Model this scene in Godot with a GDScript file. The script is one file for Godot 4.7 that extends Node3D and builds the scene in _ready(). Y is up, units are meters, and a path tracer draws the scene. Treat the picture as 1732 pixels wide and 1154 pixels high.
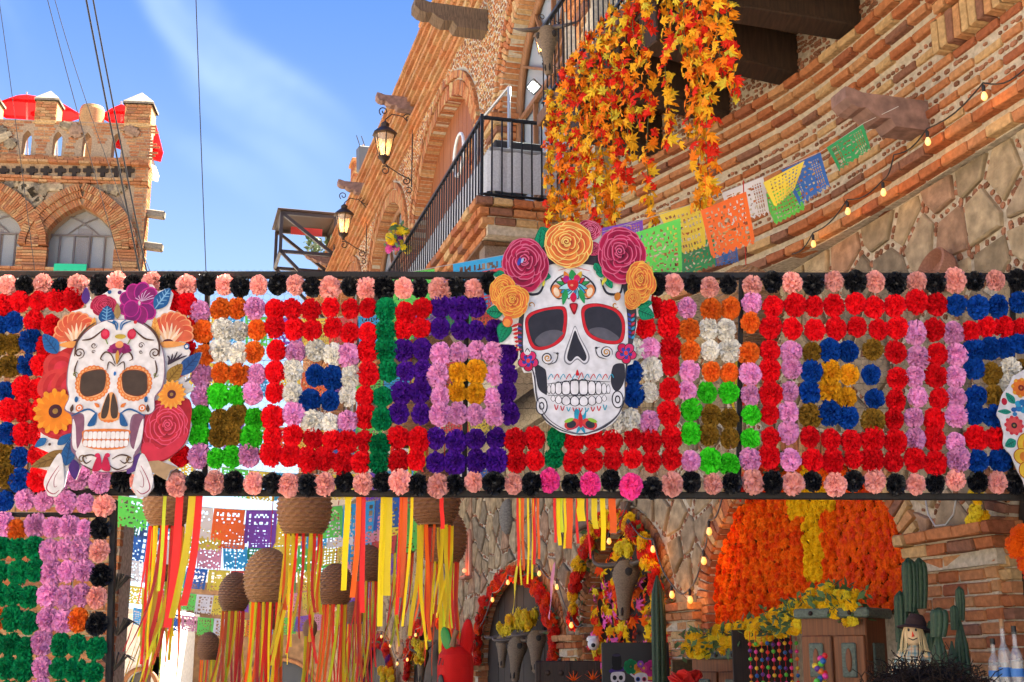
extends Node3D

const F := 2200.0
var TH := atan(543.0 / 2200.0)
var EYE := Vector3(0, 1.6, 0)
var rng := RandomNumberGenerator.new()
var mats := {}
var tex := {}
var used := {}
var WALL_L: Transform3D
var WALL_U: Transform3D
var WALL_T: Transform3D

func _ready():
	rng.seed = 77
	# camera
	var cam := Camera3D.new()
	cam.name = "camera"
	cam.fov = rad_to_deg(2.0 * atan(577.0 / F))
	cam.position = EYE
	cam.rotation.x = TH
	cam.near = 0.05
	cam.far = 900.0
	cam.current = true
	add_child(cam)
	# sky
	var sky_mat := ProceduralSkyMaterial.new()
	sky_mat.sky_top_color = lin(0.03, 0.22, 0.86)
	sky_mat.sky_horizon_color = lin(1.55, 1.95, 2.1)
	sky_mat.sky_curve = 0.165
	sky_mat.ground_bottom_color = lin(0.3, 0.27, 0.24)
	sky_mat.ground_horizon_color = lin(0.5, 0.47, 0.43)
	sky_mat.sky_cover = sky_clouds()
	sky_mat.sky_cover_modulate = Color(1, 1, 1, 1)
	var sky := Sky.new()
	sky.sky_material = sky_mat
	var env := Environment.new()
	env.background_mode = Environment.BG_SKY
	env.sky = sky
	env.background_energy_multiplier = 0.138
	env.tonemap_mode = Environment.TONE_MAPPER_LINEAR
	env.tonemap_exposure = 7.7
	env.sdfgi_enabled = true
	env.ssao_enabled = true
	env.ssil_enabled = true
	var we := WorldEnvironment.new()
	we.name = "world_environment"
	we.environment = env
	add_child(we)
	# sun, from behind the right-hand building
	var sun := DirectionalLight3D.new()
	sun.name = "sun"
	sun.light_energy = 1.6
	sun.light_color = Color(1.0, 0.95, 0.87)
	sun.light_angular_distance = 0.5
	sun.shadow_enabled = true
	sun.basis = Basis.looking_at(-Vector3(0.43, 0.84, -0.33).normalized())
	add_child(sun)
	# wall frames: x runs along the wall towards the camera, y up, z out to the street
	WALL_L = wall_frame(Vector3(3.39, 0, -9.0), -15.1)
	WALL_U = wall_frame(Vector3(0.78, 0, -14.31), -15.1)
	WALL_T = wall_frame(Vector3(1.07, 0, -11.02), -16.7)
	make_textures()
	build_ground()
	build_street_wall()
	build_curved_wall()
	build_terrace()
	build_wing()
	build_balcony()
	build_castle()
	build_far_street()
	build_banner()
	build_skulls()
	build_ribbons()
	build_baskets()
	build_flags()
	build_leaves()
	build_wing_details()
	build_wall_details()
	build_altar()
	build_person()
	build_cables()

# ---------------------------------------------------------------- helpers
func lin(r, g, b, a = 1.0) -> Color:
	return Color(r, g, b, a).linear_to_srgb()

func ray(px, py) -> Vector3:
	var y = (577.0 - py) / F
	return Vector3((px - 866.0) / F, y * cos(TH) + sin(TH), -cos(TH) + y * sin(TH))

func at(px, py, d) -> Vector3:
	var r = ray(px, py)
	return EYE + r * (d / -r.z)

func wall_frame(o: Vector3, az: float) -> Transform3D:
	var a = deg_to_rad(az)
	var far = Vector3(sin(a), 0, -cos(a))
	var u = -far
	return Transform3D(Basis(u, Vector3.UP, u.cross(Vector3.UP)), o)

func loc(px, py, t: Transform3D, d := 0.0) -> Vector3:
	# the point of wall frame t, d in front of its plane, that lies in that direction
	var i = t.affine_inverse()
	var e = i * EYE
	var r = i.basis * ray(px, py)
	return e + r * ((d - e.z) / r.z)

func rf(a, b) -> float:
	return rng.randf_range(a, b)

class Mb:
	var v := PackedVector3Array()
	var n := PackedVector3Array()
	var c := PackedColorArray()
	var col := Color.WHITE
	func tri(a: Vector3, b: Vector3, d: Vector3, na: Vector3, nb: Vector3, nd: Vector3):
		if (b - a).cross(d - a).dot(na + nb + nd) > 0.0:
			v.append(a); v.append(d); v.append(b)
			n.append(na); n.append(nd); n.append(nb)
		else:
			v.append(a); v.append(b); v.append(d)
			n.append(na); n.append(nb); n.append(nd)
		c.append(col); c.append(col); c.append(col)
	func flat(a: Vector3, b: Vector3, d: Vector3):   # counter-clockwise seen from outside
		var m = (b - a).cross(d - a)
		if m.length_squared() < 1e-16: return
		m = m.normalized()
		v.append(a); v.append(d); v.append(b)
		n.append(m); n.append(m); n.append(m)
		c.append(col); c.append(col); c.append(col)
	func quad(a, b, d, e):
		flat(a, b, d); flat(a, d, e)
	func box(t: Transform3D, s: Vector3, bev := 0.0):
		var h = s * 0.5
		if bev <= 0.0:
			var p = []
			for i in 8:
				p.append(t * Vector3(h.x if i & 1 else -h.x, h.y if i & 2 else -h.y, h.z if i & 4 else -h.z))
			quad(p[4], p[5], p[7], p[6]); quad(p[1], p[0], p[2], p[3])
			quad(p[5], p[1], p[3], p[7]); quad(p[0], p[4], p[6], p[2])
			quad(p[6], p[7], p[3], p[2]); quad(p[0], p[1], p[5], p[4])
			return
		# chamfered
		var sg = [-1.0, 1.0]
		for ax in 3:
			var u = (ax + 1) % 3
			var w = (ax + 2) % 3
			for s0 in sg:
				var q = []
				for k in [[-1, -1], [1, -1], [1, 1], [-1, 1]]:
					var x = Vector3.ZERO
					x[ax] = s0 * h[ax]; x[u] = k[0] * (h[u] - bev); x[w] = k[1] * (h[w] - bev)
					q.append(t * x)
				if s0 > 0: quad(q[0], q[1], q[2], q[3])
				else: quad(q[3], q[2], q[1], q[0])
			# edges along ax
			for s1 in sg:
				for s2 in sg:
					var e = []
					for k in [-1.0, 1.0]:
						var x1 = Vector3.ZERO
						x1[ax] = k * (h[ax] - bev); x1[u] = s1 * h[u]; x1[w] = s2 * (h[w] - bev)
						var x2 = Vector3.ZERO
						x2[ax] = k * (h[ax] - bev); x2[u] = s1 * (h[u] - bev); x2[w] = s2 * h[w]
						e.append(t * x1); e.append(t * x2)
					if s1 * s2 > 0: quad(e[0], e[1], e[3], e[2])
					else: quad(e[2], e[3], e[1], e[0])
	func tube(pts: Array, r, sides := 6, caps := true):
		# r: one radius or a list
		var m = pts.size()
		var last = Vector3.ZERO
		var rings = []
		var up = Vector3.UP
		for i in m:
			var d = (pts[min(i + 1, m - 1)] - pts[max(i - 1, 0)]).normalized()
			if i == 0:
				up = Vector3.UP if abs(d.y) < 0.9 else Vector3.RIGHT
			var a = up.cross(d).normalized()
			var b = d.cross(a)
			up = b
			var rr = r[i] if r is Array else r
			var ring = []
			for k in sides:
				var an = TAU * k / sides
				ring.append([pts[i] + (a * cos(an) + b * sin(an)) * rr, a * cos(an) + b * sin(an)])
			rings.append(ring)
		for i in m - 1:
			for k in sides:
				var k2 = (k + 1) % sides
				var A = rings[i][k]; var B = rings[i][k2]; var C = rings[i + 1][k2]; var D = rings[i + 1][k]
				tri(A[0], B[0], C[0], A[1], B[1], C[1])
				tri(A[0], C[0], D[0], A[1], C[1], D[1])
		if caps:
			for e in [0, m - 1]:
				var dd = (pts[0] - pts[1]).normalized() if e == 0 else (pts[m - 1] - pts[m - 2]).normalized()
				for k in sides:
					tri(pts[e], rings[e][k][0], rings[e][(k + 1) % sides][0], dd, dd, dd)
	func lathe(prof: Array, seg: int, t := Transform3D(), a0 := 0.0, a1 := TAU):
		# prof: Vector2(radius, height), bottom to top; outside to the right
		for i in prof.size() - 1:
			var p = prof[i]; var q = prof[i + 1]
			var e = (q - p)
			if e.length() < 1e-7: continue
			var nn = Vector2(e.y, -e.x).normalized()
			for k in seg:
				var aa = a0 + (a1 - a0) * k / seg
				var ab = a0 + (a1 - a0) * (k + 1) / seg
				var da = Vector3(cos(aa), 0, sin(aa)); var db = Vector3(cos(ab), 0, sin(ab))
				var y = Vector3.UP
				var na = (t.basis * (da * nn.x + y * nn.y)).normalized(); var nb = (t.basis * (db * nn.x + y * nn.y)).normalized()
				var A = t * (da * p.x + y * p.y); var B = t * (db * p.x + y * p.y)
				var C = t * (db * q.x + y * q.y); var D = t * (da * q.x + y * q.y)
				if p.x > 1e-6: tri(A, B, C, na, nb, nb)
				if q.x > 1e-6: tri(A, C, D, na, nb, na)
	func ball(t: Transform3D, r: Vector3, seg := 10, rows := 6, lump := 0.0, rg = null):
		var g = []
		for i in rows + 1:
			var la = -PI / 2 + PI * i / rows
			var row = []
			for k in seg:
				var lo = TAU * k / seg
				var d = Vector3(cos(la) * cos(lo), sin(la), cos(la) * sin(lo))
				var f = 1.0
				if lump > 0 and i > 0 and i < rows: f += rg.randf_range(-lump, lump)
				row.append([t * (d * r * f), (t.basis * (d / r)).normalized()])
			g.append(row)
		for i in rows:
			for k in seg:
				var k2 = (k + 1) % seg
				var A = g[i][k]; var B = g[i][k2]; var C = g[i + 1][k2]; var D = g[i + 1][k]
				if i > 0: tri(A[0], B[0], C[0], A[1], B[1], C[1])
				if i < rows - 1: tri(A[0], C[0], D[0], A[1], C[1], D[1])
	func prism(poly: PackedVector2Array, z0: float, z1: float, t := Transform3D(), bev := 0.0, back := true):
		# outline in x, y; front face at z1
		var pl = poly
		if Geometry2D.is_polygon_clockwise(pl) : pl.reverse()
		var m = pl.size()
		var front = pl
		if bev > 0.0:
			front = PackedVector2Array()
			for i in m:
				var a = pl[(i + m - 1) % m]; var b = pl[i]; var d = pl[(i + 1) % m]
				var e1 = (b - a).normalized(); var e2 = (d - b).normalized()
				var nn = (Vector2(-e1.y, e1.x) + Vector2(-e2.y, e2.x))
				front.append(b + nn.normalized() * bev if nn.length() > 1e-6 else b)
		var ix = Geometry2D.triangulate_polygon(front)
		if ix.is_empty() and bev > 0.0:
			front = pl
			ix = Geometry2D.triangulate_polygon(front)
		for i in range(0, ix.size(), 3):
			var a = front[ix[i]]; var b = front[ix[i + 1]]; var d = front[ix[i + 2]]
			if (b - a).cross(d - a) < 0:
				var w = b; b = d; d = w
			flat(t * Vector3(a.x, a.y, z1), t * Vector3(b.x, b.y, z1), t * Vector3(d.x, d.y, z1))
		if back:
			var jx = Geometry2D.triangulate_polygon(pl)
			for i in range(0, jx.size(), 3):
				var a = pl[jx[i]]; var b = pl[jx[i + 1]]; var d = pl[jx[i + 2]]
				if (b - a).cross(d - a) > 0:
					var w = b; b = d; d = w
				flat(t * Vector3(a.x, a.y, z0), t * Vector3(b.x, b.y, z0), t * Vector3(d.x, d.y, z0))
		var zs = z1 - bev
		for i in m:
			var j = (i + 1) % m
			quad(t * Vector3(pl[i].x, pl[i].y, z0), t * Vector3(pl[j].x, pl[j].y, z0), t * Vector3(pl[j].x, pl[j].y, zs), t * Vector3(pl[i].x, pl[i].y, zs))
			if bev > 0.0:
				quad(t * Vector3(pl[i].x, pl[i].y, zs), t * Vector3(pl[j].x, pl[j].y, zs), t * Vector3(front[j].x, front[j].y, z1), t * Vector3(front[i].x, front[i].y, z1))
	func strip(pts: Array, w: Vector3, thick := 0.0):
		# a ribbon along pts, w is its half width vector (or a list of them)
		for i in pts.size() - 1:
			var wa = w; var wb = w
			var a = pts[i] - wa; var b = pts[i] + wa; var d = pts[i + 1] + wb; var e = pts[i + 1] - wb
			quad(a, b, d, e)
	func mesh() -> ArrayMesh:
		var m := ArrayMesh.new()
		if v.is_empty(): return m
		var arr := []
		arr.resize(Mesh.ARRAY_MAX)
		arr[Mesh.ARRAY_VERTEX] = v
		arr[Mesh.ARRAY_NORMAL] = n
		arr[Mesh.ARRAY_COLOR] = c
		m.add_surface_from_arrays(Mesh.PRIMITIVE_TRIANGLES, arr)
		return m

func X(o := Vector3.ZERO, e := Vector3.ZERO, s := Vector3.ONE) -> Transform3D:
	return Transform3D(Basis.from_euler(e) * Basis.from_scale(s), o)

func numbered(called: String) -> String:
	used[called] = used.get(called, -1) + 1
	return called if used[called] == 0 else "%s_%03d" % [called, used[called]]

func tag(o: Node3D, label: String, cat: String, group := ""):
	o.set_meta("label", label)
	o.set_meta("category", cat)
	if group != "": o.set_meta("group", group)

func thing(called: String, label: String, cat: String, t := Transform3D(), group := "") -> Node3D:
	var o := Node3D.new()
	o.name = numbered(called)
	o.transform = t
	add_child(o)
	tag(o, label, cat, group)
	return o

func solo(called: String, label: String, cat: String, mesh: Mesh, m: Material, t := Transform3D(), group := "") -> MeshInstance3D:
	var o := MeshInstance3D.new()
	o.name = numbered(called)
	o.mesh = mesh
	o.material_override = m
	o.transform = t
	add_child(o)
	tag(o, label, cat, group)
	return o

func part(p: Node3D, called: String, mesh: Mesh, m: Material, t := Transform3D()) -> MeshInstance3D:
	var o := MeshInstance3D.new()
	var k = str(p.get_instance_id()) + called
	used[k] = used.get(k, -1) + 1
	o.name = called if used[k] == 0 else "%s_%03d" % [called, used[k]]
	o.mesh = mesh
	o.material_override = m
	o.transform = t
	p.add_child(o)
	return o

func stuff(p: Node3D, called: String, mesh: Mesh, m: Material, places: Array, colors = null) -> MultiMeshInstance3D:
	var mm := MultiMesh.new()
	mm.transform_format = MultiMesh.TRANSFORM_3D
	mm.use_colors = colors != null
	mm.mesh = mesh
	mm.instance_count = places.size()
	for i in places.size():
		mm.set_instance_transform(i, places[i])
		if colors != null: mm.set_instance_color(i, colors[i])
	var o := MultiMeshInstance3D.new()
	var k = str(p.get_instance_id()) + called
	used[k] = used.get(k, -1) + 1
	o.name = called if used[k] == 0 else "%s_%03d" % [called, used[k]]
	o.multimesh = mm
	o.material_override = m
	o.set_meta("kind", "stuff")
	p.add_child(o)
	return o

func structure(called: String, mesh: Mesh, m: Material) -> MeshInstance3D:
	var o := MeshInstance3D.new()
	o.name = numbered(called)
	o.mesh = mesh
	o.material_override = m
	o.set_meta("kind", "structure")
	add_child(o)
	return o

func cell(mesh_list: Array):
	return mesh_list[rng.randi() % mesh_list.size()]

func noise_tex(key: String, freq: float, lo: float, hi: float, oct := 4, typ := FastNoiseLite.TYPE_SIMPLEX_SMOOTH, size := 512, nor := false):
	var fn := FastNoiseLite.new()
	fn.seed = key.hash() % 1000
	fn.noise_type = typ
	fn.frequency = freq
	fn.fractal_octaves = oct
	var t := NoiseTexture2D.new()
	t.width = size
	t.height = size
	t.seamless = true
	t.noise = fn
	t.as_normal_map = nor
	if not nor:
		var g := Gradient.new()
		g.set_color(0, Color(lo, lo, lo))
		g.set_color(1, Color(hi, hi, hi))
		t.color_ramp = g
	tex[key] = t

func make_textures():
	noise_tex("grain", 0.03, 0.72, 1.0, 5)
	noise_tex("blotch", 0.012, 0.62, 1.0, 4)
	noise_tex("bump", 0.04, 0.0, 1.0, 5)
	noise_tex("paper", 0.02, 0.85, 1.0, 3)
	# wood: long streaks
	var im := Image.create(256, 256, false, Image.FORMAT_RGB8)
	var fn := FastNoiseLite.new()
	fn.seed = 5
	fn.frequency = 0.03
	fn.fractal_octaves = 4
	for y in 256:
		for x in 256:
			var u = TAU * x / 256.0
			var w = fn.get_noise_3d(cos(u) * 90.0, sin(u) * 90.0, y * 0.22) * 0.5 + 0.5
			var k = clampf(0.45 + w * 0.62, 0.0, 1.0)
			im.set_pixel(x, y, Color(k, k * 0.97, k * 0.93))
	tex["wood"] = ImageTexture.create_from_image(im)

func M(key: String, col := Color(0.5, 0.5, 0.5), rough := 0.8, o := {}) -> StandardMaterial3D:
	# col is a linear base colour
	if mats.has(key): return mats[key]
	var m := StandardMaterial3D.new()
	m.resource_name = key
	m.albedo_color = Color(col.r, col.g, col.b).linear_to_srgb()
	m.roughness = rough
	m.metallic = o.get("metal", 0.0)
	if o.has("tex"):
		m.albedo_texture = tex[o.tex]
		m.uv1_triplanar = true
		m.uv1_world_triplanar = o.get("world", true)
		var s = o.get("scale", 1.0)
		m.uv1_scale = s if s is Vector3 else Vector3(s, s, s)
	if o.has("bump"):
		m.heightmap_enabled = true
		m.heightmap_texture = tex[o.get("btex", "bump")]
		m.heightmap_scale = o.bump
	if o.has("vc"): m.vertex_color_use_as_albedo = true
	if o.has("back"):
		m.backlight_enabled = true
		var b = o.back
		m.backlight = Color(b, b, b)
	if o.has("spec"): m.metallic_specular = o.spec
	if o.has("coat"):
		m.clearcoat_enabled = true
		m.clearcoat = o.coat
		m.clearcoat_roughness = 0.15
	if o.has("glow"):
		m.emission_enabled = true
		m.emission = o.get("glow_color", Color(1, 0.75, 0.4))
		m.emission_energy_multiplier = o.glow
	if o.has("glass"):
		m.transparency = BaseMaterial3D.TRANSPARENCY_ALPHA
		m.albedo_color.a = o.glass
	mats[key] = m
	return m

func sky_clouds() -> Texture2D:
	var w := 1024
	var h := 512
	var im := Image.create(w, h, false, Image.FORMAT_RGBA8)
	var a := FastNoiseLite.new()
	a.seed = 11; a.frequency = 1.1; a.fractal_octaves = 6; a.fractal_gain = 0.55
	var b := FastNoiseLite.new()
	b.seed = 23; b.frequency = 0.7; b.fractal_octaves = 3
	for y in h / 2 + 8:
		var el = PI / 2 - PI * (y + 0.5) / h
		for x in w:
			var az = TAU * (x + 0.5) / w
			var d = Vector3(cos(el) * sin(az), sin(el), cos(el) * cos(az))
			# stretch along a slanting direction so that the wisps are long
			var q = d + Vector3(b.get_noise_3dv(d * 2.0), b.get_noise_3dv(d * 2.0 + Vector3(9, 0, 0)), 0) * 0.22
			var l = Vector3(q.x * 3.2 + q.y * 1.5, q.y * 0.9 + q.x * 0.3, q.z * 1.6)
			var k = a.get_noise_3dv(l * 1.7) * 0.5 + 0.5
			var m = b.get_noise_3dv(d * 1.7 + Vector3(3, 4, 5)) * 0.5 + 0.5
			var f = smoothstep(0.52, 0.92, k) * smoothstep(0.42, 0.66, m)
			f = clampf(f, 0.0, 1.0) * smoothstep(-0.02, 0.1, d.y)
			im.set_pixel(x, y, Color(0.95, 0.97, 1.0, f * 0.6))
	return ImageTexture.create_from_image(im)

func bulb_light(p: Node3D, pos: Vector3, e: float, col := Color(1, 0.72, 0.38), r := 0.03):
	var l := OmniLight3D.new()
	l.name = "light"
	l.position = pos
	l.light_energy = e
	l.light_color = col
	l.light_size = r
	l.omni_range = 30.0
	l.omni_attenuation = 2.0
	l.shadow_enabled = true
	p.add_child(l, true)

# ---------------------------------------------------------------- ground
func build_ground():
	var b := Mb.new()
	var zs = [80.0, 20.0, -6.0, -14.0, -25.0, -45.0, -70.0, -500.0]
	var ys = [0.0, 0.0, 0.0, -0.35, -1.0, -1.8, -2.2, -2.2]
	var xs = [-400.0, -60.0, -12.0, 12.0, 60.0, 400.0]
	for i in zs.size() - 1:
		for j in xs.size() - 1:
			b.quad(Vector3(xs[j], ys[i], zs[i]), Vector3(xs[j + 1], ys[i], zs[i]), Vector3(xs[j + 1], ys[i + 1], zs[i + 1]), Vector3(xs[j], ys[i + 1], zs[i + 1]))
	structure("street_pavement", b.mesh(), M("pavement", Color(0.50, 0.46, 0.40), 0.85, {"tex": "paper", "scale": 0.4, "bump": 0.6}))

func ground_y(z: float) -> float:
	var zs = [80.0, -6.0, -14.0, -25.0, -45.0, -70.0, -500.0]
	var ys = [0.0, 0.0, -0.35, -1.0, -1.8, -2.2, -2.2]
	for i in zs.size() - 1:
		if z <= zs[i] and z >= zs[i + 1]:
			return lerpf(ys[i], ys[i + 1], (zs[i] - z) / (zs[i] - zs[i + 1]))
	return -2.2

# ---------------------------------------------------------------- the pom-pom banner across the street
const POM_COLOURS = {
	"R": ["bright red", Color(0.78, 0.008, 0.016)], "P": ["lilac pink", Color(0.80, 0.33, 0.62)], "K": ["black", Color(0.012, 0.012, 0.015)],
	"S": ["salmon pink", Color(0.92, 0.42, 0.37)], "O": ["orange", Color(0.82, 0.16, 0.02)], "W": ["white", Color(0.80, 0.77, 0.70)],
	"G": ["lime green", Color(0.05, 0.60, 0.02)], "E": ["emerald green", Color(0.004, 0.22, 0.075)], "B": ["royal blue", Color(0.006, 0.06, 0.34)],
	"V": ["violet", Color(0.075, 0.012, 0.28)], "Y": ["golden yellow", Color(0.80, 0.37, 0.015)], "N": ["olive brown", Color(0.24, 0.13, 0.018)],
	"M": ["hot pink", Color(0.88, 0.06, 0.32)]}

func pom_mesh(sd: int, petals: int) -> ArrayMesh:
	var g := RandomNumberGenerator.new()
	g.seed = sd
	var b := Mb.new()
	b.ball(Transform3D(), Vector3.ONE * 0.52, 10, 6, 0.08, g)
	for i in petals:
		var y = 1.0 - 2.0 * (i + 0.5) / petals
		var r = sqrt(1.0 - y * y)
		var an = i * 2.39996 + g.randf() * 0.5
		var d = Vector3(r * cos(an), y, r * sin(an))
		d = (d + Vector3(g.randf_range(-1, 1), g.randf_range(-1, 1), g.randf_range(-1, 1)) * 0.16).normalized()
		var t = d.cross(Vector3(g.randf_range(-1, 1), g.randf_range(-1, 1), g.randf_range(-1, 1))).normalized()
		var s = d.cross(t)
		var w = g.randf_range(0.28, 0.48)
		var reach = g.randf_range(0.90, 1.06)
		var lean = g.randf_range(-0.22, 0.22)
		var prev = []
		for row in 3:
			var h = [0.45, 0.80, reach][row]
			var ww = w * [0.35, 0.85, 1.0][row]
			var cur = []
			for k in 5:
				var f = (k - 2) / 2.0
				var zig = (0.10 if k % 2 == 0 else -0.10) * [0.3, 0.8, 1.0][row] + g.randf_range(-0.04, 0.04)
				var hh = h * (1.0 - 0.07 * f * f) + (g.randf_range(-0.05, 0.05) if row == 2 else 0.0)
				cur.append((d * hh + t * (f * ww) + s * (zig + lean * (row * 0.5))).limit_length(1.10))
			if row > 0:
				for k in 4:
					b.flat(prev[k], prev[k + 1], cur[k + 1])
					b.flat(prev[k], cur[k + 1], cur[k])
			prev = cur
	return b.mesh()

var pom_meshes := []

func pom(px, py, depth, key: String, label: String, rad: float):
	var shade = rng.randi() % 4
	var pc = POM_COLOURS[key][1] * [0.82, 0.95, 1.0, 1.12][shade]
	var m = M("tissue_%s_%d" % [key, shade], pc, 0.55 if key != "K" else 0.35, {"back": 0.14 if key != "K" else 0.0, "spec": 0.15 if key != "K" else 0.4})
	var o := MeshInstance3D.new()
	o.name = numbered(POM_COLOURS[key][0].replace(" ", "_") + "_pom_pom")
	o.mesh = cell(pom_meshes)
	o.material_override = m
	var s = rad * rf(0.90, 1.12)
	o.transform = Transform3D(Basis.from_euler(Vector3(rf(-0.4, 0.4), rf(0, TAU), rf(-0.4, 0.4))), at(px, py, depth)).scaled_local(Vector3.ONE * s)
	# slightly longer in the vertical, as they hang
	o.transform.basis = Basis.from_scale(Vector3(rf(0.94, 1.0), rf(1.04, 1.14), 0.95)) * o.transform.basis
	add_child(o)
	tag(o, label, "pom-pom", POM_COLOURS[key][0] + " paper pom-poms")

const ORD = ["first", "second", "third", "fourth", "fifth", "sixth", "seventh", "eighth", "ninth", "tenth"]

func nth(i: int) -> String:
	if i < 10: return ORD[i]
	var k = i + 1
	return str(k) + ("th" if k % 100 in [11, 12, 13] else {1: "st", 2: "nd", 3: "rd"}.get(k % 10, "th"))

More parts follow.
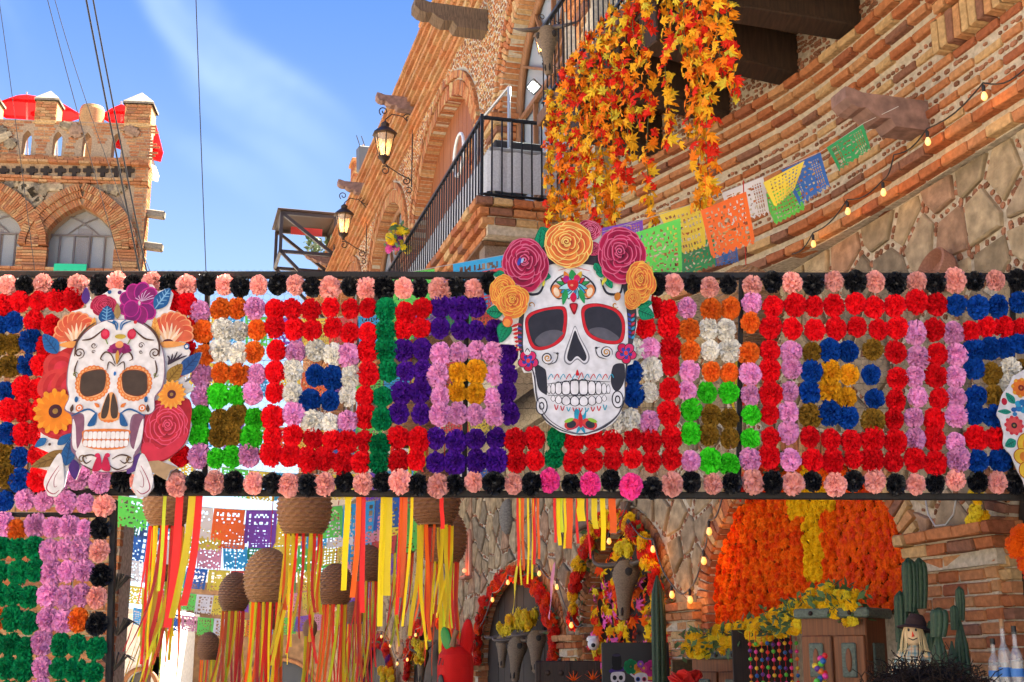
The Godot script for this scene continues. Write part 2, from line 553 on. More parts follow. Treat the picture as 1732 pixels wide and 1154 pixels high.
func build_banner():
	for i in 6: pom_meshes.append(pom_mesh(100 + i, 72))
	var wood = M("dark_timber", Color(0.022, 0.018, 0.017), 0.7, {"tex": "wood", "scale": Vector3(3, 3, 3)})
	var wire = M("wire", Color(0.06, 0.055, 0.05), 0.5, {"metal": 0.6})
	# frame
	var f := thing("banner_frame", "long dark timber and wire frame spanning the street, carrying all the upper pom-poms", "frame")
	var d = 8.0
	var bar = func(o, called, a: Vector3, e: Vector3, w: float, dp: float):
		var b := Mb.new()
		var m = (a + e) * 0.5
		var x = (e - a).normalized()
		var zz = Vector3(0, 0, 1)
		var y = zz.cross(x).normalized()
		b.box(Transform3D(Basis(x, y, x.cross(y)), m), Vector3((e - a).length(), w, dp), 0.004)
		part(o, called, b.mesh(), wood)
	bar.call(f, "top_beam", at(-260, 464, d), at(1990, 469, d), 0.04, 0.05)
	bar.call(f, "bottom_beam", at(-260, 830, d), at(1990, 843, d), 0.04, 0.05)
	for px in [-100, 349, 788, 1252, 1712, 1960]:
		bar.call(f, "upright", at(px + 2, 471, d), at(px - 3, 832, d), 0.03, 0.034)
	# row wires
	for k in 9:
		var y = 483 + k * 41.5
		var b := Mb.new()
		b.tube([at(-250, y, d + 0.03), at(400, y + 3, d + 0.03), at(1200, y - 1, d + 0.03), at(1980, y + 2, d + 0.03)], 0.0012, 4)
		part(f, "wire", b.mesh(), wire)
	# hexagonal netting
	var st := Mb.new()
	st.box(Transform3D(), Vector3(1, 0.0011, 0.0011))
	var hexes = []
	var a = 0.026
	var z = -d - 0.02
	var w3 = a * sqrt(3.0)
	for j in 36:
		for i in 148:
			var c = Vector3(-3.35 + (i + 0.5 * (j % 2)) * w3, 2.66 + j * a * 1.5, z)
			for k in 3:
				var an = PI / 6 + k * PI / 3 + PI / 3
				var p1 = c + Vector3(cos(an - PI / 3), sin(an - PI / 3), 0) * a
				var p2 = c + Vector3(cos(an), sin(an), 0) * a
				var x = (p2 - p1)
				hexes.append(Transform3D(Basis(x, Vector3(-x.y, x.x, 0).normalized(), Vector3(0, 0, 1)), (p1 + p2) * 0.5))
	stuff(f, "wire_netting", st.mesh(), wire, hexes)
	# pom-poms, row by row: [first x, last x, first y, last y, colours]
	var rows = [
		[[13, 257, 482, 481, "SKSKSKSKS"], [287, 803, 481, 489, "KSKSKSKSKSKSKSKSKS"], [828, 828, 482, 482, "K"], [1109, 1231, 483, 482, "KSKSK"], [1273, 1721, 480, 474, "SKSKSKSKSKSKSK"]],
		[[5, 122, 514, 509, "RRRRR"], [287, 315, 512, 514, "RR"], [338, 338, 526, 526, "P"], [371, 401, 524, 523, "OO"], [431, 431, 518, 518, "P"], [464, 623, 521, 522, "RRRRRR"], [654, 654, 524, 524, "E"], [684, 714, 527, 523, "RR"], [744, 806, 521, 522, "VVV"], [1105, 1131, 519, 520, "RR"], [1164, 1164, 517, 517, "P"], [1203, 1234, 521, 519, "OO"], [1273, 1273, 513, 513, "P"], [1308, 1583, 520, 514, "RRRRRRRRR"], [1620, 1722, 519, 514, "BBBB"]],
		[[-6, 24, 549, 545, "BB"], [56, 87, 545, 549, "RR"], [315, 315, 554, 554, "R"], [345, 345, 561, 561, "O"], [374, 403, 559, 558, "WW"], [436, 436, 557, 557, "O"], [465, 623, 553, 561, "RRRRRR"], [654, 654, 557, 557, "E"], [682, 714, 560, 553, "RR"], [747, 837, 556, 560, "VVVV"], [1094, 1129, 556, 553, "RR"], [1165, 1165, 557, 557, "O"], [1198, 1230, 556, 554, "WW"], [1270, 1270, 549, 549, "O"], [1305, 1519, 556, 556, "RRRRRRR"], [1551, 1551, 562, 562, "P"], [1580, 1580, 556, 556, "R"], [1612, 1612, 561, 561, "P"], [1643, 1728, 557, 552, "RRRR"]],
		[[-8, 21, 587, 585, "NN"], [49, 49, 578, 578, "B"], [80, 80, 584, 584, "R"], [316, 316, 588, 588, "R"], [344, 344, 597, 597, "O"], [374, 403, 596, 597, "WW"], [431, 431, 596, 596, "O"], [467, 467, 592, 592, "R"], [499, 499, 594, 594, "P"], [531, 562, 596, 599, "WW"], [591, 591, 601, 601, "P"], [620, 620, 596, 596, "R"], [654, 654, 594, 594, "E"], [684, 714, 596, 594, "VV"], [743, 836, 596, 596, "PPPP"], [859, 859, 599, 599, "V"], [1074, 1074, 590, 590, "W"], [1099, 1099, 588, 588, "P"], [1132, 1132, 586, 586, "R"], [1166, 1166, 596, 596, "O"], [1203, 1234, 591, 590, "WW"], [1267, 1267, 594, 594, "O"], [1301, 1301, 592, 592, "R"], [1337, 1337, 594, 594, "P"], [1372, 1372, 592, 592, "N"], [1405, 1437, 590, 593, "BB"], [1478, 1478, 593, 593, "N"], [1516, 1516, 595, 595, "R"], [1551, 1551, 605, 605, "P"], [1583, 1583, 600, 600, "R"], [1618, 1618, 599, 599, "P"], [1647, 1726, 594, 584, "BBBB"]],
		[[-10, 18, 625, 623, "NN"], [46, 46, 615, 615, "B"], [72, 72, 618, 618, "R"], [341, 341, 634, 634, "P"], [372, 402, 632, 631, "OO"], [434, 434, 631, 631, "P"], [467, 467, 626, 626, "R"], [497, 497, 627, 627, "W"], [531, 564, 636, 637, "BB"], [595, 595, 637, 637, "W"], [622, 622, 632, 632, "R"], [654, 654, 630, 630, "E"], [687, 714, 631, 629, "VV"], [741, 741, 634, 634, "P"], [773, 807, 631, 632, "YY"], [837, 837, 634, 634, "P"], [858, 858, 632, 632, "V"], [1070, 1070, 630, 630, "B"], [1102, 1102, 623, 623, "W"], [1132, 1132, 622, 622, "R"], [1165, 1165, 630, 630, "P"], [1202, 1235, 630, 630, "OO"], [1270, 1270, 631, 631, "P"], [1301, 1301, 627, 627, "R"], [1337, 1337, 626, 626, "P"], [1371, 1371, 627, 627, "B"], [1404, 1435, 627, 632, "YY"], [1474, 1474, 634, 634, "B"], [1516, 1516, 637, 637, "R"], [1546, 1546, 635, 635, "P"], [1584, 1584, 635, 635, "R"], [1617, 1617, 636, 636, "P"], [1647, 1647, 628, 628, "B"], [1679, 1679, 631, 631, "N"], [1708, 1708, 622, 622, "W"], [1732, 1732, 624, 624, "N"]],
		[[10, 10, 660, 660, "B"], [39, 64, 658, 659, "RR"], [339, 339, 671, 671, "P"], [369, 398, 671, 669, "GG"], [428, 428, 668, 668, "P"], [463, 463, 667, 667, "R"], [494, 494, 668, 668, "W"], [523, 558, 675, 677, "BB"], [589, 589, 671, 671, "W"], [618, 618, 672, 672, "R"], [650, 650, 671, 671, "E"], [676, 710, 663, 665, "VV"], [742, 742, 667, 667, "P"], [775, 803, 666, 665, "YY"], [832, 832, 670, 670, "P"], [858, 858, 668, 668, "V"], [1070, 1070, 670, 670, "B"], [1100, 1100, 667, 667, "W"], [1132, 1132, 661, 661, "R"], [1163, 1163, 663, 663, "P"], [1197, 1234, 665, 667, "GG"], [1269, 1269, 672, 672, "P"], [1305, 1305, 663, 663, "R"], [1337, 1337, 661, 661, "P"], [1371, 1371, 667, 667, "B"], [1402, 1433, 661, 671, "YY"], [1478, 1478, 671, 671, "B"], [1516, 1516, 677, 677, "R"], [1554, 1554, 670, 670, "P"], [1586, 1586, 672, 672, "R"], [1618, 1618, 673, 673, "P"], [1652, 1652, 667, 667, "B"], [1682, 1682, 667, 667, "N"], [1707, 1707, 652, 652, "W"]],
		[[13, 68, 695, 697, "RRR"], [340, 340, 705, 705, "G"], [371, 399, 708, 706, "NN"], [427, 427, 705, 705, "G"], [460, 460, 705, 705, "R"], [498, 498, 704, 704, "P"], [529, 557, 712, 713, "WW"], [587, 587, 710, 710, "P"], [617, 617, 706, 706, "R"], [647, 647, 711, 711, "E"], [675, 713, 700, 704, "VV"], [744, 836, 702, 704, "PPPP"], [860, 860, 704, 704, "V"], [1037, 1067, 712, 708, "WW"], [1100, 1100, 712, 712, "P"], [1133, 1133, 703, 703, "R"], [1169, 1169, 694, 694, "G"], [1201, 1236, 705, 706, "NN"], [1270, 1270, 706, 706, "G"], [1300, 1300, 701, 701, "R"], [1332, 1332, 697, 697, "P"], [1372, 1372, 704, 704, "N"], [1404, 1435, 698, 708, "BB"], [1478, 1478, 711, 711, "N"], [1512, 1512, 707, 707, "R"], [1547, 1547, 706, 706, "P"], [1580, 1580, 707, 707, "R"], [1616, 1616, 707, 707, "P"], [1648, 1681, 701, 703, "BB"]],
		[[10, 10, 735, 735, "B"], [39, 65, 732, 735, "RR"], [337, 337, 739, 739, "G"], [367, 394, 742, 738, "NN"], [425, 425, 738, 738, "G"], [459, 494, 740, 738, "RR"], [531, 616, 744, 744, "RRRR"], [643, 643, 751, 751, "E"], [675, 709, 740, 740, "RR"], [739, 837, 743, 743, "VVVV"], [872, 903, 742, 743, "RR"], [939, 939, 738, 738, "E"], [972, 1034, 742, 747, "RRR"], [1072, 1135, 744, 741, "RRR"], [1167, 1167, 730, 730, "G"], [1200, 1234, 737, 742, "NN"], [1268, 1268, 740, 740, "G"], [1302, 1302, 736, 736, "R"], [1336, 1336, 735, 735, "P"], [1372, 1513, 743, 743, "RRRRR"], [1547, 1547, 742, 742, "P"], [1580, 1580, 741, 741, "R"], [1614, 1614, 745, 745, "P"], [1652, 1686, 738, 740, "RR"]],
		[[6, 6, 770, 770, "N"], [32, 32, 774, 774, "B"], [63, 63, 769, 769, "R"], [304, 304, 774, 774, "R"], [337, 337, 774, 774, "P"], [366, 391, 776, 769, "GG"], [423, 423, 774, 774, "P"], [456, 522, 771, 774, "RRR"], [549, 612, 777, 784, "RRR"], [643, 643, 784, 784, "E"], [672, 702, 777, 780, "RR"], [736, 839, 781, 781, "VVVV"], [871, 902, 778, 779, "RR"], [936, 936, 775, 775, "E"], [968, 1137, 777, 778, "RRRRRR"], [1169, 1169, 777, 777, "P"], [1199, 1235, 777, 783, "GG"], [1270, 1270, 778, 778, "P"], [1301, 1301, 776, 776, "R"], [1338, 1338, 777, 777, "P"], [1372, 1584, 778, 780, "RRRRRRR"], [1620, 1620, 779, 779, "P"], [1654, 1691, 776, 777, "BB"]],
		[[10, 10, 806, 806, "N"], [35, 35, 809, 809, "B"], [66, 66, 807, 807, "R"], [100, 170, 811, 811, "PPP"], [208, 208, 814, 814, "K"], [236, 236, 814, 814, "S"], [272, 272, 815, 815, "K"], [301, 803, 818, 817, "SKSKSKSKSKSKSKSKS"], [838, 898, 818, 816, "KSK"], [930, 930, 817, 817, "M"], [964, 964, 818, 818, "K"], [997, 997, 816, 816, "M"], [1032, 1032, 817, 817, "K"], [1069, 1069, 821, 821, "M"], [1102, 1102, 822, 822, "K"], [1135, 1721, 818, 815, "SKSKSKSKSKSKSKSKSK"]]]
	var names = ["top border row", "second row", "third row", "fourth row", "fifth row", "sixth row", "seventh row", "eighth row", "ninth row", "bottom border row"]
	for i in rows.size():
		var n = 0
		for s in rows[i]:
			var m = s[4].length()
			for k in m:
				var f2 = k / maxf(m - 1, 1)
				var key = s[4][k]
				pom(lerpf(s[0], s[1], f2) + rf(-2.5, 2.5), lerpf(s[2], s[3], f2) + rf(-4, 4), 7.94 - rf(0, 0.02), key, "%s tissue paper pom-pom, %s from the left in the banner's %s" % [POM_COLOURS[key][0], nth(n), names[i]], 0.0675 if key != "K" else 0.065)
				n += 1
	# the gate leaf under the left end
	var g := thing("gate_leaf_frame", "dark timber frame of the gate leaf at the lower left, under the banner", "frame")
	bar.call(g, "stile", at(193, 846, 8.0), at(181, 1260, 8.0), 0.035, 0.05)
	bar.call(g, "top_rail", at(-260, 868, 8.0), at(187, 872, 8.0), 0.028, 0.04)
	bar.call(g, "bottom_rail", at(-260, 1230, 8.0), at(178, 1230, 8.0), 0.035, 0.04)
	for k in 7:
		var b := Mb.new()
		b.tube([at(-250, 890 + k * 40, 8.02), at(183, 894 + k * 40, 8.02)], 0.0012, 4)
		part(g, "wire", b.mesh(), wire)
	var low = [
		[[6, 6, 849, 849, "B"], [40, 145, 848, 849, "PPPP"], [178, 178, 853, 853, "S"]],
		[[4, 4, 888, 888, "P"], [26, 26, 895, 895, "O"], [61, 143, 888, 893, "PPPP"], [171, 171, 895, 895, "K"]],
		[[2, 56, 925, 925, "EEE"], [82, 136, 932, 930, "PPP"], [168, 168, 934, 934, "S"]],
		[[2, 59, 968, 966, "EEE"], [87, 140, 970, 966, "PPP"], [170, 170, 972, 972, "K"]],
		[[-6, 49, 1008, 1009, "EEE"], [82, 137, 1008, 1008, "PPP"], [164, 164, 1009, 1009, "S"]],
		[[-6, -6, 1048, 1048, "O"], [21, 46, 1047, 1054, "EE"], [79, 107, 1050, 1052, "PP"], [134, 134, 1050, 1050, "O"], [165, 165, 1053, 1053, "K"]],
		[[-10, 44, 1092, 1094, "EEE"], [70, 70, 1091, 1091, "P"], [101, 162, 1089, 1097, "EEE"]],
		[[-18, 40, 1131, 1133, "EEE"], [69, 69, 1132, 1132, "P"], [99, 157, 1130, 1138, "EEE"]],
		[[-18, 40, 1170, 1172, "EEE"], [67, 67, 1170, 1170, "P"], [97, 154, 1170, 1176, "EEE"]]]
	for i in low.size():
		var n = 0
		for s in low[i]:
			var m = s[4].length()
			for k in m:
				var f2 = k / maxf(m - 1, 1)
				var key = s[4][k]
				pom(lerpf(s[0], s[1], f2) + rf(-2, 2), lerpf(s[2], s[3], f2) + rf(-3, 3), 7.94, key, "%s tissue paper pom-pom, %s from the left in the gate leaf's %s row" % [POM_COLOURS[key][0], nth(n), nth(i)], 0.0655)
				n += 1

# ---------------------------------------------------------------- the sugar skull panels
class Art:
	# flat print: shapes drawn in photograph-like units, each a hair above the last
	var b: Mb = Mb.new()
	var o := Vector2.ZERO
	var k := 1.0
	var z := 0.0
	func pt(p: Vector2) -> Vector3: return Vector3((p.x - o.x) * k, (o.y - p.y) * k * 1.03, z)
	func poly(pts, col: Color):
		var q := PackedVector2Array(pts)
		z += 0.00004
		var ix = Geometry2D.triangulate_polygon(q)
		b.col = col
		for i in range(0, ix.size(), 3):
			b.tri(pt(q[ix[i]]), pt(q[ix[i + 1]]), pt(q[ix[i + 2]]), Vector3(0, 0, 1), Vector3(0, 0, 1), Vector3(0, 0, 1))
	func smooth(pts: Array, n := 5, closed := true) -> PackedVector2Array:
		var r := PackedVector2Array()
		var m = pts.size()
		for i in (m if closed else m - 1):
			var p0 = pts[(i + m - 1) % m] if closed else pts[max(i - 1, 0)]
			var p3 = pts[(i + 2) % m] if closed else pts[min(i + 2, m - 1)]
			for j in n:
				r.append(pts[i].cubic_interpolate(pts[(i + 1) % m], p0, p3, float(j) / n))
		if not closed: r.append(pts[m - 1])
		return r
	func blob(pts: Array, col: Color): poly(smooth(pts), col)
	func ell(c: Vector2, r: Vector2, col: Color, rot := 0.0, n := 22):
		var q = PackedVector2Array()
		for i in n:
			q.append(c + Vector2(cos(TAU * i / n) * r.x, sin(TAU * i / n) * r.y).rotated(rot))
		poly(q, col)
	func line(pts: Array, w: float, col: Color, taper := true, closed := false, curve := true):
		var p = smooth(pts, 6, closed) if curve else PackedVector2Array(pts)
		if closed: p.append(p[0])
		var l = []
		var r = []
		var m = p.size()
		for i in m:
			var d = (p[min(i + 1, m - 1)] - p[max(i - 1, 0)]).normalized()
			var nn = Vector2(-d.y, d.x)
			var ww = w * 0.5
			if taper: ww *= 0.35 + 0.65 * sin(PI * clampf((i + 0.6) / m, 0, 1))
			l.append(p[i] + nn * ww); r.append(p[i] - nn * ww)
		z += 0.00004
		b.col = col
		var N = Vector3(0, 0, 1)
		for i in m - 1:
			b.tri(pt(l[i]), pt(r[i]), pt(r[i + 1]), N, N, N)
			b.tri(pt(l[i]), pt(r[i + 1]), pt(l[i + 1]), N, N, N)
	func spiral(c: Vector2, r: float, turns: float, a0: float, w: float, col: Color, dir := 1.0):
		var p = []
		var n = int(turns * 8) + 2
		for i in n:
			var f = float(i) / (n - 1)
			var a = a0 + dir * TAU * turns * f
			p.append(c + Vector2(cos(a), sin(a)) * r * (1.0 - 0.85 * f))
		line(p, w, col)
	func leaf(a: Vector2, e: Vector2, w: float, col: Color, vein = null):
		var d = e - a
		var nn = Vector2(-d.y, d.x).normalized() * w * 0.5
		blob([a, a + d * 0.3 + nn * 0.9, a + d * 0.62 + nn * 0.8, e, a + d * 0.62 - nn * 0.8, a + d * 0.3 - nn * 0.9], col)
		if vein != null:
			line([a, a + d * 0.5, a + d * 0.95], w * 0.09, vein)
			for f in [0.25, 0.42, 0.6, 0.75]:
				line([a + d * f, a + d * (f + 0.12) + nn * 0.55], w * 0.06, vein, true, false, false)
				line([a + d * f, a + d * (f + 0.12) - nn * 0.55], w * 0.06, vein, true, false, false)
	func daisy(c: Vector2, r: float, n: int, col: Color, col2: Color, mid: Color, rot := 0.0, fat := 1.0):
		for ring in 2:
			for i in n:
				var a = rot + TAU * (i + ring * 0.5) / n
				var d = Vector2(cos(a), sin(a))
				var rr = r * (1.0 if ring == 0 else 0.86)
				var s = Vector2(-d.y, d.x) * rr * 2.2 / n * fat
				poly(smooth([c + d * rr * 0.2, c + d * rr * 0.62 + s, c + d * rr * 0.92 + s * 0.7, c + d * rr, c + d * rr * 0.92 - s * 0.7, c + d * rr * 0.62 - s], 3), col if ring == 0 else col2)
		ell(c, Vector2(r, r) * 0.3, mid)
		ell(c, Vector2(r, r) * 0.12, mid.lerp(Color(0.8, 0.5, 0.1), 0.4))
	func rose(c: Vector2, r: Vector2, rot: float, cols: Array, edge: Color, rg: RandomNumberGenerator):
		# cupped petals from the outside in, each dark at its foot with a light lip
		var tilt = V2(rg.randf_range(-0.06, 0.06), -0.08)
		for k2 in 6:
			var f = [1.0, 0.86, 0.70, 0.53, 0.37, 0.22][k2]
			var n = [6, 6, 5, 4, 3, 3][k2]
			var cc = c + tilt * r * (1.0 - f) * 2.0
			for i in n:
				var a = rot + TAU * (i + 0.5 * (k2 % 2)) / n + rg.randf_range(-0.28, 0.28)
				var d = Vector2(cos(a), sin(a))
				var s = Vector2(-d.y, d.x)
				var wd = (0.62 if k2 < 3 else 0.72) * f * rg.randf_range(0.9, 1.12)
				var out = f * rg.randf_range(0.92, 1.04)
				var sk = rg.randf_range(-0.12, 0.12)
				var shp = func(g: float, e: float) -> PackedVector2Array:
					var q = []
					for p in [[0.05, -0.3], [0.35, -0.85], [0.78, -0.9 + sk], [0.98, -0.35], [1.0 + sk * 0.4, 0.15], [0.9, 0.72], [0.5, 0.95 + sk], [0.05, 0.3]]:
						q.append(cc + (d * (p[0] * out - e) + s * p[1] * wd * g) * r)
					return smooth(q, 3)
				poly(shp.call(1.0, 0.0), edge)
				poly(shp.call(0.94, 0.035 + 0.01 * k2 * 0.3), cols[0] if (i + k2) % 2 else cols[1])
				poly(shp.call(0.74, 0.17 * f + 0.02), cols[1].lerp(cols[2], 0.55))
				poly(shp.call(0.5, 0.34 * f + 0.02), cols[2])
		spiral(c + tilt * r * 1.6, r.x * 0.16, 1.5, rot, r.x * 0.06, edge)

	static func V2(x, y) -> Vector2: return Vector2(x, y)

func panel(called, label, a: Art, outline: PackedVector2Array, depth: float, cx: float, cy: float, edge_col: Color):
	# the cut board itself, then its printed face
	var t := Transform3D(Basis(), at(cx, cy, depth))
	var o := thing(called, label, "cut-out panel", t, "sugar skull cut-out panels")
	var b := Mb.new()
	var q := PackedVector2Array()
	for p in outline: q.append(Vector2((p.x - a.o.x) * a.k, (a.o.y - p.y) * a.k * 1.03))
	b.prism(q, -0.012, 0.0)
	part(o, "board", b.mesh(), M("board_white", Color(0.70, 0.70, 0.72), 0.5, {"tex": "paper", "scale": 2.0}))
	part(o, "printed_face", a.b.mesh(), M("print", Color(0.75, 0.75, 0.77), 0.45, {"vc": true, "spec": 0.3, "tex": "paper", "scale": 1.3}))
	return o

func V(x, y) -> Vector2: return Vector2(x, y)

func build_skulls():
	skull_centre()
	skull_left()
	skull_right()

func H(s: String) -> Color:
	return Color(s).srgb_to_linear()

func skull_centre():
	var rg := RandomNumberGenerator.new()
	rg.seed = 4
	var a := Art.new()
	a.o = V(440, 560)
	a.k = 7.82 / F * 1.031 / 2.96
	var white = H("eef0f6"); var ink = H("34343e"); var dark = H("44444f"); var red = H("d8232f")
	var green = H("0d9a6c"); var green2 = H("057a5c"); var yel = H("f7c552")
	var out = PackedVector2Array([V(285, 58), V(328, 102), V(352, 62), V(392, 50), V(435, 62), V(478, 55), V(505, 44), V(548, 56), V(588, 104), V(604, 130), V(625, 92), V(662, 78), V(712, 96), V(755, 148), V(782, 215), V(798, 262), V(824, 264), V(832, 300), V(846, 355), V(836, 445), V(852, 526), V(762, 518), V(764, 560), V(745, 640), V(756, 690), V(738, 755), V(702, 768), V(698, 850), V(694, 930), V(672, 1000), V(628, 1052), V(560, 1090), V(500, 1106), V(440, 1106), V(372, 1088), V(306, 1045), V(262, 975), V(246, 895), V(234, 798), V(195, 800), V(165, 738), V(172, 690), V(162, 662), V(70, 656), V(76, 590), V(92, 542), V(4, 492), V(44, 452), V(38, 380), V(52, 328), V(40, 308), V(96, 290), V(104, 240), V(138, 160), V(190, 128), V(236, 128), V(268, 158)])
	# face
	a.blob([V(236, 240), V(440, 236), V(690, 250), V(730, 330), V(762, 500), V(748, 620), V(716, 740), V(700, 840), V(696, 930), V(660, 1010), V(590, 1070), V(500, 1100), V(440, 1100), V(350, 1072), V(280, 1010), V(254, 920), V(236, 790), V(176, 700), V(166, 560), V(200, 420)], dark)
	a.blob([V(250, 250), V(440, 240), V(676, 256), V(690, 340), V(706, 440), V(716, 540), V(716, 640), V(706, 730), V(694, 840), V(690, 930), V(654, 1006), V(584, 1064), V(500, 1096), V(440, 1096), V(354, 1066), V(286, 1004), V(260, 916), V(246, 800), V(196, 700), V(192, 600), V(196, 520), V(214, 420)], white)
	# hair shadow at the brow and cheek hollows
	a.blob([V(250, 760), V(290, 775), V(306, 800), V(310, 900), V(296, 905), V(268, 880), V(256, 830)], ink)
	a.blob([V(640, 765), V(690, 755), V(698, 790), V(690, 850), V(664, 888), V(640, 884), V(626, 840)], ink)
	# eye sockets
	for s in [[[V(200, 560), V(220, 505), V(290, 478), V(380, 466), V(410, 486), V(412, 560), V(394, 630), V(340, 672), V(270, 690), V(226, 664)], [V(216, 560), V(234, 516), V(300, 490), V(374, 482), V(394, 500), V(394, 560), V(378, 618), V(334, 656), V(272, 672), V(238, 648)]],
			[[V(490, 470), V(560, 452), V(650, 474), V(692, 512), V(704, 570), V(692, 640), V(650, 660), V(570, 648), V(510, 610), V(486, 540)], [V(506, 486), V(566, 468), V(640, 488), V(676, 522), V(688, 572), V(676, 628), V(644, 642), V(576, 630), V(524, 600), V(502, 540)]]]:
		a.blob(s[0], H("8d1c26")); a.blob(s[0].map(func(p): return p.lerp(s[1][s[0].find(p)], 0.18)), red); a.blob(s[1], ink)
	a.blob([V(250, 640), V(290, 600), V(350, 586), V(392, 600), V(376, 622), V(334, 658), V(276, 670)], H("62636e"))
	a.blob([V(520, 592), V(560, 574), V(610, 582), V(660, 614), V(670, 632), V(640, 642), V(576, 630)], H("62636e"))
	# nose
	a.poly(a.smooth([V(452, 566), V(476, 620), V(518, 700), V(520, 740), V(496, 760), V(460, 736), V(424, 762), V(396, 744), V(398, 700), V(428, 620)]), H("8a8c96"))
	a.poly(a.smooth([V(452, 572), V(474, 625), V(512, 702), V(513, 738), V(494, 752), V(460, 728), V(426, 754), V(403, 740), V(405, 702), V(431, 625)]), white)
	a.poly(a.smooth([V(452, 590), V(470, 632), V(504, 706), V(505, 734), V(490, 742), V(460, 718), V(430, 744), V(412, 734), V(413, 706), V(435, 632)]), ink)
	# teeth
	var up = [310, 328, 350, 382, 424, 468, 512, 550, 580, 604, 622]
	for i in 10:
		var f = (i - 4.5) / 4.5
		var top = 836 + f * f * 22 - (6 if i in [4, 5] else 0)
		var mid = 912 - f * f * 8
		var bot = 966 - f * f * 38
		var x0 = up[i]; var x1 = up[i + 1]
		for q in [[top, mid], [mid + 2, bot]]:
			var r = [V(x0, q[0] + 14), V(lerpf(x0, x1, 0.5), q[0]), V(x1, q[0] + 14), V(x1, q[1] - 10), V(lerpf(x0, x1, 0.5), q[1]), V(x0, q[1] - 10)]
			a.blob(r, ink)
			var c = V(lerpf(x0, x1, 0.5), (q[0] + q[1]) * 0.5)
			a.blob(r.map(func(p): return c + (p - c) * V(0.78, 0.88)), H("fafaff"))
	a.line([V(308, 856), V(390, 846), V(460, 838), V(540, 842), V(624, 846)], 5, ink)
	a.line([V(312, 912), V(460, 914), V(622, 902)], 4, ink)
	for i in 11:
		var x = 314 + i * 30
		a.line([V(x, 834), V(x + 8, 818), V(x + 18, 808 - (8 if i == 5 else 0)), V(x + 26, 826)], 4, red if i % 2 else H("2aa7c9"), false)
		if i > 0 and i < 10: a.line([V(x + 2, 950 + 22 * sin(i * 0.31)), V(x + 10, 978 + 14 * sin(i * 0.31)), V(x + 20, 952 + 22 * sin(i * 0.31))], 5, red if i % 3 else H("35b5cf"), false)
	a.blob([V(452, 812), V(460, 784), V(470, 812)], red)
	# jaw roundels
	for p in [V(282, 964), V(658, 932)]:
		a.ell(p, V(30, 44), ink); a.ell(p, V(24, 38), white); a.ell(p, V(14, 20), ink); a.ell(p, V(8, 13), white)
	a.line([V(250, 800), V(262, 920), V(300, 1010), V(370, 1066), V(450, 1096), V(520, 1090), V(600, 1052), V(660, 1000), V(690, 920)], 5, H("70717c"))
	# chin ornament
	a.blob([V(462, 980), V(484, 1010), V(500, 985), V(498, 1026), V(474, 1050), V(446, 1030), V(444, 988)], H("2aa7c9"))
	a.blob([V(472, 990), V(484, 1030), V(474, 1046), V(462, 1030)], red)
	for s in [-1, 1]:
		a.ell(V(474 + s * 42, 1052), V(40, 26), H("e0483e"), s * 0.3); a.ell(V(474 + s * 46, 1054), V(24, 18), ink, s * 0.3)
		a.ell(V(474 + s * 58, 1034), V(24, 9), H("9bd149"), s * 0.35)
		a.line([V(474, 1040), V(474 + s * 30, 1072), V(474 + s * 70, 1080)], 6, H("c9265a"))
		a.leaf(V(474, 1060), V(474 + s * 22, 1098), 16, H("35a7c8"))
	a.ell(V(474, 1050), V(10, 20), red)
	# brow: lace, lotus and scrolls
	for s in [-1, 1]:
		var m = 444
		a.line([V(m + s * 30, 300), V(m + s * 80, 330), V(m + s * 112, 380), V(m + s * 80, 428), V(m + s * 40, 424)], 9, ink)
		a.ell(V(m + s * 82, 392), V(26, 36), H("e88a4a"), s * 0.3); a.ell(V(m + s * 84, 396), V(14, 24), H("f9e3c4"), s * 0.3)
		a.line([V(m + s * 150, 300), V(m + s * 200, 340), V(m + s * 222, 300)], 6, ink)
		a.line([V(m + s * 140, 330), V(m + s * 170, 400), V(m + s * 235, 402), V(m + s * 250, 350)], 13, ink)
		a.line([V(m + s * 150, 340), V(m + s * 178, 388), V(m + s * 226, 388), V(m + s * 238, 350)], 4, white)
		a.spiral(V(m + s * 212, 462), 18, 0.9, 0.6, 6, H("c98a2f"), s)
	for i in 5: a.ell(V(398 + i * 22, 266), V(8, 6), white)
	a.line([V(370, 286), V(444, 270), V(530, 288)], 4, red)
	for g in [[-1.25, 92, "32a852"], [1.25, 92, "32a852"], [-0.9, 80, "d8232f"], [0.9, 80, "d8232f"], [-0.55, 88, "2aa0c8"], [0.55, 88, "2aa0c8"]]:
		var d = V(sin(g[0]), -cos(g[0]))
		a.leaf(V(444, 372), V(444, 372) + d * g[1], 34, ink); a.leaf(V(444, 372), V(444, 370) + d * (g[1] - 6), 26, H(g[2]))
	a.leaf(V(444, 330), V(438, 282), 40, H("2e9e57")); a.leaf(V(420, 330), V(400, 290), 26, H("e58a3a")); a.leaf(V(466, 330), V(488, 290), 26, H("e3c33c"))
	for i in 9:
		var an = PI * 0.08 + i * PI * 0.84 / 8
		var d = V(cos(an), sin(an))
		a.leaf(V(444, 360), V(444, 360) + d * 78, 36, ink); a.leaf(V(444, 360), V(444, 360) + d * 73, 28, [H("7fd3ea"), H("3a9fd6"), H("bfe9f5")][i % 3])
	a.leaf(V(410, 380), V(392, 462), 30, H("2da45c")); a.leaf(V(478, 380), V(500, 455), 30, H("2da45c"))
	a.blob([V(444, 398), V(462, 420), V(446, 450), V(428, 424)], H("d41c4a"))
	a.ell(V(410, 330), V(16, 18), H("c52a8e")); a.ell(V(464, 326), V(16, 18), H("d9286a"))
	a.blob([V(416, 342), V(444, 334), V(470, 344), V(466, 374), V(442, 390), V(420, 372)], red); a.ell(V(438, 362), V(8, 6), H("f7a07a"))
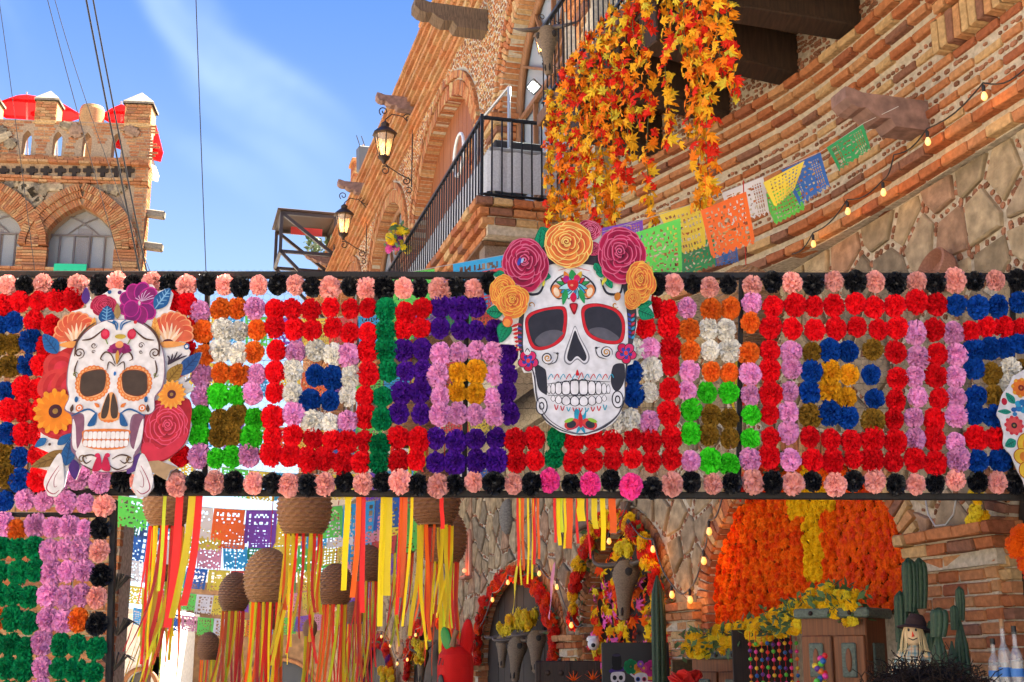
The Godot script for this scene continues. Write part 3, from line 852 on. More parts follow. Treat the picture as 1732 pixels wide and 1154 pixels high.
	a.blob([V(424, 462), V(446, 452), V(468, 462), V(448, 512)], H("8d1c26")); a.blob([V(432, 464), V(446, 458), V(460, 464), V(448, 498)], red)
	# cheek scrolls
	for p in [[V(312, 728), 1.0], [V(606, 700), -1.0]]:
		a.ell(p[0], V(26, 34), white); a.spiral(p[0], 32, 1.9, 0.4, 7, ink, p[1]); a.spiral(p[0], 18, 1.4, 0.4, 6, H("e0a53a"), p[1])
		a.line([p[0] + V(0, 34), p[0] + V(p[1] * 40, 20), p[0] + V(p[1] * 52, -18), p[0] + V(p[1] * 30, -26)], 5, ink)
		a.ell(p[0] + V(p[1] * 50, -22), V(7, 6), ink)
	# cheek flowers
	for p in [[V(216, 742), 50], [V(704, 704), 52]]:
		for i in 5:
			var an = TAU * i / 5 + 0.3
			var d = V(cos(an), sin(an)) * p[1] * 0.55
			a.ell(p[0] + d, V(27, 25), ink, an); a.ell(p[0] + d, V(23, 21), H("d41a52") if i % 2 else H("e02f6e"), an); a.ell(p[0] + d * 0.7, V(12, 10), H("3f3fa8"), an)
		a.ell(p[0], V(16, 18), H("3a55c0")); a.ell(p[0], V(10, 12), H("e8433a"))
	a.ell(V(212, 692), V(18, 22), white); a.line([V(200, 700), V(212, 682), V(226, 700)], 5, ink)
	# side braids
	for i in 7:
		a.leaf(V(168, 560 + i * 22), V(132 + 4 * i, 574 + i * 18), 15, H("d8332f")); a.leaf(V(160, 556 + i * 22), V(186, 566 + i * 20), 12, H("4a50b4") if i % 2 else H("c03048"))
		if i < 6:
			a.leaf(V(732, 520 + i * 22), V(716, 504 + i * 22), 13, H("3a50b8")); a.leaf(V(734, 522 + i * 22), V(752, 506 + i * 22), 13, H("35a3cf") if i % 2 else H("d8334f"))
	# crown: leaves, then roses
	a.blob([V(150, 250), V(250, 180), V(420, 150), V(600, 160), V(740, 230), V(800, 380), V(740, 420), V(690, 300), V(560, 262), V(420, 250), V(300, 270), V(222, 380), V(180, 460), V(90, 420)], H("3b333c"))
	for l in [[270, 190, 285, 60, 58], [330, 110, 285, 62, 50], [98, 300, 40, 312, 40], [120, 340, 50, 300, 46], [90, 500, 6, 494, 74], [110, 540, 80, 652, 80], [120, 570, 72, 654, 40], [276, 312, 332, 320, 54], [560, 300, 614, 290, 60], [555, 250, 580, 300, 40], [770, 490, 850, 524, 78], [760, 470, 842, 450, 50], [780, 250, 830, 268, 40], [640, 380, 600, 300, 40]]:
		a.leaf(V(l[0], l[1]), V(l[2], l[3]), l[4], green2); a.leaf(V(l[0], l[1]), V(lerpf(l[0], l[2], 0.96), lerpf(l[1], l[3], 0.96)), l[4] * 0.8, green, H("055a48"))
	for p in [[276, 356], [300, 350], [612, 330], [600, 345]]: a.leaf(V(p[0] - 8, p[1] + 20), V(p[0], p[1] - 18), 14, H("d8d24a"))
	var pink = [H("b81c4c"), H("a01540"), H("4a0c28")]
	var peach = [H("ee8a3c"), H("e8743a"), H("a84424")]
	a.rose(V(530, 82), V(64, 54), 0.2, pink, H("f08aa8"), rg)
	a.rose(V(548, 178), V(36, 36), 1.2, pink, H("e8708f"), rg)
	a.rose(V(200, 256), V(120, 140), 0.4, pink, H("dc6a8e"), rg)
	a.ell(V(172, 246), V(9, 22), H("3a4fb0"), 0.3); a.ell(V(188, 240), V(6, 14), H("a9c4ef"), 0.3)
	a.rose(V(690, 212), V(122, 146), 0.9, pink, H("e2688e"), rg)
	a.rose(V(420, 160), V(126, 120), 0.2, peach, H("fbdc7c"), rg)
	a.rose(V(90, 400), V(66, 84), 0.1, peach, yel, rg)
	a.rose(V(140, 452), V(82, 88), 0.6, peach, yel, rg)
	a.rose(V(784, 350), V(74, 104), 0.3, peach, yel, rg)
	a.rose(V(740, 440), V(44, 56), 0.3, peach, yel, rg)
	a.ell(V(114, 556), V(26, 28), H("e8603a")); a.ell(V(110, 562), V(18, 20), H("f5a04a"))
	a.ell(V(664, 430), V(16, 22), H("c97f2c"), 0.3)
	panel("skull_panel", "large white sugar skull panel with red-rimmed eyes under a crown of roses", a, out, 7.82, 820 + 440 / 2.96, 360 + 560 / 2.96, Color.WHITE)

func skull_left():
	var rg := RandomNumberGenerator.new()
	rg.seed = 9
	var a := Art.new()
	a.o = V(420, 590)
	a.k = 7.82 / F * 1.031 / 2.96
	var white = H("f0eef2"); var ink = H("5b4038"); var org = H("ea8440"); var blue = H("1f5f9e"); var dark = H("4c3f3a")
	var out = PackedVector2Array([V(215, 75), V(246, 150), V(300, 112), V(352, 80), V(430, 96), V(452, 62), V(545, 62), V(576, 100), V(630, 80), V(656, 110), V(640, 190), V(700, 210), V(748, 290), V(732, 362), V(760, 400), V(745, 450), V(818, 405), V(800, 470), V(735, 520), V(745, 560), V(790, 590), V(745, 615), V(772, 640), V(775, 720), V(788, 760), V(770, 850), V(680, 930), V(735, 965), V(700, 985), V(684, 1030), V(610, 985), V(622, 1060), V(590, 1105), V(545, 1112), V(515, 1060), V(525, 1000), V(480, 985), V(400, 988), V(320, 978), V(262, 950), V(240, 1026), V(200, 950), V(186, 1060), V(150, 1108), V(110, 1100), V(90, 1060), V(96, 980), V(20, 962), V(130, 910), V(30, 868), V(50, 830), V(40, 720), V(48, 650), V(24, 590), V(40, 480), V(90, 420), V(36, 395), V(16, 312), V(90, 350), V(100, 260), V(150, 200), V(222, 180)])
	# flowers and leaves behind the head
	a.poly(out, H("f3f0f2"))
	a.blob([V(40, 480), V(110, 400), V(200, 380), V(230, 520), V(200, 800), V(120, 830), V(52, 780), V(30, 600)], H("b8252e"))
	for p in [[110, 470, 80, 70], [80, 560, 60, 80], [150, 560, 70, 90], [120, 640, 60, 60], [100, 760, 70, 60], [160, 760, 60, 60]]:
		a.ell(V(p[0], p[1]), V(p[2], p[3]), H("d23c3e"), rf(0, 1)); a.ell(V(p[0] + 8, p[1] + 10), V(p[2] * 0.8, p[3] * 0.8), H("c02a33"), 0.3); a.ell(V(p[0] + 14, p[1] + 16), V(p[2] * 0.5, p[3] * 0.55), H("d9344a"), 0.3)
	for s in [[330, 170, 200, 100, 60, 1], [0, 0, 0, 0, 0, 0]]:
		if s[5]:
			a.rose(V(310, 170), V(66, 56), 0.2, [H("b5184a"), H("9e1440"), H("7d0f33")], H("d84a72"), rg)
	# violet dahlia
	for i in 9:
		var an = TAU * i / 9
		a.ell(V(488, 160) + V(cos(an) * 56, sin(an) * 62), V(50, 40), H("c22a92"), an); a.ell(V(488, 160) + V(cos(an) * 54, sin(an) * 60), V(44, 34), H("7a1a70") if i % 2 else H("8d1d72"), an)
	a.ell(V(450, 186), V(40, 44), H("c22a92")); a.ell(V(450, 188), V(35, 39), H("8a1a78"))
	for i in 7: a.line([V(500, 150), V(470 + i * 14, 110 + abs(i - 3) * 8), V(468 + i * 18, 92 + abs(i - 3) * 14)], 4, H("d9b8e0"))
	# coral peonies
	for q in [[180, 300, -0.5], [662, 300, 0.5]]:
		var c = V(q[0], q[1])
		for i in 9:
			var an = PI + PI * (i + 0.5) / 9 + q[2] * 0.5
			a.ell(c + V(cos(an) * 68, sin(an) * 76 + 20), V(44, 30), H("f0a070"), an); a.ell(c + V(cos(an) * 64, sin(an) * 72 + 20), V(40, 27), H("d9573f") if i % 2 else H("e06a4a"), an)
		a.ell(c + V(0, 6), V(62, 62), H("d9654a"))
		for i in 9:
			var an = -PI / 2 + (i - 4) * 0.23 - q[2] * 0.3
			a.leaf(c + V(-q[2] * 20, 70), c + V(-q[2] * 20, 70) + V(cos(an), sin(an)) * (118 - abs(i - 4) * 6), 17, H("fbe3cc") if i % 2 else H("f4c6a0"))
		a.ell(c + V(-q[2] * 30, 62), V(30, 22), H("5a2430"))
		a.leaf(c + V(-80, 70), c + V(80, 64), 34, H("f2a65a"))
		a.leaf(c + V(-q[2] * 150, 80), c + V(-q[2] * 180, -70), 50, H("f5b45e"), H("d97f34"))
	a.leaf(V(330, 270), V(330, 172), 84, H("14508f"), H("6fa8d8")); a.leaf(V(570, 190), V(640, 84), 80, blue, H("7fb4de")); a.leaf(V(100, 412), V(20, 316), 78, H("1a62a8"), H("0f447c"))
	a.leaf(V(220, 165), V(216, 78), 46, H("54308a")); a.leaf(V(385, 240), V(380, 160), 36, H("a88a5a"))
	a.ell(V(336, 104), V(10, 10), blue); a.ell(V(387, 106), V(10, 10), H("5a2a70")); a.ell(V(742, 378), V(14, 16), blue); a.ell(V(742, 378), V(8, 9), white)
	# big red rose lower right
	a.blob([V(560, 700), V(620, 640), V(770, 640), V(784, 760), V(764, 850), V(690, 925), V(610, 945), V(552, 900)], H("b02030"))
	a.rose(V(664, 780), V(118, 130), 0.5, [H("cf2e42"), H("bb2438"), H("8f1a2c")], H("ea5478"), rg)
	a.blob([V(550, 860), V(600, 850), V(640, 880), V(700, 850), V(776, 800), V(740, 880), V(640, 940), V(570, 926)], H("d8324e"))
	a.leaf(V(650, 540), V(760, 500), 40, H("a81e2c"))
	a.leaf(V(715, 520), V(816, 408), 78, H("2a5696"), H("1b3d74")); a.leaf(V(660, 552), V(726, 466), 74, H("9c7a34"), H("76581f"))
	for i in 5: a.line([V(655, 470), V(660 + i * 12, 440), V(650 + i * 24, 405 + abs(i - 2) * 10)], 9, H("3c3040"))
	a.leaf(V(735, 560), V(790, 590), 34, H("c9c6cc")); a.leaf(V(745, 555), V(782, 530), 14, H("6a6a70"))
	# leaves below
	a.leaf(V(205, 895), V(22, 965), 74, H("8a6a3a"), H("6a4e28")); a.leaf(V(190, 960), V(205, 830), 70, H("165a9a"), H("0f4278")); a.leaf(V(140, 860), V(205, 806), 44, H("1b5f9e"))
	a.leaf(V(84, 830), V(30, 870), 40, H("1f6cb0")); a.leaf(V(225, 930), V(240, 1026), 56, H("4a2a7c")); a.leaf(V(556, 905), V(492, 998), 72, H("5a3a86"))
	a.ell(V(102, 858), V(7, 7), ink)
	a.poly(PackedVector2Array([V(590, 940), V(640, 935), V(736, 968), V(702, 984), V(684, 1030), V(600, 985)]), H("b89a76"))
	for s in [[V(140, 1040), -1.0], [V(572, 1040), 1.0]]:
		a.blob([V(s[0].x - 42, 1070), V(s[0].x - 46, 1010), V(s[0].x - 14 * s[1], 900), V(s[0].x + 44, 1000), V(s[0].x + 40, 1076), V(s[0].x, 1106)], white)
		a.line([s[0] + V(-16 * s[1], -80), s[0] + V(s[1] * 20, -20), s[0] + V(s[1] * 34, 30), s[0] + V(0, 54), s[0] + V(-28 * s[1], 36)], 6, H("b0506a"))
		a.line([s[0] + V(-20 * s[1], -60), s[0] + V(0, -20), s[0] + V(2, 20), s[0] + V(-16 * s[1], 16)], 4, H("a86a7a"))
	# sunflowers
	a.daisy(V(116, 698), 112, 14, H("f2a02c"), H("ef8a24"), H("4a2030"), 0.1, 0.9)
	a.daisy(V(684, 616), 72, 16, H("f6b04a"), H("f0983a"), H("5a2a38"), 0.0, 0.85)
	# head
	a.blob([V(400, 244), V(480, 254), V(560, 296), V(620, 380), V(642, 480), V(640, 580), V(606, 630), V(606, 690), V(580, 716), V(556, 722), V(556, 800), V(546, 890), V(520, 920), V(510, 970), V(440, 990), V(350, 990), V(270, 960), V(230, 910), V(206, 870), V(200, 730), V(160, 690), V(176, 630), V(160, 570), V(160, 480), V(178, 390), V(230, 310), V(310, 256)], H("8d6a86"))
	a.blob([V(400, 246), V(478, 256), V(556, 298), V(616, 380), V(638, 480), V(634, 572), V(600, 630), V(602, 688), V(574, 712), V(500, 716), V(490, 800), V(520, 890), V(516, 914), V(508, 964), V(440, 986), V(350, 986), V(274, 956), V(236, 908), V(240, 880), V(262, 800), V(258, 716), V(208, 706), V(164, 686), V(180, 630), V(166, 570), V(164, 480), V(182, 392), V(234, 312), V(312, 258)], white)
	a.blob([V(508, 720), V(556, 724), V(552, 800), V(520, 880), V(494, 840)], H("8a5a78")); a.blob([V(206, 730), V(256, 722), V(264, 800), V(240, 880), V(212, 840)], H("8a5a78"))
	a.blob([V(540, 760), V(554, 740), V(550, 840), V(516, 900), V(524, 840)], white); a.blob([V(206, 740), V(222, 770), V(232, 850), V(240, 890), V(214, 860)], white)
	# eyes with scalloped rims
	for e in [[V(290, 562), -0.12, [V(230, 560), V(240, 516), V(296, 498), V(344, 502), V(352, 560), V(336, 604), V(270, 626), V(236, 606)]], [V(498, 562), 0.12, [V(440, 510), V(496, 498), V(548, 514), V(560, 560), V(556, 606), V(514, 624), V(456, 606), V(438, 560)]]]:
		for i in 24:
			var an = TAU * i / 24
			a.ell(e[0] + V(cos(an) * 74, sin(an) * 76), V(14, 13), org)
			a.ell(e[0] + V(cos(an) * 74, sin(an) * 76), V(7, 7), H("f3b27a"))
		a.ell(e[0], V(72, 74), org); a.ell(e[0], V(67, 69), H("f0b07c"))
		a.blob(e[2], dark)
		a.line(e[2], 5, H("6a3a2c"), false, true)
	# nose
	for i in 9:
		var an = PI * i / 8
		a.ell(V(384, 716) + V(cos(an) * 44, sin(an) * 28), V(11, 11), org)
	a.blob([V(388, 606), V(412, 630), V(432, 720), V(424, 744), V(384, 740), V(344, 742), V(338, 720), V(362, 630)], H("f0a868"))
	a.blob([V(372, 612), V(382, 640), V(380, 700), V(368, 732), V(346, 728), V(350, 680)], dark); a.blob([V(394, 612), V(412, 640), V(426, 690), V(424, 728), V(400, 732), V(388, 690)], dark)
	# teeth
	a.blob([V(268, 792), V(370, 784), V(486, 790), V(490, 820), V(484, 868), V(420, 884), V(330, 882), V(270, 864), V(262, 824)], org)
	for i in 10:
		var x = 267 + i * 22.2
		for q in [[796, 836], [838, 870 + 8 * sin(PI * (i + 0.5) / 10)]]:
			a.blob([V(x, q[0] + 6), V(x + 11, q[0]), V(x + 22, q[0] + 6), V(x + 22, q[1] - 6), V(x + 11, q[1]), V(x, q[1] - 6)], H("b59aa0"))
			a.blob([V(x + 1.5, q[0] + 7), V(x + 11, q[0] + 2), V(x + 20.5, q[0] + 7), V(x + 20.5, q[1] - 7), V(x + 11, q[1] - 2), V(x + 1.5, q[1] - 7)], H("fbf8fa"))
	# brow scrolls
	for s in [-1.0, 1.0]:
		var m = 401.0
		a.line([V(m + s * 120, 262), V(m + s * 170, 300), V(m + s * 205, 360), V(m + s * 210, 430)], 12, ink)
		a.line([V(m + s * 70, 290), V(m + s * 130, 340), V(m + s * 180, 350)], 9, ink)
		a.spiral(V(m + s * 188, 414), 28, 1.6, PI / 2, 7, ink, s); a.spiral(V(m + s * 118, 376), 16, 1.3, 0.0, 5, ink, -s); a.spiral(V(m + s * 118, 408), 10, 1.2, 0.0, 4, ink, s)
		a.line([V(m + s * 4, 470), V(m + s * 30, 420), V(m + s * 60, 410), V(m + s * 80, 440), V(m + s * 64, 452)], 8, ink)
		a.line([V(m + s * 4, 480), V(m + s * 36, 458), V(m + s * 44, 500)], 6, ink)
		a.line([V(m + s * 192, 450), V(m + s * 204, 500), V(m + s * 192, 540)], 8, ink); a.spiral(V(m + s * 200, 520), 14, 1.0, 0, 5, H("7a8a4a"), s)
		a.line([V(m + s * 12, 300), V(m + s * 22, 270), V(m + s * 60, 254)], 7, blue); a.line([V(m + s * 8, 300), V(m + s * 10, 266), V(m + s * 34, 248)], 6, H("2f7fc0"))
		a.ell(V(m + s * 66, 320), V(22, 26), H("d01c48")); a.ell(V(m + s * 68, 316), V(14, 16), H("e0405f"))
		a.line([V(m + s * 62, 345), V(m + s * 50, 370)], 5, H("7a9a3a"), false, false, false)
		a.ell(V(m - 11 + s * 155, 684), V(18, 18), org); a.ell(V(m - 11 + s * 155, 684), V(11, 11), white); a.ell(V(m - 11 + s * 155, 684), V(6, 6), org)
		a.leaf(V(m - 15 + s * 52, 680), V(m - 15 + s * 78, 660), 18, org)
		a.leaf(V(m - 15 + s * 190, 704), V(m - 15 + s * 184, 666), 18, ink)
		a.line([V(m - 20 + s * 60, 710), V(m - 20 + s * 105, 690), V(m - 20 + s * 180, 722)], 9, blue)
		a.blob([V(m - 20 + s * 60, 704), V(m - 20 + s * 100, 768), V(m - 20 + s * 62, 764)], blue)
		a.ell(V(m - 12 + s * 172, 642), V(9, 15), blue)
		a.line([V(m - 16 + s * 30, 930), V(m - 16 + s * 70, 910), V(m - 16 + s * 112, 920), V(m - 16 + s * 96, 950), V(m - 16 + s * 70, 936)], 8, ink); a.spiral(V(m - 16 + s * 116, 930), 22, 1.2, 0, 6, H("7a6040"), s)
		a.line([V(m - 16 + s * 20, 960), V(m - 16 + s * 60, 980), V(m - 16 + s * 104, 960)], 7, ink)
		a.blob([V(m - 34, 960), V(m - 34 + s * 12, 910), V(m - 34 + s * 30, 930), V(m - 34 + s * 44, 984), V(m - 34 + s * 8, 984)], H("c81c4e")); a.ell(V(m - 34 + s * 24, 912), V(13, 11), H("d8285c"))
	for i in 6: a.leaf(V(412, 400), V(412, 400) + V(cos(PI + i * PI / 5), sin(PI + i * PI / 5) * 0.6) * 62, 34, H("8a1a62") if i % 2 else H("a82474"))
	for i in 5: a.leaf(V(412, 372), V(412, 372) + V(cos(PI * (0.1 + i * 0.2)), sin(PI * (0.1 + i * 0.2))) * 56, 30, H("7a1656") if i % 2 else H("981f6a"))
	a.ell(V(412, 332), V(28, 12), H("c8b048")); a.ell(V(410, 372), V(20, 18), H("efa06a")); a.leaf(V(404, 400), V(404, 470), 20, H("d9a04a")); a.ell(V(398, 516), V(6, 11), H("1f6fc0"))
	a.ell(V(374, 262), V(9, 9), blue); a.ell(V(482, 260), V(9, 9), H("d0283c"))
	panel("skull_panel", "white skull panel with brown scrolls, orange-rimmed eyes, sunflowers and a big red rose", a, out, 7.82, 60 + 420 / 2.96, 460 + 590 / 2.96, Color.WHITE)

func skull_right():
	var a := Art.new()
	a.o = V(600, 600)
	a.k = 7.82 / F * 1.031 / 4.62
	var out = PackedVector2Array(a.smooth([V(425, 160), V(385, 180), V(365, 222), V(330, 272), V(290, 322), V(262, 400), V(240, 452), V(236, 480), V(255, 512), V(264, 560), V(274, 620), V(262, 690), V(280, 738), V(312, 772), V(332, 830), V(356, 900), V(386, 960), V(404, 1040), V(430, 1090), V(560, 1160), V(700, 1150), V(830, 1060), V(900, 900), V(960, 520), V(880, 260), V(740, 110), V(560, 90)], 3))
	a.poly(out, H("f2f2f6"))
	var teal = H("1f9a86")
	a.daisy(V(440, 270), 78, 8, H("f2b23a"), H("ea7a2c"), H("8a2a2a"), 0.2, 1.0)
	a.ell(V(300, 374), V(22, 28), H("c81c3c")); a.leaf(V(380, 390), V(318, 306), 60, teal, H("0f6a5c")); a.leaf(V(345, 455), V(242, 448), 40, teal, H("0f6a5c"))
	for i in 5: a.ell(V(430, 410) + V(cos(i * 1.26), sin(i * 1.26)) * 30, V(26, 24), H("35a8d8") if i % 2 else H("2a7cc4"))
	a.ell(V(368, 436), V(22, 18), H("2a68b8")); a.ell(V(372, 470), V(18, 16), H("3a8ccc"))
	a.daisy(V(358, 556), 76, 10, H("e0344a"), H("ef5a5a"), H("3a2a30"), 0.1, 1.0)
	a.leaf(V(360, 670), V(274, 712), 76, teal, H("0f6a5c"))
	for q in [[430, 690, 62, 80], [400, 790, 70, 62], [420, 890, 60, 66], [480, 780, 60, 90]]:
		a.ell(V(q[0], q[1]), V(q[2], q[3]), H("a8381f"), 0.3); a.ell(V(q[0], q[1]), V(q[2] - 6, q[3] - 6), H("f4c93a"), 0.3); a.ell(V(q[0] + 12, q[1]), V(q[2] * 0.5, q[3] * 0.6), H("e8862c"), 0.3)
	a.ell(V(470, 790), V(40, 50), H("c02a2c"))
	for e in [V(560, 470), V(760, 470)]:
		a.ell(e, V(86, 82), H("d0487a")); a.ell(e, V(70, 66), H("2f2d38"))
	a.blob([V(660, 560), V(696, 650), V(624, 650)], H("2f2d38"))
	for i in 8: a.blob([V(560 + i * 26, 800), V(572 + i * 26, 780), V(584 + i * 26, 800), V(582 + i * 26, 860), V(572 + i * 26, 872), V(562 + i * 26, 860)], H("c9c6d0"))
	panel("skull_panel", "white skull panel with yellow, blue and red painted flowers, cut by the right picture edge", a, out, 7.80, 1640 + 600 / 4.62, 600 + 600 / 4.62, Color.WHITE)

# ---------------------------------------------------------------- masonry
const BRICKS = [Color(0.62, 0.245, 0.10), Color(0.54, 0.185, 0.075), Color(0.67, 0.34, 0.15), Color(0.70, 0.45, 0.21), Color(0.45, 0.155, 0.075), Color(0.63, 0.275, 0.12), Color(0.34, 0.16, 0.10)]
const STONES = [Color(0.56, 0.42, 0.25), Color(0.44, 0.335, 0.205), Color(0.64, 0.49, 0.30), Color(0.34, 0.27, 0.185), Color(0.50, 0.38, 0.245), Color(0.60, 0.46, 0.29), Color(0.52, 0.32, 0.20)]
const MORTAR = Color(0.70, 0.60, 0.45)
const CHIP = Color(0.46, 0.21, 0.12)

func brick_mat(i) -> Material:
	return M("brick_%d" % i, BRICKS[i], 0.9, {"tex": "grain", "scale": 1.1, "bump": 0.5, "spec": 0.2})

func stone_mat(i) -> Material:
	return M("stone_%d" % i, STONES[i], 0.9, {"tex": "blotch", "scale": 0.9, "bump": 0.9, "spec": 0.25})

func mortar_mat() -> Material:
	return M("mortar", MORTAR, 0.95, {"tex": "grain", "scale": 1.0, "bump": 0.6, "spec": 0.2})

func tint_mat() -> Material:
	return M("masonry_tint", Color.WHITE, 0.9, {"vc": true, "tex": "grain", "scale": 1.0, "bump": 0.5, "spec": 0.2})

var brick_meshes := []

func brick_variants() -> Array:
	if brick_meshes.is_empty():
		for k in 4:
			var b := Mb.new()
			b.box(Transform3D(), Vector3(0.26, 0.07, 0.12), 0.006)
			var g := RandomNumberGenerator.new()
			g.seed = 40 + k
			var jit := {}
			for i in b.v.size():
				var key = (b.v[i] * 1000.0).round()
				if not jit.has(key): jit[key] = Vector3(g.randf_range(-1, 1), g.randf_range(-1, 1), g.randf_range(-1, 1)) * Vector3(0.008, 0.005, 0.006)
				b.v[i] += jit[key]
			brick_meshes.append(b.mesh())
	return brick_meshes

func in_view(p: Vector3) -> bool:
	var q = p - EYE
	var y = q.y * cos(TH) + q.z * sin(TH)
	var z = q.y * sin(TH) - q.z * cos(TH)
	if z < 0.5: return false
	return abs(q.x / z) < 0.41 and abs(y / z) < 0.275

func brick_t(c: Vector3, x: Vector3, y: Vector3, s: Vector3) -> Transform3D:
	# a brick of size s at c with its length along x and its height along y
	var z = x.cross(y)
	return Transform3D(Basis(x * (s.x / 0.26), y * (s.y / 0.07), z * (s.z / 0.12)), c)

func lay(o: Node3D, called: String, list: Array, limit := 300):
	# list of [transform, tone]: the nearest in view become parts, the rest one part of kind stuff
	var ms = brick_variants()
	var order = []
	for i in list.size():
		var p = o.transform * list[i][0].origin
		order.append([(EYE - p).length() + (0.0 if in_view(p) else 1000.0), i])
	order.sort_custom(func(a, b): return a[0] < b[0])
	var rest = []
	var cols = []
	for k in order.size():
		var e = list[order[k][1]]
		if k < limit and order[k][0] < 1000.0:
			part(o, called, ms[order[k][1] % 4], brick_mat(e[1]), e[0])
		else:
			rest.append(e[0])
			var j = rf(0.85, 1.1)
			var c = BRICKS[e[1]].lerp(Color(0.60, 0.26, 0.115), 0.4)
			cols.append(Color(c.r * j, c.g * j, c.b * j))
	if rest.size():
		var bm := Mb.new()
		bm.box(Transform3D(), Vector3(0.26, 0.07, 0.12), 0.0)
		stuff(o, called + "_courses", bm.mesh(), tint_mat(), rest, cols)

func tone() -> int:
	var r = rng.randf()
	return [0, 0, 1, 1, 2, 2, 3, 3, 4, 5, 5, 6][int(r * 12) % 12]

func arch_y(o: Dictionary, t: float, grow := 0.0) -> float:
	# height of an opening's arch at -1..1 of its half width
	t = clampf(abs(t), 0.0, 1.0)
	if o.get("point", false):
		var k = 1.0
		return o.spring + (o.rise + grow) * sqrt(max(0.0, 1.0 - pow((t + k) / (1 + k), 2))) / sqrt(1.0 - pow(k / (1 + k), 2))
	return o.spring + (o.rise + grow) * sqrt(max(0.0, 1.0 - t * t))

func arch_outline(o: Dictionary, grow := 0.0, n := 20, base = null) -> PackedVector2Array:
	var p := PackedVector2Array()
	var w = o.w + grow
	p.append(Vector2(o.c - w, o.base if base == null else base))
	for i in n + 1:
		var t = -cos(PI * i / n)
		p.append(Vector2(o.c + t * w, arch_y(o, t, grow)))
	p.append(Vector2(o.c + w, o.base if base == null else base))
	return p

func arch_wall(b: Mb, x0: float, x1: float, h0: float, h1: float, opens: Array, thick: float):
	# a straight wall whose face is z = 0, with arched openings right through it
	var x = x0
	var ops = opens.duplicate()
	ops.sort_custom(func(a, d): return a.c < d.c)
	var face = func(xa, ya, xb, yb, xc, yc, xd, yd):
		b.quad(Vector3(xa, ya, 0), Vector3(xb, yb, 0), Vector3(xc, yc, 0), Vector3(xd, yd, 0))
		b.quad(Vector3(xb, yb, -thick), Vector3(xa, ya, -thick), Vector3(xd, yd, -thick), Vector3(xc, yc, -thick))
	for o in ops:
		var l = o.c - o.w
		var r = o.c + o.w
		face.call(x, h0, l, h0, l, h1, x, h1)
		if o.base > h0: face.call(l, h0, r, h0, r, o.base, l, o.base)
		var q = arch_outline(o, 0.0, 24)
		for i in range(1, q.size() - 2):
			face.call(q[i].x, q[i].y, q[i + 1].x, q[i + 1].y, q[i + 1].x, h1, q[i].x, h1)
		for i in q.size():
			var a = q[i]; var d = q[(i + 1) % q.size()]
			b.quad(Vector3(d.x, d.y, 0), Vector3(d.x, d.y, -thick), Vector3(a.x, a.y, -thick), Vector3(a.x, a.y, 0))
		x = r
	face.call(x, h0, x1, h0, x1, h1, x, h1)
	b.quad(Vector3(x0, h1, 0), Vector3(x1, h1, 0), Vector3(x1, h1, -thick), Vector3(x0, h1, -thick))
	b.quad(Vector3(x0, h0, -thick), Vector3(x1, h0, -thick), Vector3(x1, h0, 0), Vector3(x0, h0, 0))
	b.quad(Vector3(x1, h0, 0), Vector3(x1, h0, -thick), Vector3(x1, h1, -thick), Vector3(x1, h1, 0))
	b.quad(Vector3(x0, h0, -thick), Vector3(x0, h0, 0), Vector3(x0, h1, 0), Vector3(x0, h1, -thick))

func voussoirs(list: Array, o: Dictionary, r0: float, len_: float, thick: float, z: float, depth: float):
	# a ring of bricks standing on the arch, their length away from its centre
	var q = arch_outline(o, r0, 60)
	var path = q.slice(1, q.size() - 1)
	var acc = 0.0
	for i in range(1, path.size()):
		var e = path[i] - path[i - 1]
		acc += e.length()
		while acc >= thick + 0.012:
			acc -= thick + 0.012
			var p = path[i] - e.normalized() * acc
			var tg = e.normalized()
			var nn = Vector2(-tg.y, tg.x)
			var c = p + nn * len_ * 0.5
			list.append([brick_t(Vector3(c.x, c.y, z - depth * 0.5 + rf(-0.006, 0.012)), Vector3(nn.x, nn.y, 0), Vector3(-nn.y, nn.x, 0), Vector3(len_ * rf(0.92, 1.02), thick, depth)), tone()])

func course(list: Array, x0: float, x1: float, h: float, z: float, s: Vector3, gap := 0.014, tones = null):
	var x = x0 - rf(0, s.x)
	while x < x1:
		var l = s.x * rf(0.82, 1.15)
		var a = max(x, x0); var e = min(x + l, x1)
		if e - a > 0.05:
			list.append([brick_t(Vector3((a + e) * 0.5, h + rf(-0.004, 0.004), z - s.z * 0.5 + rf(-0.005, 0.006)), Vector3.RIGHT, Vector3.UP, Vector3(e - a, s.y, s.z)), tone() if tones == null else tones[rng.randi() % tones.size()]])
		x += l + gap

func inside_any(p: Vector2, opens: Array, grow: float) -> bool:
	for o in opens:
		if abs(p.x - o.c) < o.w + grow and p.y > o.base - 0.02:
			if p.y < arch_y(o, (p.x - o.c) / (o.w + grow), grow): return true
	return false

func chip_mesh() -> ArrayMesh:
	var b := Mb.new()
	b.box(Transform3D(), Vector3.ONE, 0.2)
	return b.mesh()

const L_OPENS = [
	{"c": -3.12, "w": 1.95, "base": -0.9, "spring": 2.20, "rise": 1.22},
	{"c": -7.67, "w": 1.50, "base": -1.1, "spring": 2.05, "rise": 1.20},
	{"c": -12.55, "w": 2.36, "base": -1.4, "spring": 1.62, "rise": 1.34},
	{"c": -19.25, "w": 2.40, "base": -1.9, "spring": 1.25, "rise": 1.28},
	{"c": -26.0, "w": 2.45, "base": -2.3, "spring": 0.85, "rise": 1.30},
	{"c": 1.35, "w": 1.30, "base": -0.5, "spring": 2.45, "rise": 0.9}]

const CAPS = [[-0.50, 2.30, 1.1], [-5.65, 1.98, 0.86], [-9.70, 1.72, 0.86], [-15.3, 1.30, 0.8], [-22.6, 0.9, 0.8]]

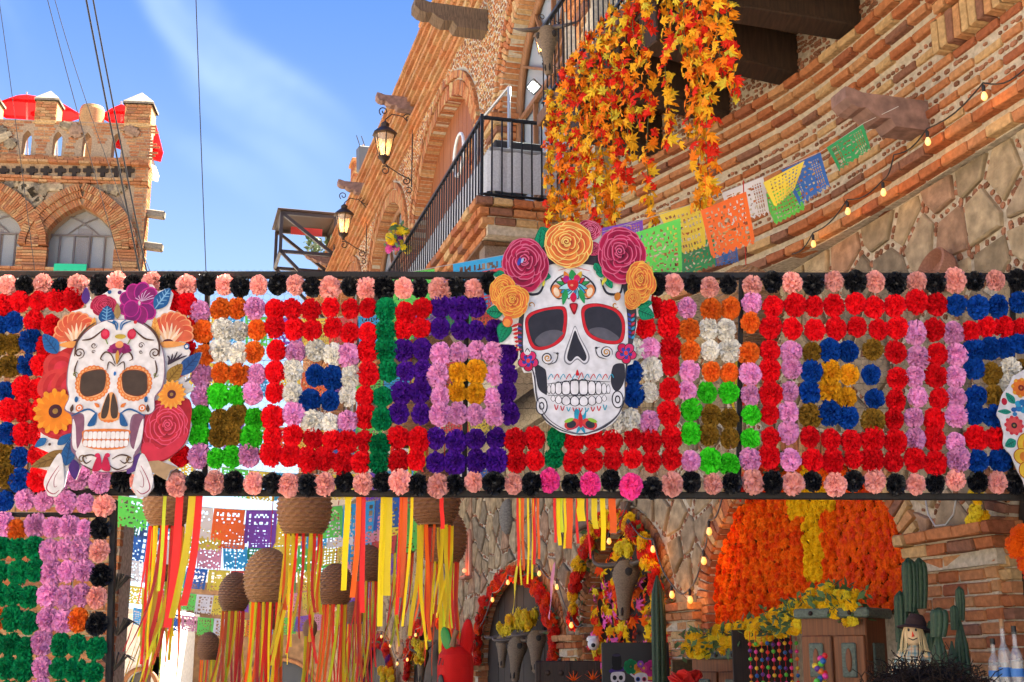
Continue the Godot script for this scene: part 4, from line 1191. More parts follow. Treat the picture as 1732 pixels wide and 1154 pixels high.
func build_street_wall():
	var o := thing("stone_street_wall", "long rubble stone ground floor wall with brick-edged arches along the right side of the street", "wall", WALL_L)
	var b := Mb.new()
	arch_wall(b, -34.0, 5.0, -2.6, 5.2, L_OPENS, 0.5)
	# unseen mass behind it; near end out of view, shading the street
	b.box(X(Vector3(-14.4, 1.3, -3.7)), Vector3(39.0, 7.8, 5.6))
	# mortar cores of the piers
	for cp in CAPS:
		b.box(X(Vector3(cp[0], cp[1] - 1.1, -0.06)), Vector3(cp[2] * 0.82, 2.4, 0.23))
		b.box(X(Vector3(cp[0], cp[1] + 0.09, -0.03)), Vector3(cp[2] * 0.96, 0.28, 0.26))
	part(o, "wall", b.mesh(), mortar_mat())
	# rubble: cells round jittered seeds, cut back round the arches
	var seeds = []
	var gx = 0.46
	var gy = 0.36
	var nx = 80
	var ny = 19
	for j in ny:
		for i in nx:
			seeds.append(Vector2(-34.0 + (i + rf(-0.42, 0.42) + 0.5 * (j % 2)) * gx, -1.4 + (j + rf(-0.40, 0.40)) * gy))
	var items = []
	var chips = []
	var chipc = []
	for j in ny:
		for i in nx:
			var s = seeds[j * nx + i]
			if s.y > 5.3 or s.x > 3.0: continue
			var cellp = PackedVector2Array([s + Vector2(-0.7, -0.6), s + Vector2(0.7, -0.6), s + Vector2(0.7, 0.6), s + Vector2(-0.7, 0.6)])
			for dj in range(-2, 3):
				for di in range(-2, 3):
					if (di == 0 and dj == 0) or j + dj < 0 or j + dj >= ny or i + di < 0 or i + di >= nx: continue
					var t = seeds[(j + dj) * nx + i + di]
					var m = (s + t) * 0.5
					var d = (t - s).normalized()
					var q := PackedVector2Array()
					for k in cellp.size():
						var a = cellp[k]; var e = cellp[(k + 1) % cellp.size()]
						var fa = (a - m).dot(d); var fe = (e - m).dot(d)
						if fa <= 0: q.append(a)
						if (fa < 0 and fe > 0) or (fa > 0 and fe < 0): q.append(a + (e - a) * (fa / (fa - fe)))
					cellp = q
					if cellp.size() < 3: break
			if cellp.size() < 3: continue
			var wp = WALL_L * Vector3(s.x, s.y, 0)
			if not in_view(wp) and (wp - EYE).length() > 14: continue
			# little red chips pressed into the joints
			for k in cellp.size():
				var a = cellp[k]; var e = cellp[(k + 1) % cellp.size()]
				var n = int((e - a).length() / 0.085)
				for m in n:
					if rng.randf() < 0.62:
						var p = a.lerp(e, (m + rf(0.2, 0.8)) / n)
						if p.y < 5.14 and not inside_any(p, L_OPENS, 0.28):
							var sz = rf(0.022, 0.045)
							chips.append(X(Vector3(p.x, p.y, 0.004), Vector3(0, 0, rf(0, 3)), Vector3(sz * rf(0.9, 1.8), sz, 0.02)))
							var c = CHIP * rf(0.55, 1.25)
							chipc.append(Color(c.r, c.g, c.b))
			var off = Geometry2D.offset_polygon(cellp, -rf(0.024, 0.050), Geometry2D.JOIN_ROUND)
			if off.is_empty(): continue
			var pl = off[0]
			for op in L_OPENS:
				if abs(s.x - op.c) < op.w + 1.2 and s.y < op.spring + op.rise + 1.2:
					var cut = Geometry2D.clip_polygons(pl, arch_outline(op, 0.26, 20, -3.0))
					if cut.is_empty(): pl = PackedVector2Array(); break
					pl = cut[0]
					for c2 in cut:
						if c2.size() > pl.size(): pl = c2
			if pl.size() < 3: continue
			if s.y > 4.5:
				var low = Geometry2D.intersect_polygons(pl, PackedVector2Array([Vector2(-60, -5), Vector2(20, -5), Vector2(20, 5.17), Vector2(-60, 5.17)]))
				if low.is_empty(): continue
				pl = low[0]
			# fewer corners
			var sim := PackedVector2Array()
			for k in pl.size():
				if sim.is_empty() or (pl[k] - sim[sim.size() - 1]).length() > 0.045: sim.append(pl[k])
			if sim.size() < 3: continue
			var area = 0.0
			for k in sim.size(): area += sim[k].cross(sim[(k + 1) % sim.size()])
			if abs(area) < 0.02: continue
			items.append([(wp - EYE).length() + (0.0 if in_view(wp) else 1000.0), sim, rng.randi() % 7, rf(0.018, 0.05)])
	items.sort_custom(func(a, d): return a[0] < d[0])
	var rest := Mb.new()
	for k in items.size():
		var e = items[k]
		if k < 300 and e[0] < 1000.0:
			var sb := Mb.new()
			sb.prism(e[1], -0.02, e[3], Transform3D(), 0.014, false)
			part(o, "stone", sb.mesh(), stone_mat(e[2]))
		else:
			rest.col = STONES[e[2]]
			rest.prism(e[1], -0.02, e[3], Transform3D(), 0.014, false)
	var rp = part(o, "far_stones", rest.mesh(), tint_mat())
	rp.set_meta("kind", "stuff")
	stuff(o, "joint_chips", chip_mesh(), tint_mat(), chips, chipc)
	# brick arches and the piers between them
	var list = []
	for op in L_OPENS:
		voussoirs(list, op, -0.012, 0.24, 0.07, 0.035, 0.30)
		var h = op.base
		while h < op.spring:
			for sd in [-1, 1]:
				var l = 0.26 if int(h * 11) % 2 else 0.16
				list.append([brick_t(Vector3(op.c + sd * (op.w - 0.012 + l * 0.5), h + 0.04, -0.11), Vector3.RIGHT, Vector3.UP, Vector3(l, 0.075, 0.30)), tone()])
			h += 0.088
	# capitals: stepped courses on each pier
	for cp in CAPS:
		for k in 3:
			var zz = 0.10 + 0.05 * k
			var hh = cp[1] + k * 0.098
			var half = cp[2] * 0.5 + k * 0.03
			course(list, cp[0] - half, cp[0] + half, hh, zz, Vector3(0.30, 0.082, 0.26))
			for sd in [-1, 1]: list.append([brick_t(Vector3(cp[0] + sd * (half - 0.05), hh, zz - 0.34), Vector3(0, 0, 1), Vector3.UP, Vector3(0.28, 0.082, 0.12)), tone()])
		var hh2 = cp[1] - 0.1
		while hh2 > cp[1] - 2.6:
			course(list, cp[0] - cp[2] * 0.42, cp[0] + cp[2] * 0.42, hh2, 0.07, Vector3(0.28, 0.078, 0.22))
			hh2 -= 0.094
	lay(o, "brick", list)

# ---------------------------------------------------------------- the curved storey
var CW := []     # plan points of the curved face, near end first
var CWL := []
const SH = 1.34   # length of the part nearer than the first course marks

func curve_path():
	if CW.size(): return
	var ctrl = [Vector2(4.72, -4.0), Vector2(4.40, -5.3), Vector2(3.79, -7.5), Vector2(3.39, -9.0), Vector2(3.05, -10.2), Vector2(2.74, -11.1), Vector2(2.30, -11.98), Vector2(1.80, -12.80), Vector2(1.34, -13.55), Vector2(0.98, -14.08), Vector2(0.62, -14.34)]  # near end lies out of view, carried on to shade the passer-by
	var dense = []
	for i in ctrl.size() - 1:
		for j in 12:
			dense.append(ctrl[i].cubic_interpolate(ctrl[i + 1], ctrl[max(i - 1, 0)], ctrl[min(i + 2, ctrl.size() - 1)], j / 12.0))
	dense.append(ctrl[ctrl.size() - 1])
	var l = 0.0
	for i in dense.size():
		if i > 0: l += (dense[i] - dense[i - 1]).length()
		CW.append(dense[i]); CWL.append(l)

func cw(s: float, h: float, d: float) -> Array:
	# point and tangent of the curved face, s metres from its near end, d in front of it
	var i = 1
	while i < CW.size() - 1 and CWL[i] < s: i += 1
	var f = clampf((s - CWL[i - 1]) / (CWL[i] - CWL[i - 1]), 0.0, 1.0)
	var p = CW[i - 1].lerp(CW[i], f)
	var ta = (CW[max(i - 1, 0)] - CW[max(i - 2, 0)]) if i > 1 else (CW[1] - CW[0])
	var tb = CW[min(i + 1, CW.size() - 1)] - CW[i - 1]
	var t = ta.normalized().lerp(tb.normalized(), 0.5 + 0.5 * f).normalized()
	var n = Vector2(t.y, -t.x)     # to the street
	if n.x > 0: n = -n
	return [Vector3(p.x + n.x * d, h, p.y + n.y * d), Vector3(t.x, 0, t.y), Vector3(n.x, 0, n.y)]

func cw_course(list: Array, s0: float, s1: float, h: float, d: float, s: Vector3, gap := 0.016):
	var x = s0 - rf(0, s.x)
	while x < s1:
		var l = s.x * rf(0.78, 1.2)
		var a = max(x, s0); var e = min(x + l, s1)
		if e - a > 0.06:
			var c = cw((a + e) * 0.5, h + rf(-0.004, 0.004), d - s.z * 0.5 + rf(-0.006, 0.008))
			list.append([brick_t(c[0], -c[1], Vector3.UP, Vector3(e - a, s.y, s.z)), tone()])
		x += l + gap

func build_curved_wall():
	curve_path()
	var total = CWL[CWL.size() - 1]
	var o := thing("curved_brick_wall", "curved upper wall of brick courses and projecting brick bands, on the right above the banner", "wall")
	# body: swept profile (distance in front, height); unseen top raised to shade the banner
	var prof = [Vector2(-0.6, 5.185), Vector2(0.07, 5.185), Vector2(0.07, 5.50), Vector2(0.0, 5.52), Vector2(0.0, 6.32), Vector2(0.02, 6.34), Vector2(0.09, 6.56), Vector2(0.13, 6.80), Vector2(0.12, 6.84), Vector2(-0.03, 6.86), Vector2(-0.03, 12.6), Vector2(-0.6, 12.6)]
	var b := Mb.new()
	for i in CW.size() - 1:
		for k in prof.size():
			var p = prof[k]; var q = prof[(k + 1) % prof.size()]
			var A = cw(CWL[i], p.y, p.x)[0]; var B = cw(CWL[i + 1], p.y, p.x)[0]
			var C = cw(CWL[i + 1], q.y, q.x)[0]; var D = cw(CWL[i], q.y, q.x)[0]
			b.quad(A, D, C, B)
	for e in [0, CW.size() - 1]:
		for k in range(1, prof.size() - 1):
			var A = cw(CWL[e], prof[0].y, prof[0].x)[0]; var B = cw(CWL[e], prof[k].y, prof[k].x)[0]; var C = cw(CWL[e], prof[k + 1].y, prof[k + 1].x)[0]
			if e == 0: b.flat(A, B, C)
			else: b.flat(A, C, B)
	# unseen mass behind it, sized to keep the sun off the street
	b.box(Transform3D(WALL_L.basis, WALL_L * Vector3(-0.4, 8.9, -2.95)), Vector3(10.4, 7.4, 4.2))
	part(o, "wall", b.mesh(), mortar_mat())
	var list = []
	# lower band
	cw_course(list, 0.8, total - 0.9, 5.23, 0.15, Vector3(0.28, 0.078, 0.20))
	cw_course(list, 0.8, total - 0.9, 5.40, 0.17, Vector3(0.28, 0.078, 0.22))
	# field of single courses with a row of chips between
	var chips = []
	var cc = []
	var put_chips = func(s0, s1, h, n_rows):
		var x = s0
		while x < s1:
			for r in n_rows:
				if rng.randf() < 0.8:
					var c = cw(x, h + (r - (n_rows - 1) * 0.5) * 0.045 + rf(-0.012, 0.012), 0.004 if h < 6.8 else -0.026)
					var sz = rf(0.024, 0.042)
					chips.append(Transform3D(Basis(-c[1], Vector3.UP, c[2]).scaled_local(Vector3(sz * rf(0.9, 2.0), sz * 0.9, 0.024)), c[0]))
					var k = CHIP * rf(0.6, 1.3)
					cc.append(Color(k.r, k.g, k.b))
			x += rf(0.05, 0.085)
	for k in 5:
		cw_course(list, 0.8, total, 5.60 + k * 0.158, 0.028, Vector3(0.27, 0.060, 0.14), 0.024)
		put_chips.call(0.8, total, 5.68 + k * 0.158, 1)
	# upper cornice
	var cd = [0.09, 0.14, 0.18, 0.20]
	for k in 4: cw_course(list, 3.9 + SH, total, 6.40 + k * 0.128, cd[k], Vector3(0.28, 0.066, 0.24), 0.02)
	# wall of chips and broken courses above the cornice
	var h = 6.94
	while h < 7.9:
		put_chips.call(3.6 + SH, total, h, 2)
		h += 0.095
	h = 6.40
	while h < 8.2:
		cw_course(list, 0.8, 3.3 + SH, h, 0.01 if h > 6.86 else 0.035, Vector3(0.27, 0.062, 0.12), 0.024)
		put_chips.call(0.8, 3.3 + SH, h + 0.08, 1)
		h += 0.158
	# pilaster with a stepped head and soldier bricks
	for k in 4:
		cw_course(list, 3.35 + SH - k * 0.02, 3.95 + SH + k * 0.02, 6.46 + k * 0.10, 0.15 + 0.045 * k, Vector3(0.24, 0.085, 0.24))
	for k in 14:
		var c = cw(2.75 + SH + k * 0.094, 6.24, 0.05)
		list.append([brick_t(c[0], Vector3.UP, c[1], Vector3(0.26, 0.075, 0.16)), [3, 3, 2, 6][k % 4]])
	lay(o, "brick", list)
	stuff(o, "joint_chips", chip_mesh(), tint_mat(), chips, cc)

# ---------------------------------------------------------------- terrace over the curved wall
func build_terrace():
	var wood = M("brown_timber", Color(0.075, 0.04, 0.022), 0.7, {"tex": "wood", "scale": Vector3(2, 2, 2)})
	var plank = M("soffit_timber", Color(0.13, 0.065, 0.03), 0.75, {"tex": "wood", "scale": Vector3(3, 3, 3)})
	var iron = M("black_iron", Color(0.012, 0.012, 0.014), 0.45, {"metal": 0.3})
	var o := thing("roof_terrace", "timber terrace carried on dark beams above the curved brick wall, railed in black iron", "terrace", WALL_T)
	var deck := Mb.new()
	deck.box(X(Vector3(1.4, 7.5, -1.35)), Vector3(8.0, 0.2, 2.6))
	part(o, "deck", deck.mesh(), wood)
	var eb := Mb.new()
	eb.box(X(Vector3(1.4, 7.47, 0.0)), Vector3(8.02, 0.14, 0.09), 0.008)
	part(o, "edge_board", eb.mesh(), M("edge_board", Color(0.26, 0.13, 0.065), 0.7, {"tex": "wood", "scale": 3.0}))
	for k in 9:
		var pb := Mb.new()
		pb.box(X(Vector3(1.4, 7.385, -0.2 - k * 0.27)), Vector3(7.96, 0.026, 0.255), 0.004)
		part(o, "plank", pb.mesh(), plank)
	# beams from the terrace edge to the wall
	var inv = WALL_T.affine_inverse()
	for s in [4.3, 5.35, 6.35, 7.4, 8.5]:
		var c = cw(s + SH, 7.17, -0.2)
		var a = inv * c[0]
		var e = inv * (c[0] + c[2] * 2.6)
		var f = clampf((a.z + 0.06) / (a.z - e.z), 0, 1)
		e = a.lerp(e, f)
		var bm := Mb.new()
		var x = (e - a).normalized()
		bm.box(Transform3D(Basis(x, Vector3.UP, x.cross(Vector3.UP)), (a + e) * 0.5), Vector3((e - a).length(), 0.40, 0.30), 0.012)
		part(o, "beam", bm.mesh(), wood)
	var rail := Mb.new()
	rail.box(X(Vector3(1.4, 8.55, 0.0)), Vector3(7.9, 0.035, 0.05), 0.004)
	part(o, "handrail", rail.mesh(), iron)
	var r2 := Mb.new()
	r2.box(X(Vector3(1.4, 7.66, 0.0)), Vector3(7.9, 0.025, 0.03), 0.003)
	part(o, "bottom_rail", r2.mesh(), iron)
	var bar := Mb.new()
	bar.tube([Vector3(0, 7.54, 0), Vector3(0, 8.54, 0)], 0.0085, 6, false)
	var bm2 = bar.mesh()
	for k in 58:
		part(o, "baluster", bm2, iron, X(Vector3(-2.5 + k * 0.135, 0, 0)))

# ---------------------------------------------------------------- the long wing with arched windows
const U_OPENS = [
	{"c": -1.75, "w": 1.78, "base": 6.75, "spring": 9.30, "rise": 1.55},
	{"c": -7.85, "w": 2.60, "base": 6.75, "spring": 9.45, "rise": 1.85},
	{"c": -13.75, "w": 2.40, "base": 6.75, "spring": 9.65, "rise": 1.80},
	{"c": -19.7, "w": 2.40, "base": 6.75, "spring": 9.80, "rise": 1.80},
	{"c": -25.7, "w": 2.40, "base": 6.75, "spring": 9.9, "rise": 1.75}]

func build_wing():
	var o := thing("brick_wing", "long brick upper storey with arched doors and windows, receding to the left of the terrace", "building", WALL_U)
	var b := Mb.new()
	arch_wall(b, -31.0, 0.6, 5.4, 13.45, U_OPENS, 0.55)
	b.box(X(Vector3(-15.2, 9.3, -4.0)), Vector3(31.4, 7.8, 5.4))  # unseen mass behind the front, placed to block the sun
	part(o, "wall", b.mesh(), mortar_mat())
	var list = []
	for i in U_OPENS.size():
		var op = U_OPENS[i]
		voussoirs(list, op, -0.012, 0.26, 0.07, 0.03, 0.52)
		voussoirs(list, op, 0.28, 0.13, 0.07, 0.06, 0.14)
		var h = op.base
		while h < op.spring:
			for sd in [-1, 1]:
				var l = 0.34 if int(round(h * 11.1)) % 2 else 0.22
				list.append([brick_t(Vector3(op.c + sd * (op.w - 0.012 + l * 0.5), h + 0.04, -0.24), Vector3.RIGHT, Vector3.UP, Vector3(l, 0.075, 0.54)), tone()])
			h += 0.09
		# stepped capitals at the springing
		for sd in [-1, 1]:
			for k in 4:
				var l = 0.52 + 0.04 * k
				list.append([brick_t(Vector3(op.c + sd * (op.w + 0.24), op.spring - 0.24 + k * 0.095, 0.02 + 0.025 * k - 0.12), Vector3.RIGHT, Vector3.UP, Vector3(l, 0.08, 0.34 + 0.04 * k)), tone()])
				list.append([brick_t(Vector3(op.c + sd * (op.w - 0.02 * k), op.spring - 0.24 + k * 0.095, -0.26), Vector3(0, 0, 1), Vector3.UP, Vector3(0.40, 0.08, 0.14)), tone()])
	# mouldings along the top
	for m in [[11.94, 0.06], [12.03, 0.11], [12.12, 0.17], [12.54, 0.12], [12.63, 0.19], [12.72, 0.25], [13.22, 0.12], [13.31, 0.19], [13.40, 0.24], [13.49, 0.20]]:
		course(list, -31.0, 0.6, m[0], m[1], Vector3(0.34, 0.082, 0.16 + m[1]), 0.006, [2, 3, 0, 2, 5])
	# brick courses in the frieze and below the arches
	for hh in [12.24, 12.84]: course(list, -31.0, 0.6, hh, 0.008, Vector3(0.27, 0.066, 0.08), 0.03)
	lay(o, "brick", list)
	# the field: broken brick chips set close in mortar
	var chips = []
	var cc = []
	var h = 6.0
	while h < 13.15:
		var x = -30.9
		while x < 0.5:
			var p = Vector2(x + rf(-0.02, 0.02), h + rf(-0.015, 0.015))
			if not inside_any(p, U_OPENS, 0.46):
				var sz = rf(0.034, 0.05)
				chips.append(X(Vector3(p.x, p.y, 0.006), Vector3(0, 0, rf(-0.5, 0.5)), Vector3(sz * rf(1.0, 1.8), sz, 0.028)))
				var k = [CHIP, BRICKS[2], BRICKS[3], BRICKS[0]][rng.randi() % 4] * rf(0.7, 1.25)
				cc.append(Color(k.r, k.g, k.b))
			x += rf(0.085, 0.125) * (1.0 if x > -16 else 1.5)
		h += 0.078
	stuff(o, "brick_chips", chip_mesh(), tint_mat(), chips, cc)
	# infill of the openings
	var wood = M("door_timber", Color(0.46, 0.15, 0.04), 0.6, {"tex": "wood", "scale": Vector3(4, 0.6, 4)})
	var frame = M("frame_timber", Color(0.42, 0.19, 0.075), 0.6, {"tex": "wood", "scale": Vector3(4, 1, 4)})
	var glass = M("window_glass", Color(0.30, 0.36, 0.42), 0.08, {"spec": 0.7})
	for i in U_OPENS.size():
		var op = U_OPENS[i]
		if i == 1:
			# boarded door
			var n = 16
			for k in n:
				var x0 = op.c - op.w + k * 2.0 * op.w / n
				var x1 = x0 + 2.0 * op.w / n - 0.012
				var q := PackedVector2Array([Vector2(x0, op.base), Vector2(x1, op.base)])
				for j in 5:
					var x = lerpf(x1, x0, j / 4.0)
					q.append(Vector2(x, arch_y(op, (x - op.c) / op.w)))
				var d := Mb.new()
				d.prism(q, -0.32, -0.24 + rf(0, 0.008), Transform3D(), 0.006, false)
				part(o, "door_board", d.mesh(), wood)
			continue
		var g := Mb.new()
		g.prism(arch_outline(op, -0.02, 20), -0.32, -0.30)
		part(o, "pane", g.mesh(), glass)
		var w := Mb.new()
		var q = arch_outline(op, -0.09, 24)
		var path = []
		for p in q: path.append(Vector3(p.x, p.y, -0.25))
		w.tube(path, 0.07, 4)
		var f = part(o, "window_frame", w.mesh(), frame)
		var bars := []
		bars.append([Vector3(op.c - op.w, op.spring - 0.05, -0.24), Vector3(op.c + op.w, op.spring - 0.05, -0.24), 0.075])
		for k in range(1, 6):
			var an = PI * k / 6
			var e = Vector3(op.c - cos(an) * op.w * 0.96, op.spring + sin(an) * op.rise * 0.96, -0.25)
			bars.append([Vector3(op.c, op.spring, -0.25), e, 0.04])
		for k in [-0.5, 0.0, 0.5]:
			bars.append([Vector3(op.c + k * op.w, op.base, -0.25), Vector3(op.c + k * op.w, op.spring, -0.25), 0.045])
		bars.append([Vector3(op.c - op.w, op.base + 1.0, -0.25), Vector3(op.c + op.w, op.base + 1.0, -0.25), 0.04])
		for br in bars:
			var m := Mb.new()
			var x = (br[1] - br[0]).normalized()
			m.box(Transform3D(Basis(x, Vector3(0, 0, 1).cross(x), Vector3(0, 0, 1)), (br[0] + br[1]) * 0.5), Vector3((br[1] - br[0]).length(), br[2], 0.07), 0.006)
			part(f, "glazing_bar", m.mesh(), frame)
	# a low balustrade of slim posts in the second window from the lanterns
	for k in 14:
		var m := Mb.new()
		m.box(X(Vector3(-14.8 + k * 0.26, 7.6, -0.1)), Vector3(0.05, 1.3, 0.05), 0.005)
		part(o, "wooden_baluster", m.mesh(), frame)

# ---------------------------------------------------------------- the balcony in front of it
func build_balcony():
	var o := thing("balcony", "brick-edged balcony with a black iron railing on stone brackets, behind the roses", "balcony", WALL_U)
	var iron = M("black_iron", Color(0.012, 0.012, 0.014), 0.45, {"metal": 0.3})
	var stone = M("bracket_stone", Color(0.30, 0.22, 0.17), 0.85, {"tex": "grain", "scale": 2.0, "bump": 1.0})
	var slab := Mb.new()
	slab.box(X(Vector3(-5.0, 6.52, 0.54)), Vector3(9.9, 0.38, 1.08))
	part(o, "slab", slab.mesh(), mortar_mat())
	var list = []
	for k in 4:
		var zz = [1.10, 1.16, 1.20, 1.25][k]
		var hh = 6.38 + k * 0.105
		var s = Vector3(0.28, 0.085, 0.18)
		course(list, -10.0, -0.02 + (zz - 1.2), hh, zz, s)
		var z = 0.0
		while z < zz - 0.02:
			var l = min(0.26 * rf(0.85, 1.15), zz - z)
			if l > 0.05: list.append([brick_t(Vector3(zz - 1.2 - 0.09 + 0.02, hh, z + l * 0.5), Vector3(0, 0, 1), Vector3.UP, Vector3(l - 0.012, 0.085, 0.18)), tone()])
			z += l
	lay(o, "brick", list)
	for k in 6:
		var pb := Mb.new()
		pb.box(X(Vector3(-5.1, 6.30, 0.12 + k * 0.18)), Vector3(9.7, 0.03, 0.17), 0.004)
		part(o, "soffit_board", pb.mesh(), M("soffit_light", Color(0.30, 0.16, 0.08), 0.7, {"tex": "wood", "scale": 3.0}))
	# scrolled stone brackets
	var q = PackedVector2Array()
	for p in [[0, 6.28], [1.05, 6.28], [1.05, 6.12], [0.98, 6.02], [0.86, 5.98], [0.76, 6.0], [0.70, 5.90], [0.58, 5.80], [0.44, 5.78], [0.36, 5.66], [0.22, 5.56], [0, 5.5]]: q.append(Vector2(p[0], p[1]))
	for x in [-0.45, -3.4, -6.4, -9.4]:
		var bm := Mb.new()
		# profile runs outwards along z
		bm.prism(q, -0.14, 0.14, Transform3D(Basis(Vector3(0, 0, 1), Vector3.UP, Vector3(-1, 0, 0)), Vector3(x, 0, 0)), 0.02)
		part(o, "bracket", bm.mesh(), stone)
	# railing
	var x1 = -0.03
	var zf = 1.16
	for hh in [[7.74, 0.035], [6.80, 0.02]]:
		var r := Mb.new()
		r.box(X(Vector3(-5.0, hh[0], zf)), Vector3(9.95, hh[1], 0.045), 0.004)
		part(o, "rail", r.mesh(), iron)
		var r2 := Mb.new()
		r2.box(X(Vector3(x1, hh[0] + 0.002, 0.58)), Vector3(0.045, hh[1], 1.12), 0.004)
		part(o, "rail", r2.mesh(), iron)
	var bar := Mb.new()
	bar.box(X(Vector3(0, 7.26, 0)), Vector3(0.017, 0.94, 0.017))
	var bm2 = bar.mesh()
	for k in 67: part(o, "baluster", bm2, iron, X(Vector3(x1 - k * 0.148, 0, zf)))
	for k in range(1, 10): part(o, "baluster", bm2, iron, X(Vector3(x1, 0, zf - k * 0.12)))
	var post := Mb.new()
	post.box(X(Vector3(0, 7.28, 0)), Vector3(0.035, 1.0, 0.035), 0.003)
	part(o, "corner_post", post.mesh(), iron, X(Vector3(x1, 0, zf)))

# ---------------------------------------------------------------- the castle-like house at the left
func build_castle():
	var D = 32.0
	var T0 = Transform3D(Basis.from_euler(Vector3(0, deg_to_rad(5.0), 0)), Vector3(at(137, 300, D).x, 0, -D))
	var inv = T0.affine_inverse()
	var P = func(px, py): return loc(px, py, T0)
	var o := thing("crenellated_brick_house", "tall brick and stone house with pointed arch windows and a battlemented roof on the left", "house", T0)
	var p = P.call(256, 210)
	var right = p.x
	var left = -6.6
	var top = p.y
	var cor = P.call(137, 268).y        # cornice under the pierced parapet
	var wl = P.call(67, 450).x
	var wc = (wl + P.call(192, 450).x) * 0.5
	var aw = P.call(192, 450).x - wc    # half width of the pointed windows
	var wb = P.call(137, 456).y
	var ap = P.call(137, 347).y
	var sp = P.call(137, 420).y
	var lc = P.call(38, 450).x - aw
	var opens = [{"c": wc, "w": aw, "base": wb, "spring": sp, "rise": ap - sp, "point": true}, {"c": lc, "w": aw, "base": wb, "spring": sp, "rise": ap - sp, "point": true}]
	var b := Mb.new()
	arch_wall(b, left, right, -3.0, cor, opens, 0.5)
	# the house narrows towards the back
	var foot := PackedVector2Array([Vector2(left, 1.5), Vector2(left + 0.2, 9.0), Vector2(right - 3.6, 9.0), Vector2(right - 0.6, 1.5)])
	b.prism(foot, -4.0, cor - 0.3, Transform3D(Basis(Vector3(1, 0, 0), Vector3(0, 0, -1), Vector3(0, 1, 0)), Vector3.ZERO))
	# pierced parapet
	var pw = P.call(105, 240).x - P.call(97, 240).x
	var po = []
	var pb_ = P.call(97, 264).y
	for px in [45, 97, 147, 197]:
		var c = P.call(px, 240).x
		po.append({"c": c, "w": pw, "base": pb_, "spring": P.call(97, 238).y, "rise": P.call(97, 222).y - P.call(97, 238).y, "point": true})
	arch_wall(b, left, right, cor, top, po, 0.35)
	part(o, "wall", b.mesh(), M("castle_mortar", Color(0.52, 0.36, 0.22), 0.95, {"tex": "grain", "scale": 1.0, "bump": 0.5}))
	var list = []
	# brick courses: parapet and the corner strip, then the bands
	var h = cor + 0.05
	while h < top - 0.02:
		var x = left
		while x < right:
			var l = 0.25 * rf(0.8, 1.15)
			var c = Vector2(x + l * 0.5, h)
			if not inside_any(c, po, 0.16): list.append([brick_t(Vector3(c.x, c.y, 0.0), Vector3.RIGHT, Vector3.UP, Vector3(l - 0.022, 0.058, 0.022)), tone()])
			x += l
		h += 0.083
	h = -0.5
	var strip = P.call(228, 300).x
	while h < cor:
		var x = strip
		while x < right:
			var l = min(0.25 * rf(0.8, 1.15), right - x)
			if l > 0.05: list.append([brick_t(Vector3(x + l * 0.5, h, 0.0), Vector3.RIGHT, Vector3.UP, Vector3(l - 0.022, 0.058, 0.022)), tone()])
			x += l
		# return side, in the sun
		for z in [0.13, 0.37]:
			if h > 8.0: list.append([brick_t(Vector3(right, h, -z), Vector3(0, 0, 1), Vector3.UP, Vector3(0.225, 0.058, 0.022)), tone()])
		h += 0.083
	for m in [[269, 0.10], [273, 0.16], [278, 0.20], [304, 0.14], [309, 0.10], [458, 0.16], [463, 0.12]]:
		course(list, left, right + 0.04, P.call(137, m[0]).y, m[1], Vector3(0.25, 0.065, 0.3))
	# brick rings round the windows
	for op in opens:
		for r in 3:
			voussoirs(list, op, -0.012 + r * 0.20, 0.185, 0.05, 0.06 + 0.05 * r, 0.3)
		var hh = -0.5
		while hh < op.spring:
			for sd in [-1, 1]: list.append([brick_t(Vector3(op.c + sd * (op.w + 0.29), hh, 0.0), Vector3.RIGHT, Vector3.UP, Vector3(0.60, 0.066, 0.2)), tone()])
			hh += 0.08
	lay(o, "brick", list, 260)
	# rubble in the frieze and spandrels
	var st := []
	for k in 260:
		var x = rf(left, strip - 0.1)
		var y = rf(P.call(137, 350).y, P.call(137, 312).y) if k < 200 else rf(P.call(137, 260).y, P.call(137, 214).y)
		if inside_any(Vector2(x, y), opens, 0.75) or inside_any(Vector2(x, y), po, 0.25): continue
		st.append([X(Vector3(x, y, 0.02), Vector3(0, 0, rf(0, 3)), Vector3(rf(0.25, 0.5), rf(0.2, 0.36), 0.10)), rng.randi() % 7])
	var cm = chip_mesh()
	for e in st:
		part(o, "stone", cm, stone_mat(e[1]), e[0])
	# crosses under the parapet: flat dark colour for the shade inside openings
	var dark = M("opening_shade", Color(0.03, 0.02, 0.015), 0.9)
	for px in [6, 30, 54, 78, 102, 126, 150, 174, 197, 218]:
		var c = P.call(px, 291)
		var m := Mb.new()
		m.box(X(Vector3(c.x, c.y, 0.03)), Vector3(0.11, 0.28, 0.06))
		m.box(X(Vector3(c.x, c.y + 0.03, 0.031)), Vector3(0.28, 0.10, 0.06))
		part(o, "cross_shade_inlay", m.mesh(), dark)
	# merlons with pyramid caps, and the round chimney
	var cap = M("cap_stone", Color(0.34, 0.28, 0.20), 0.9, {"tex": "grain", "scale": 1.0, "bump": 0.5})
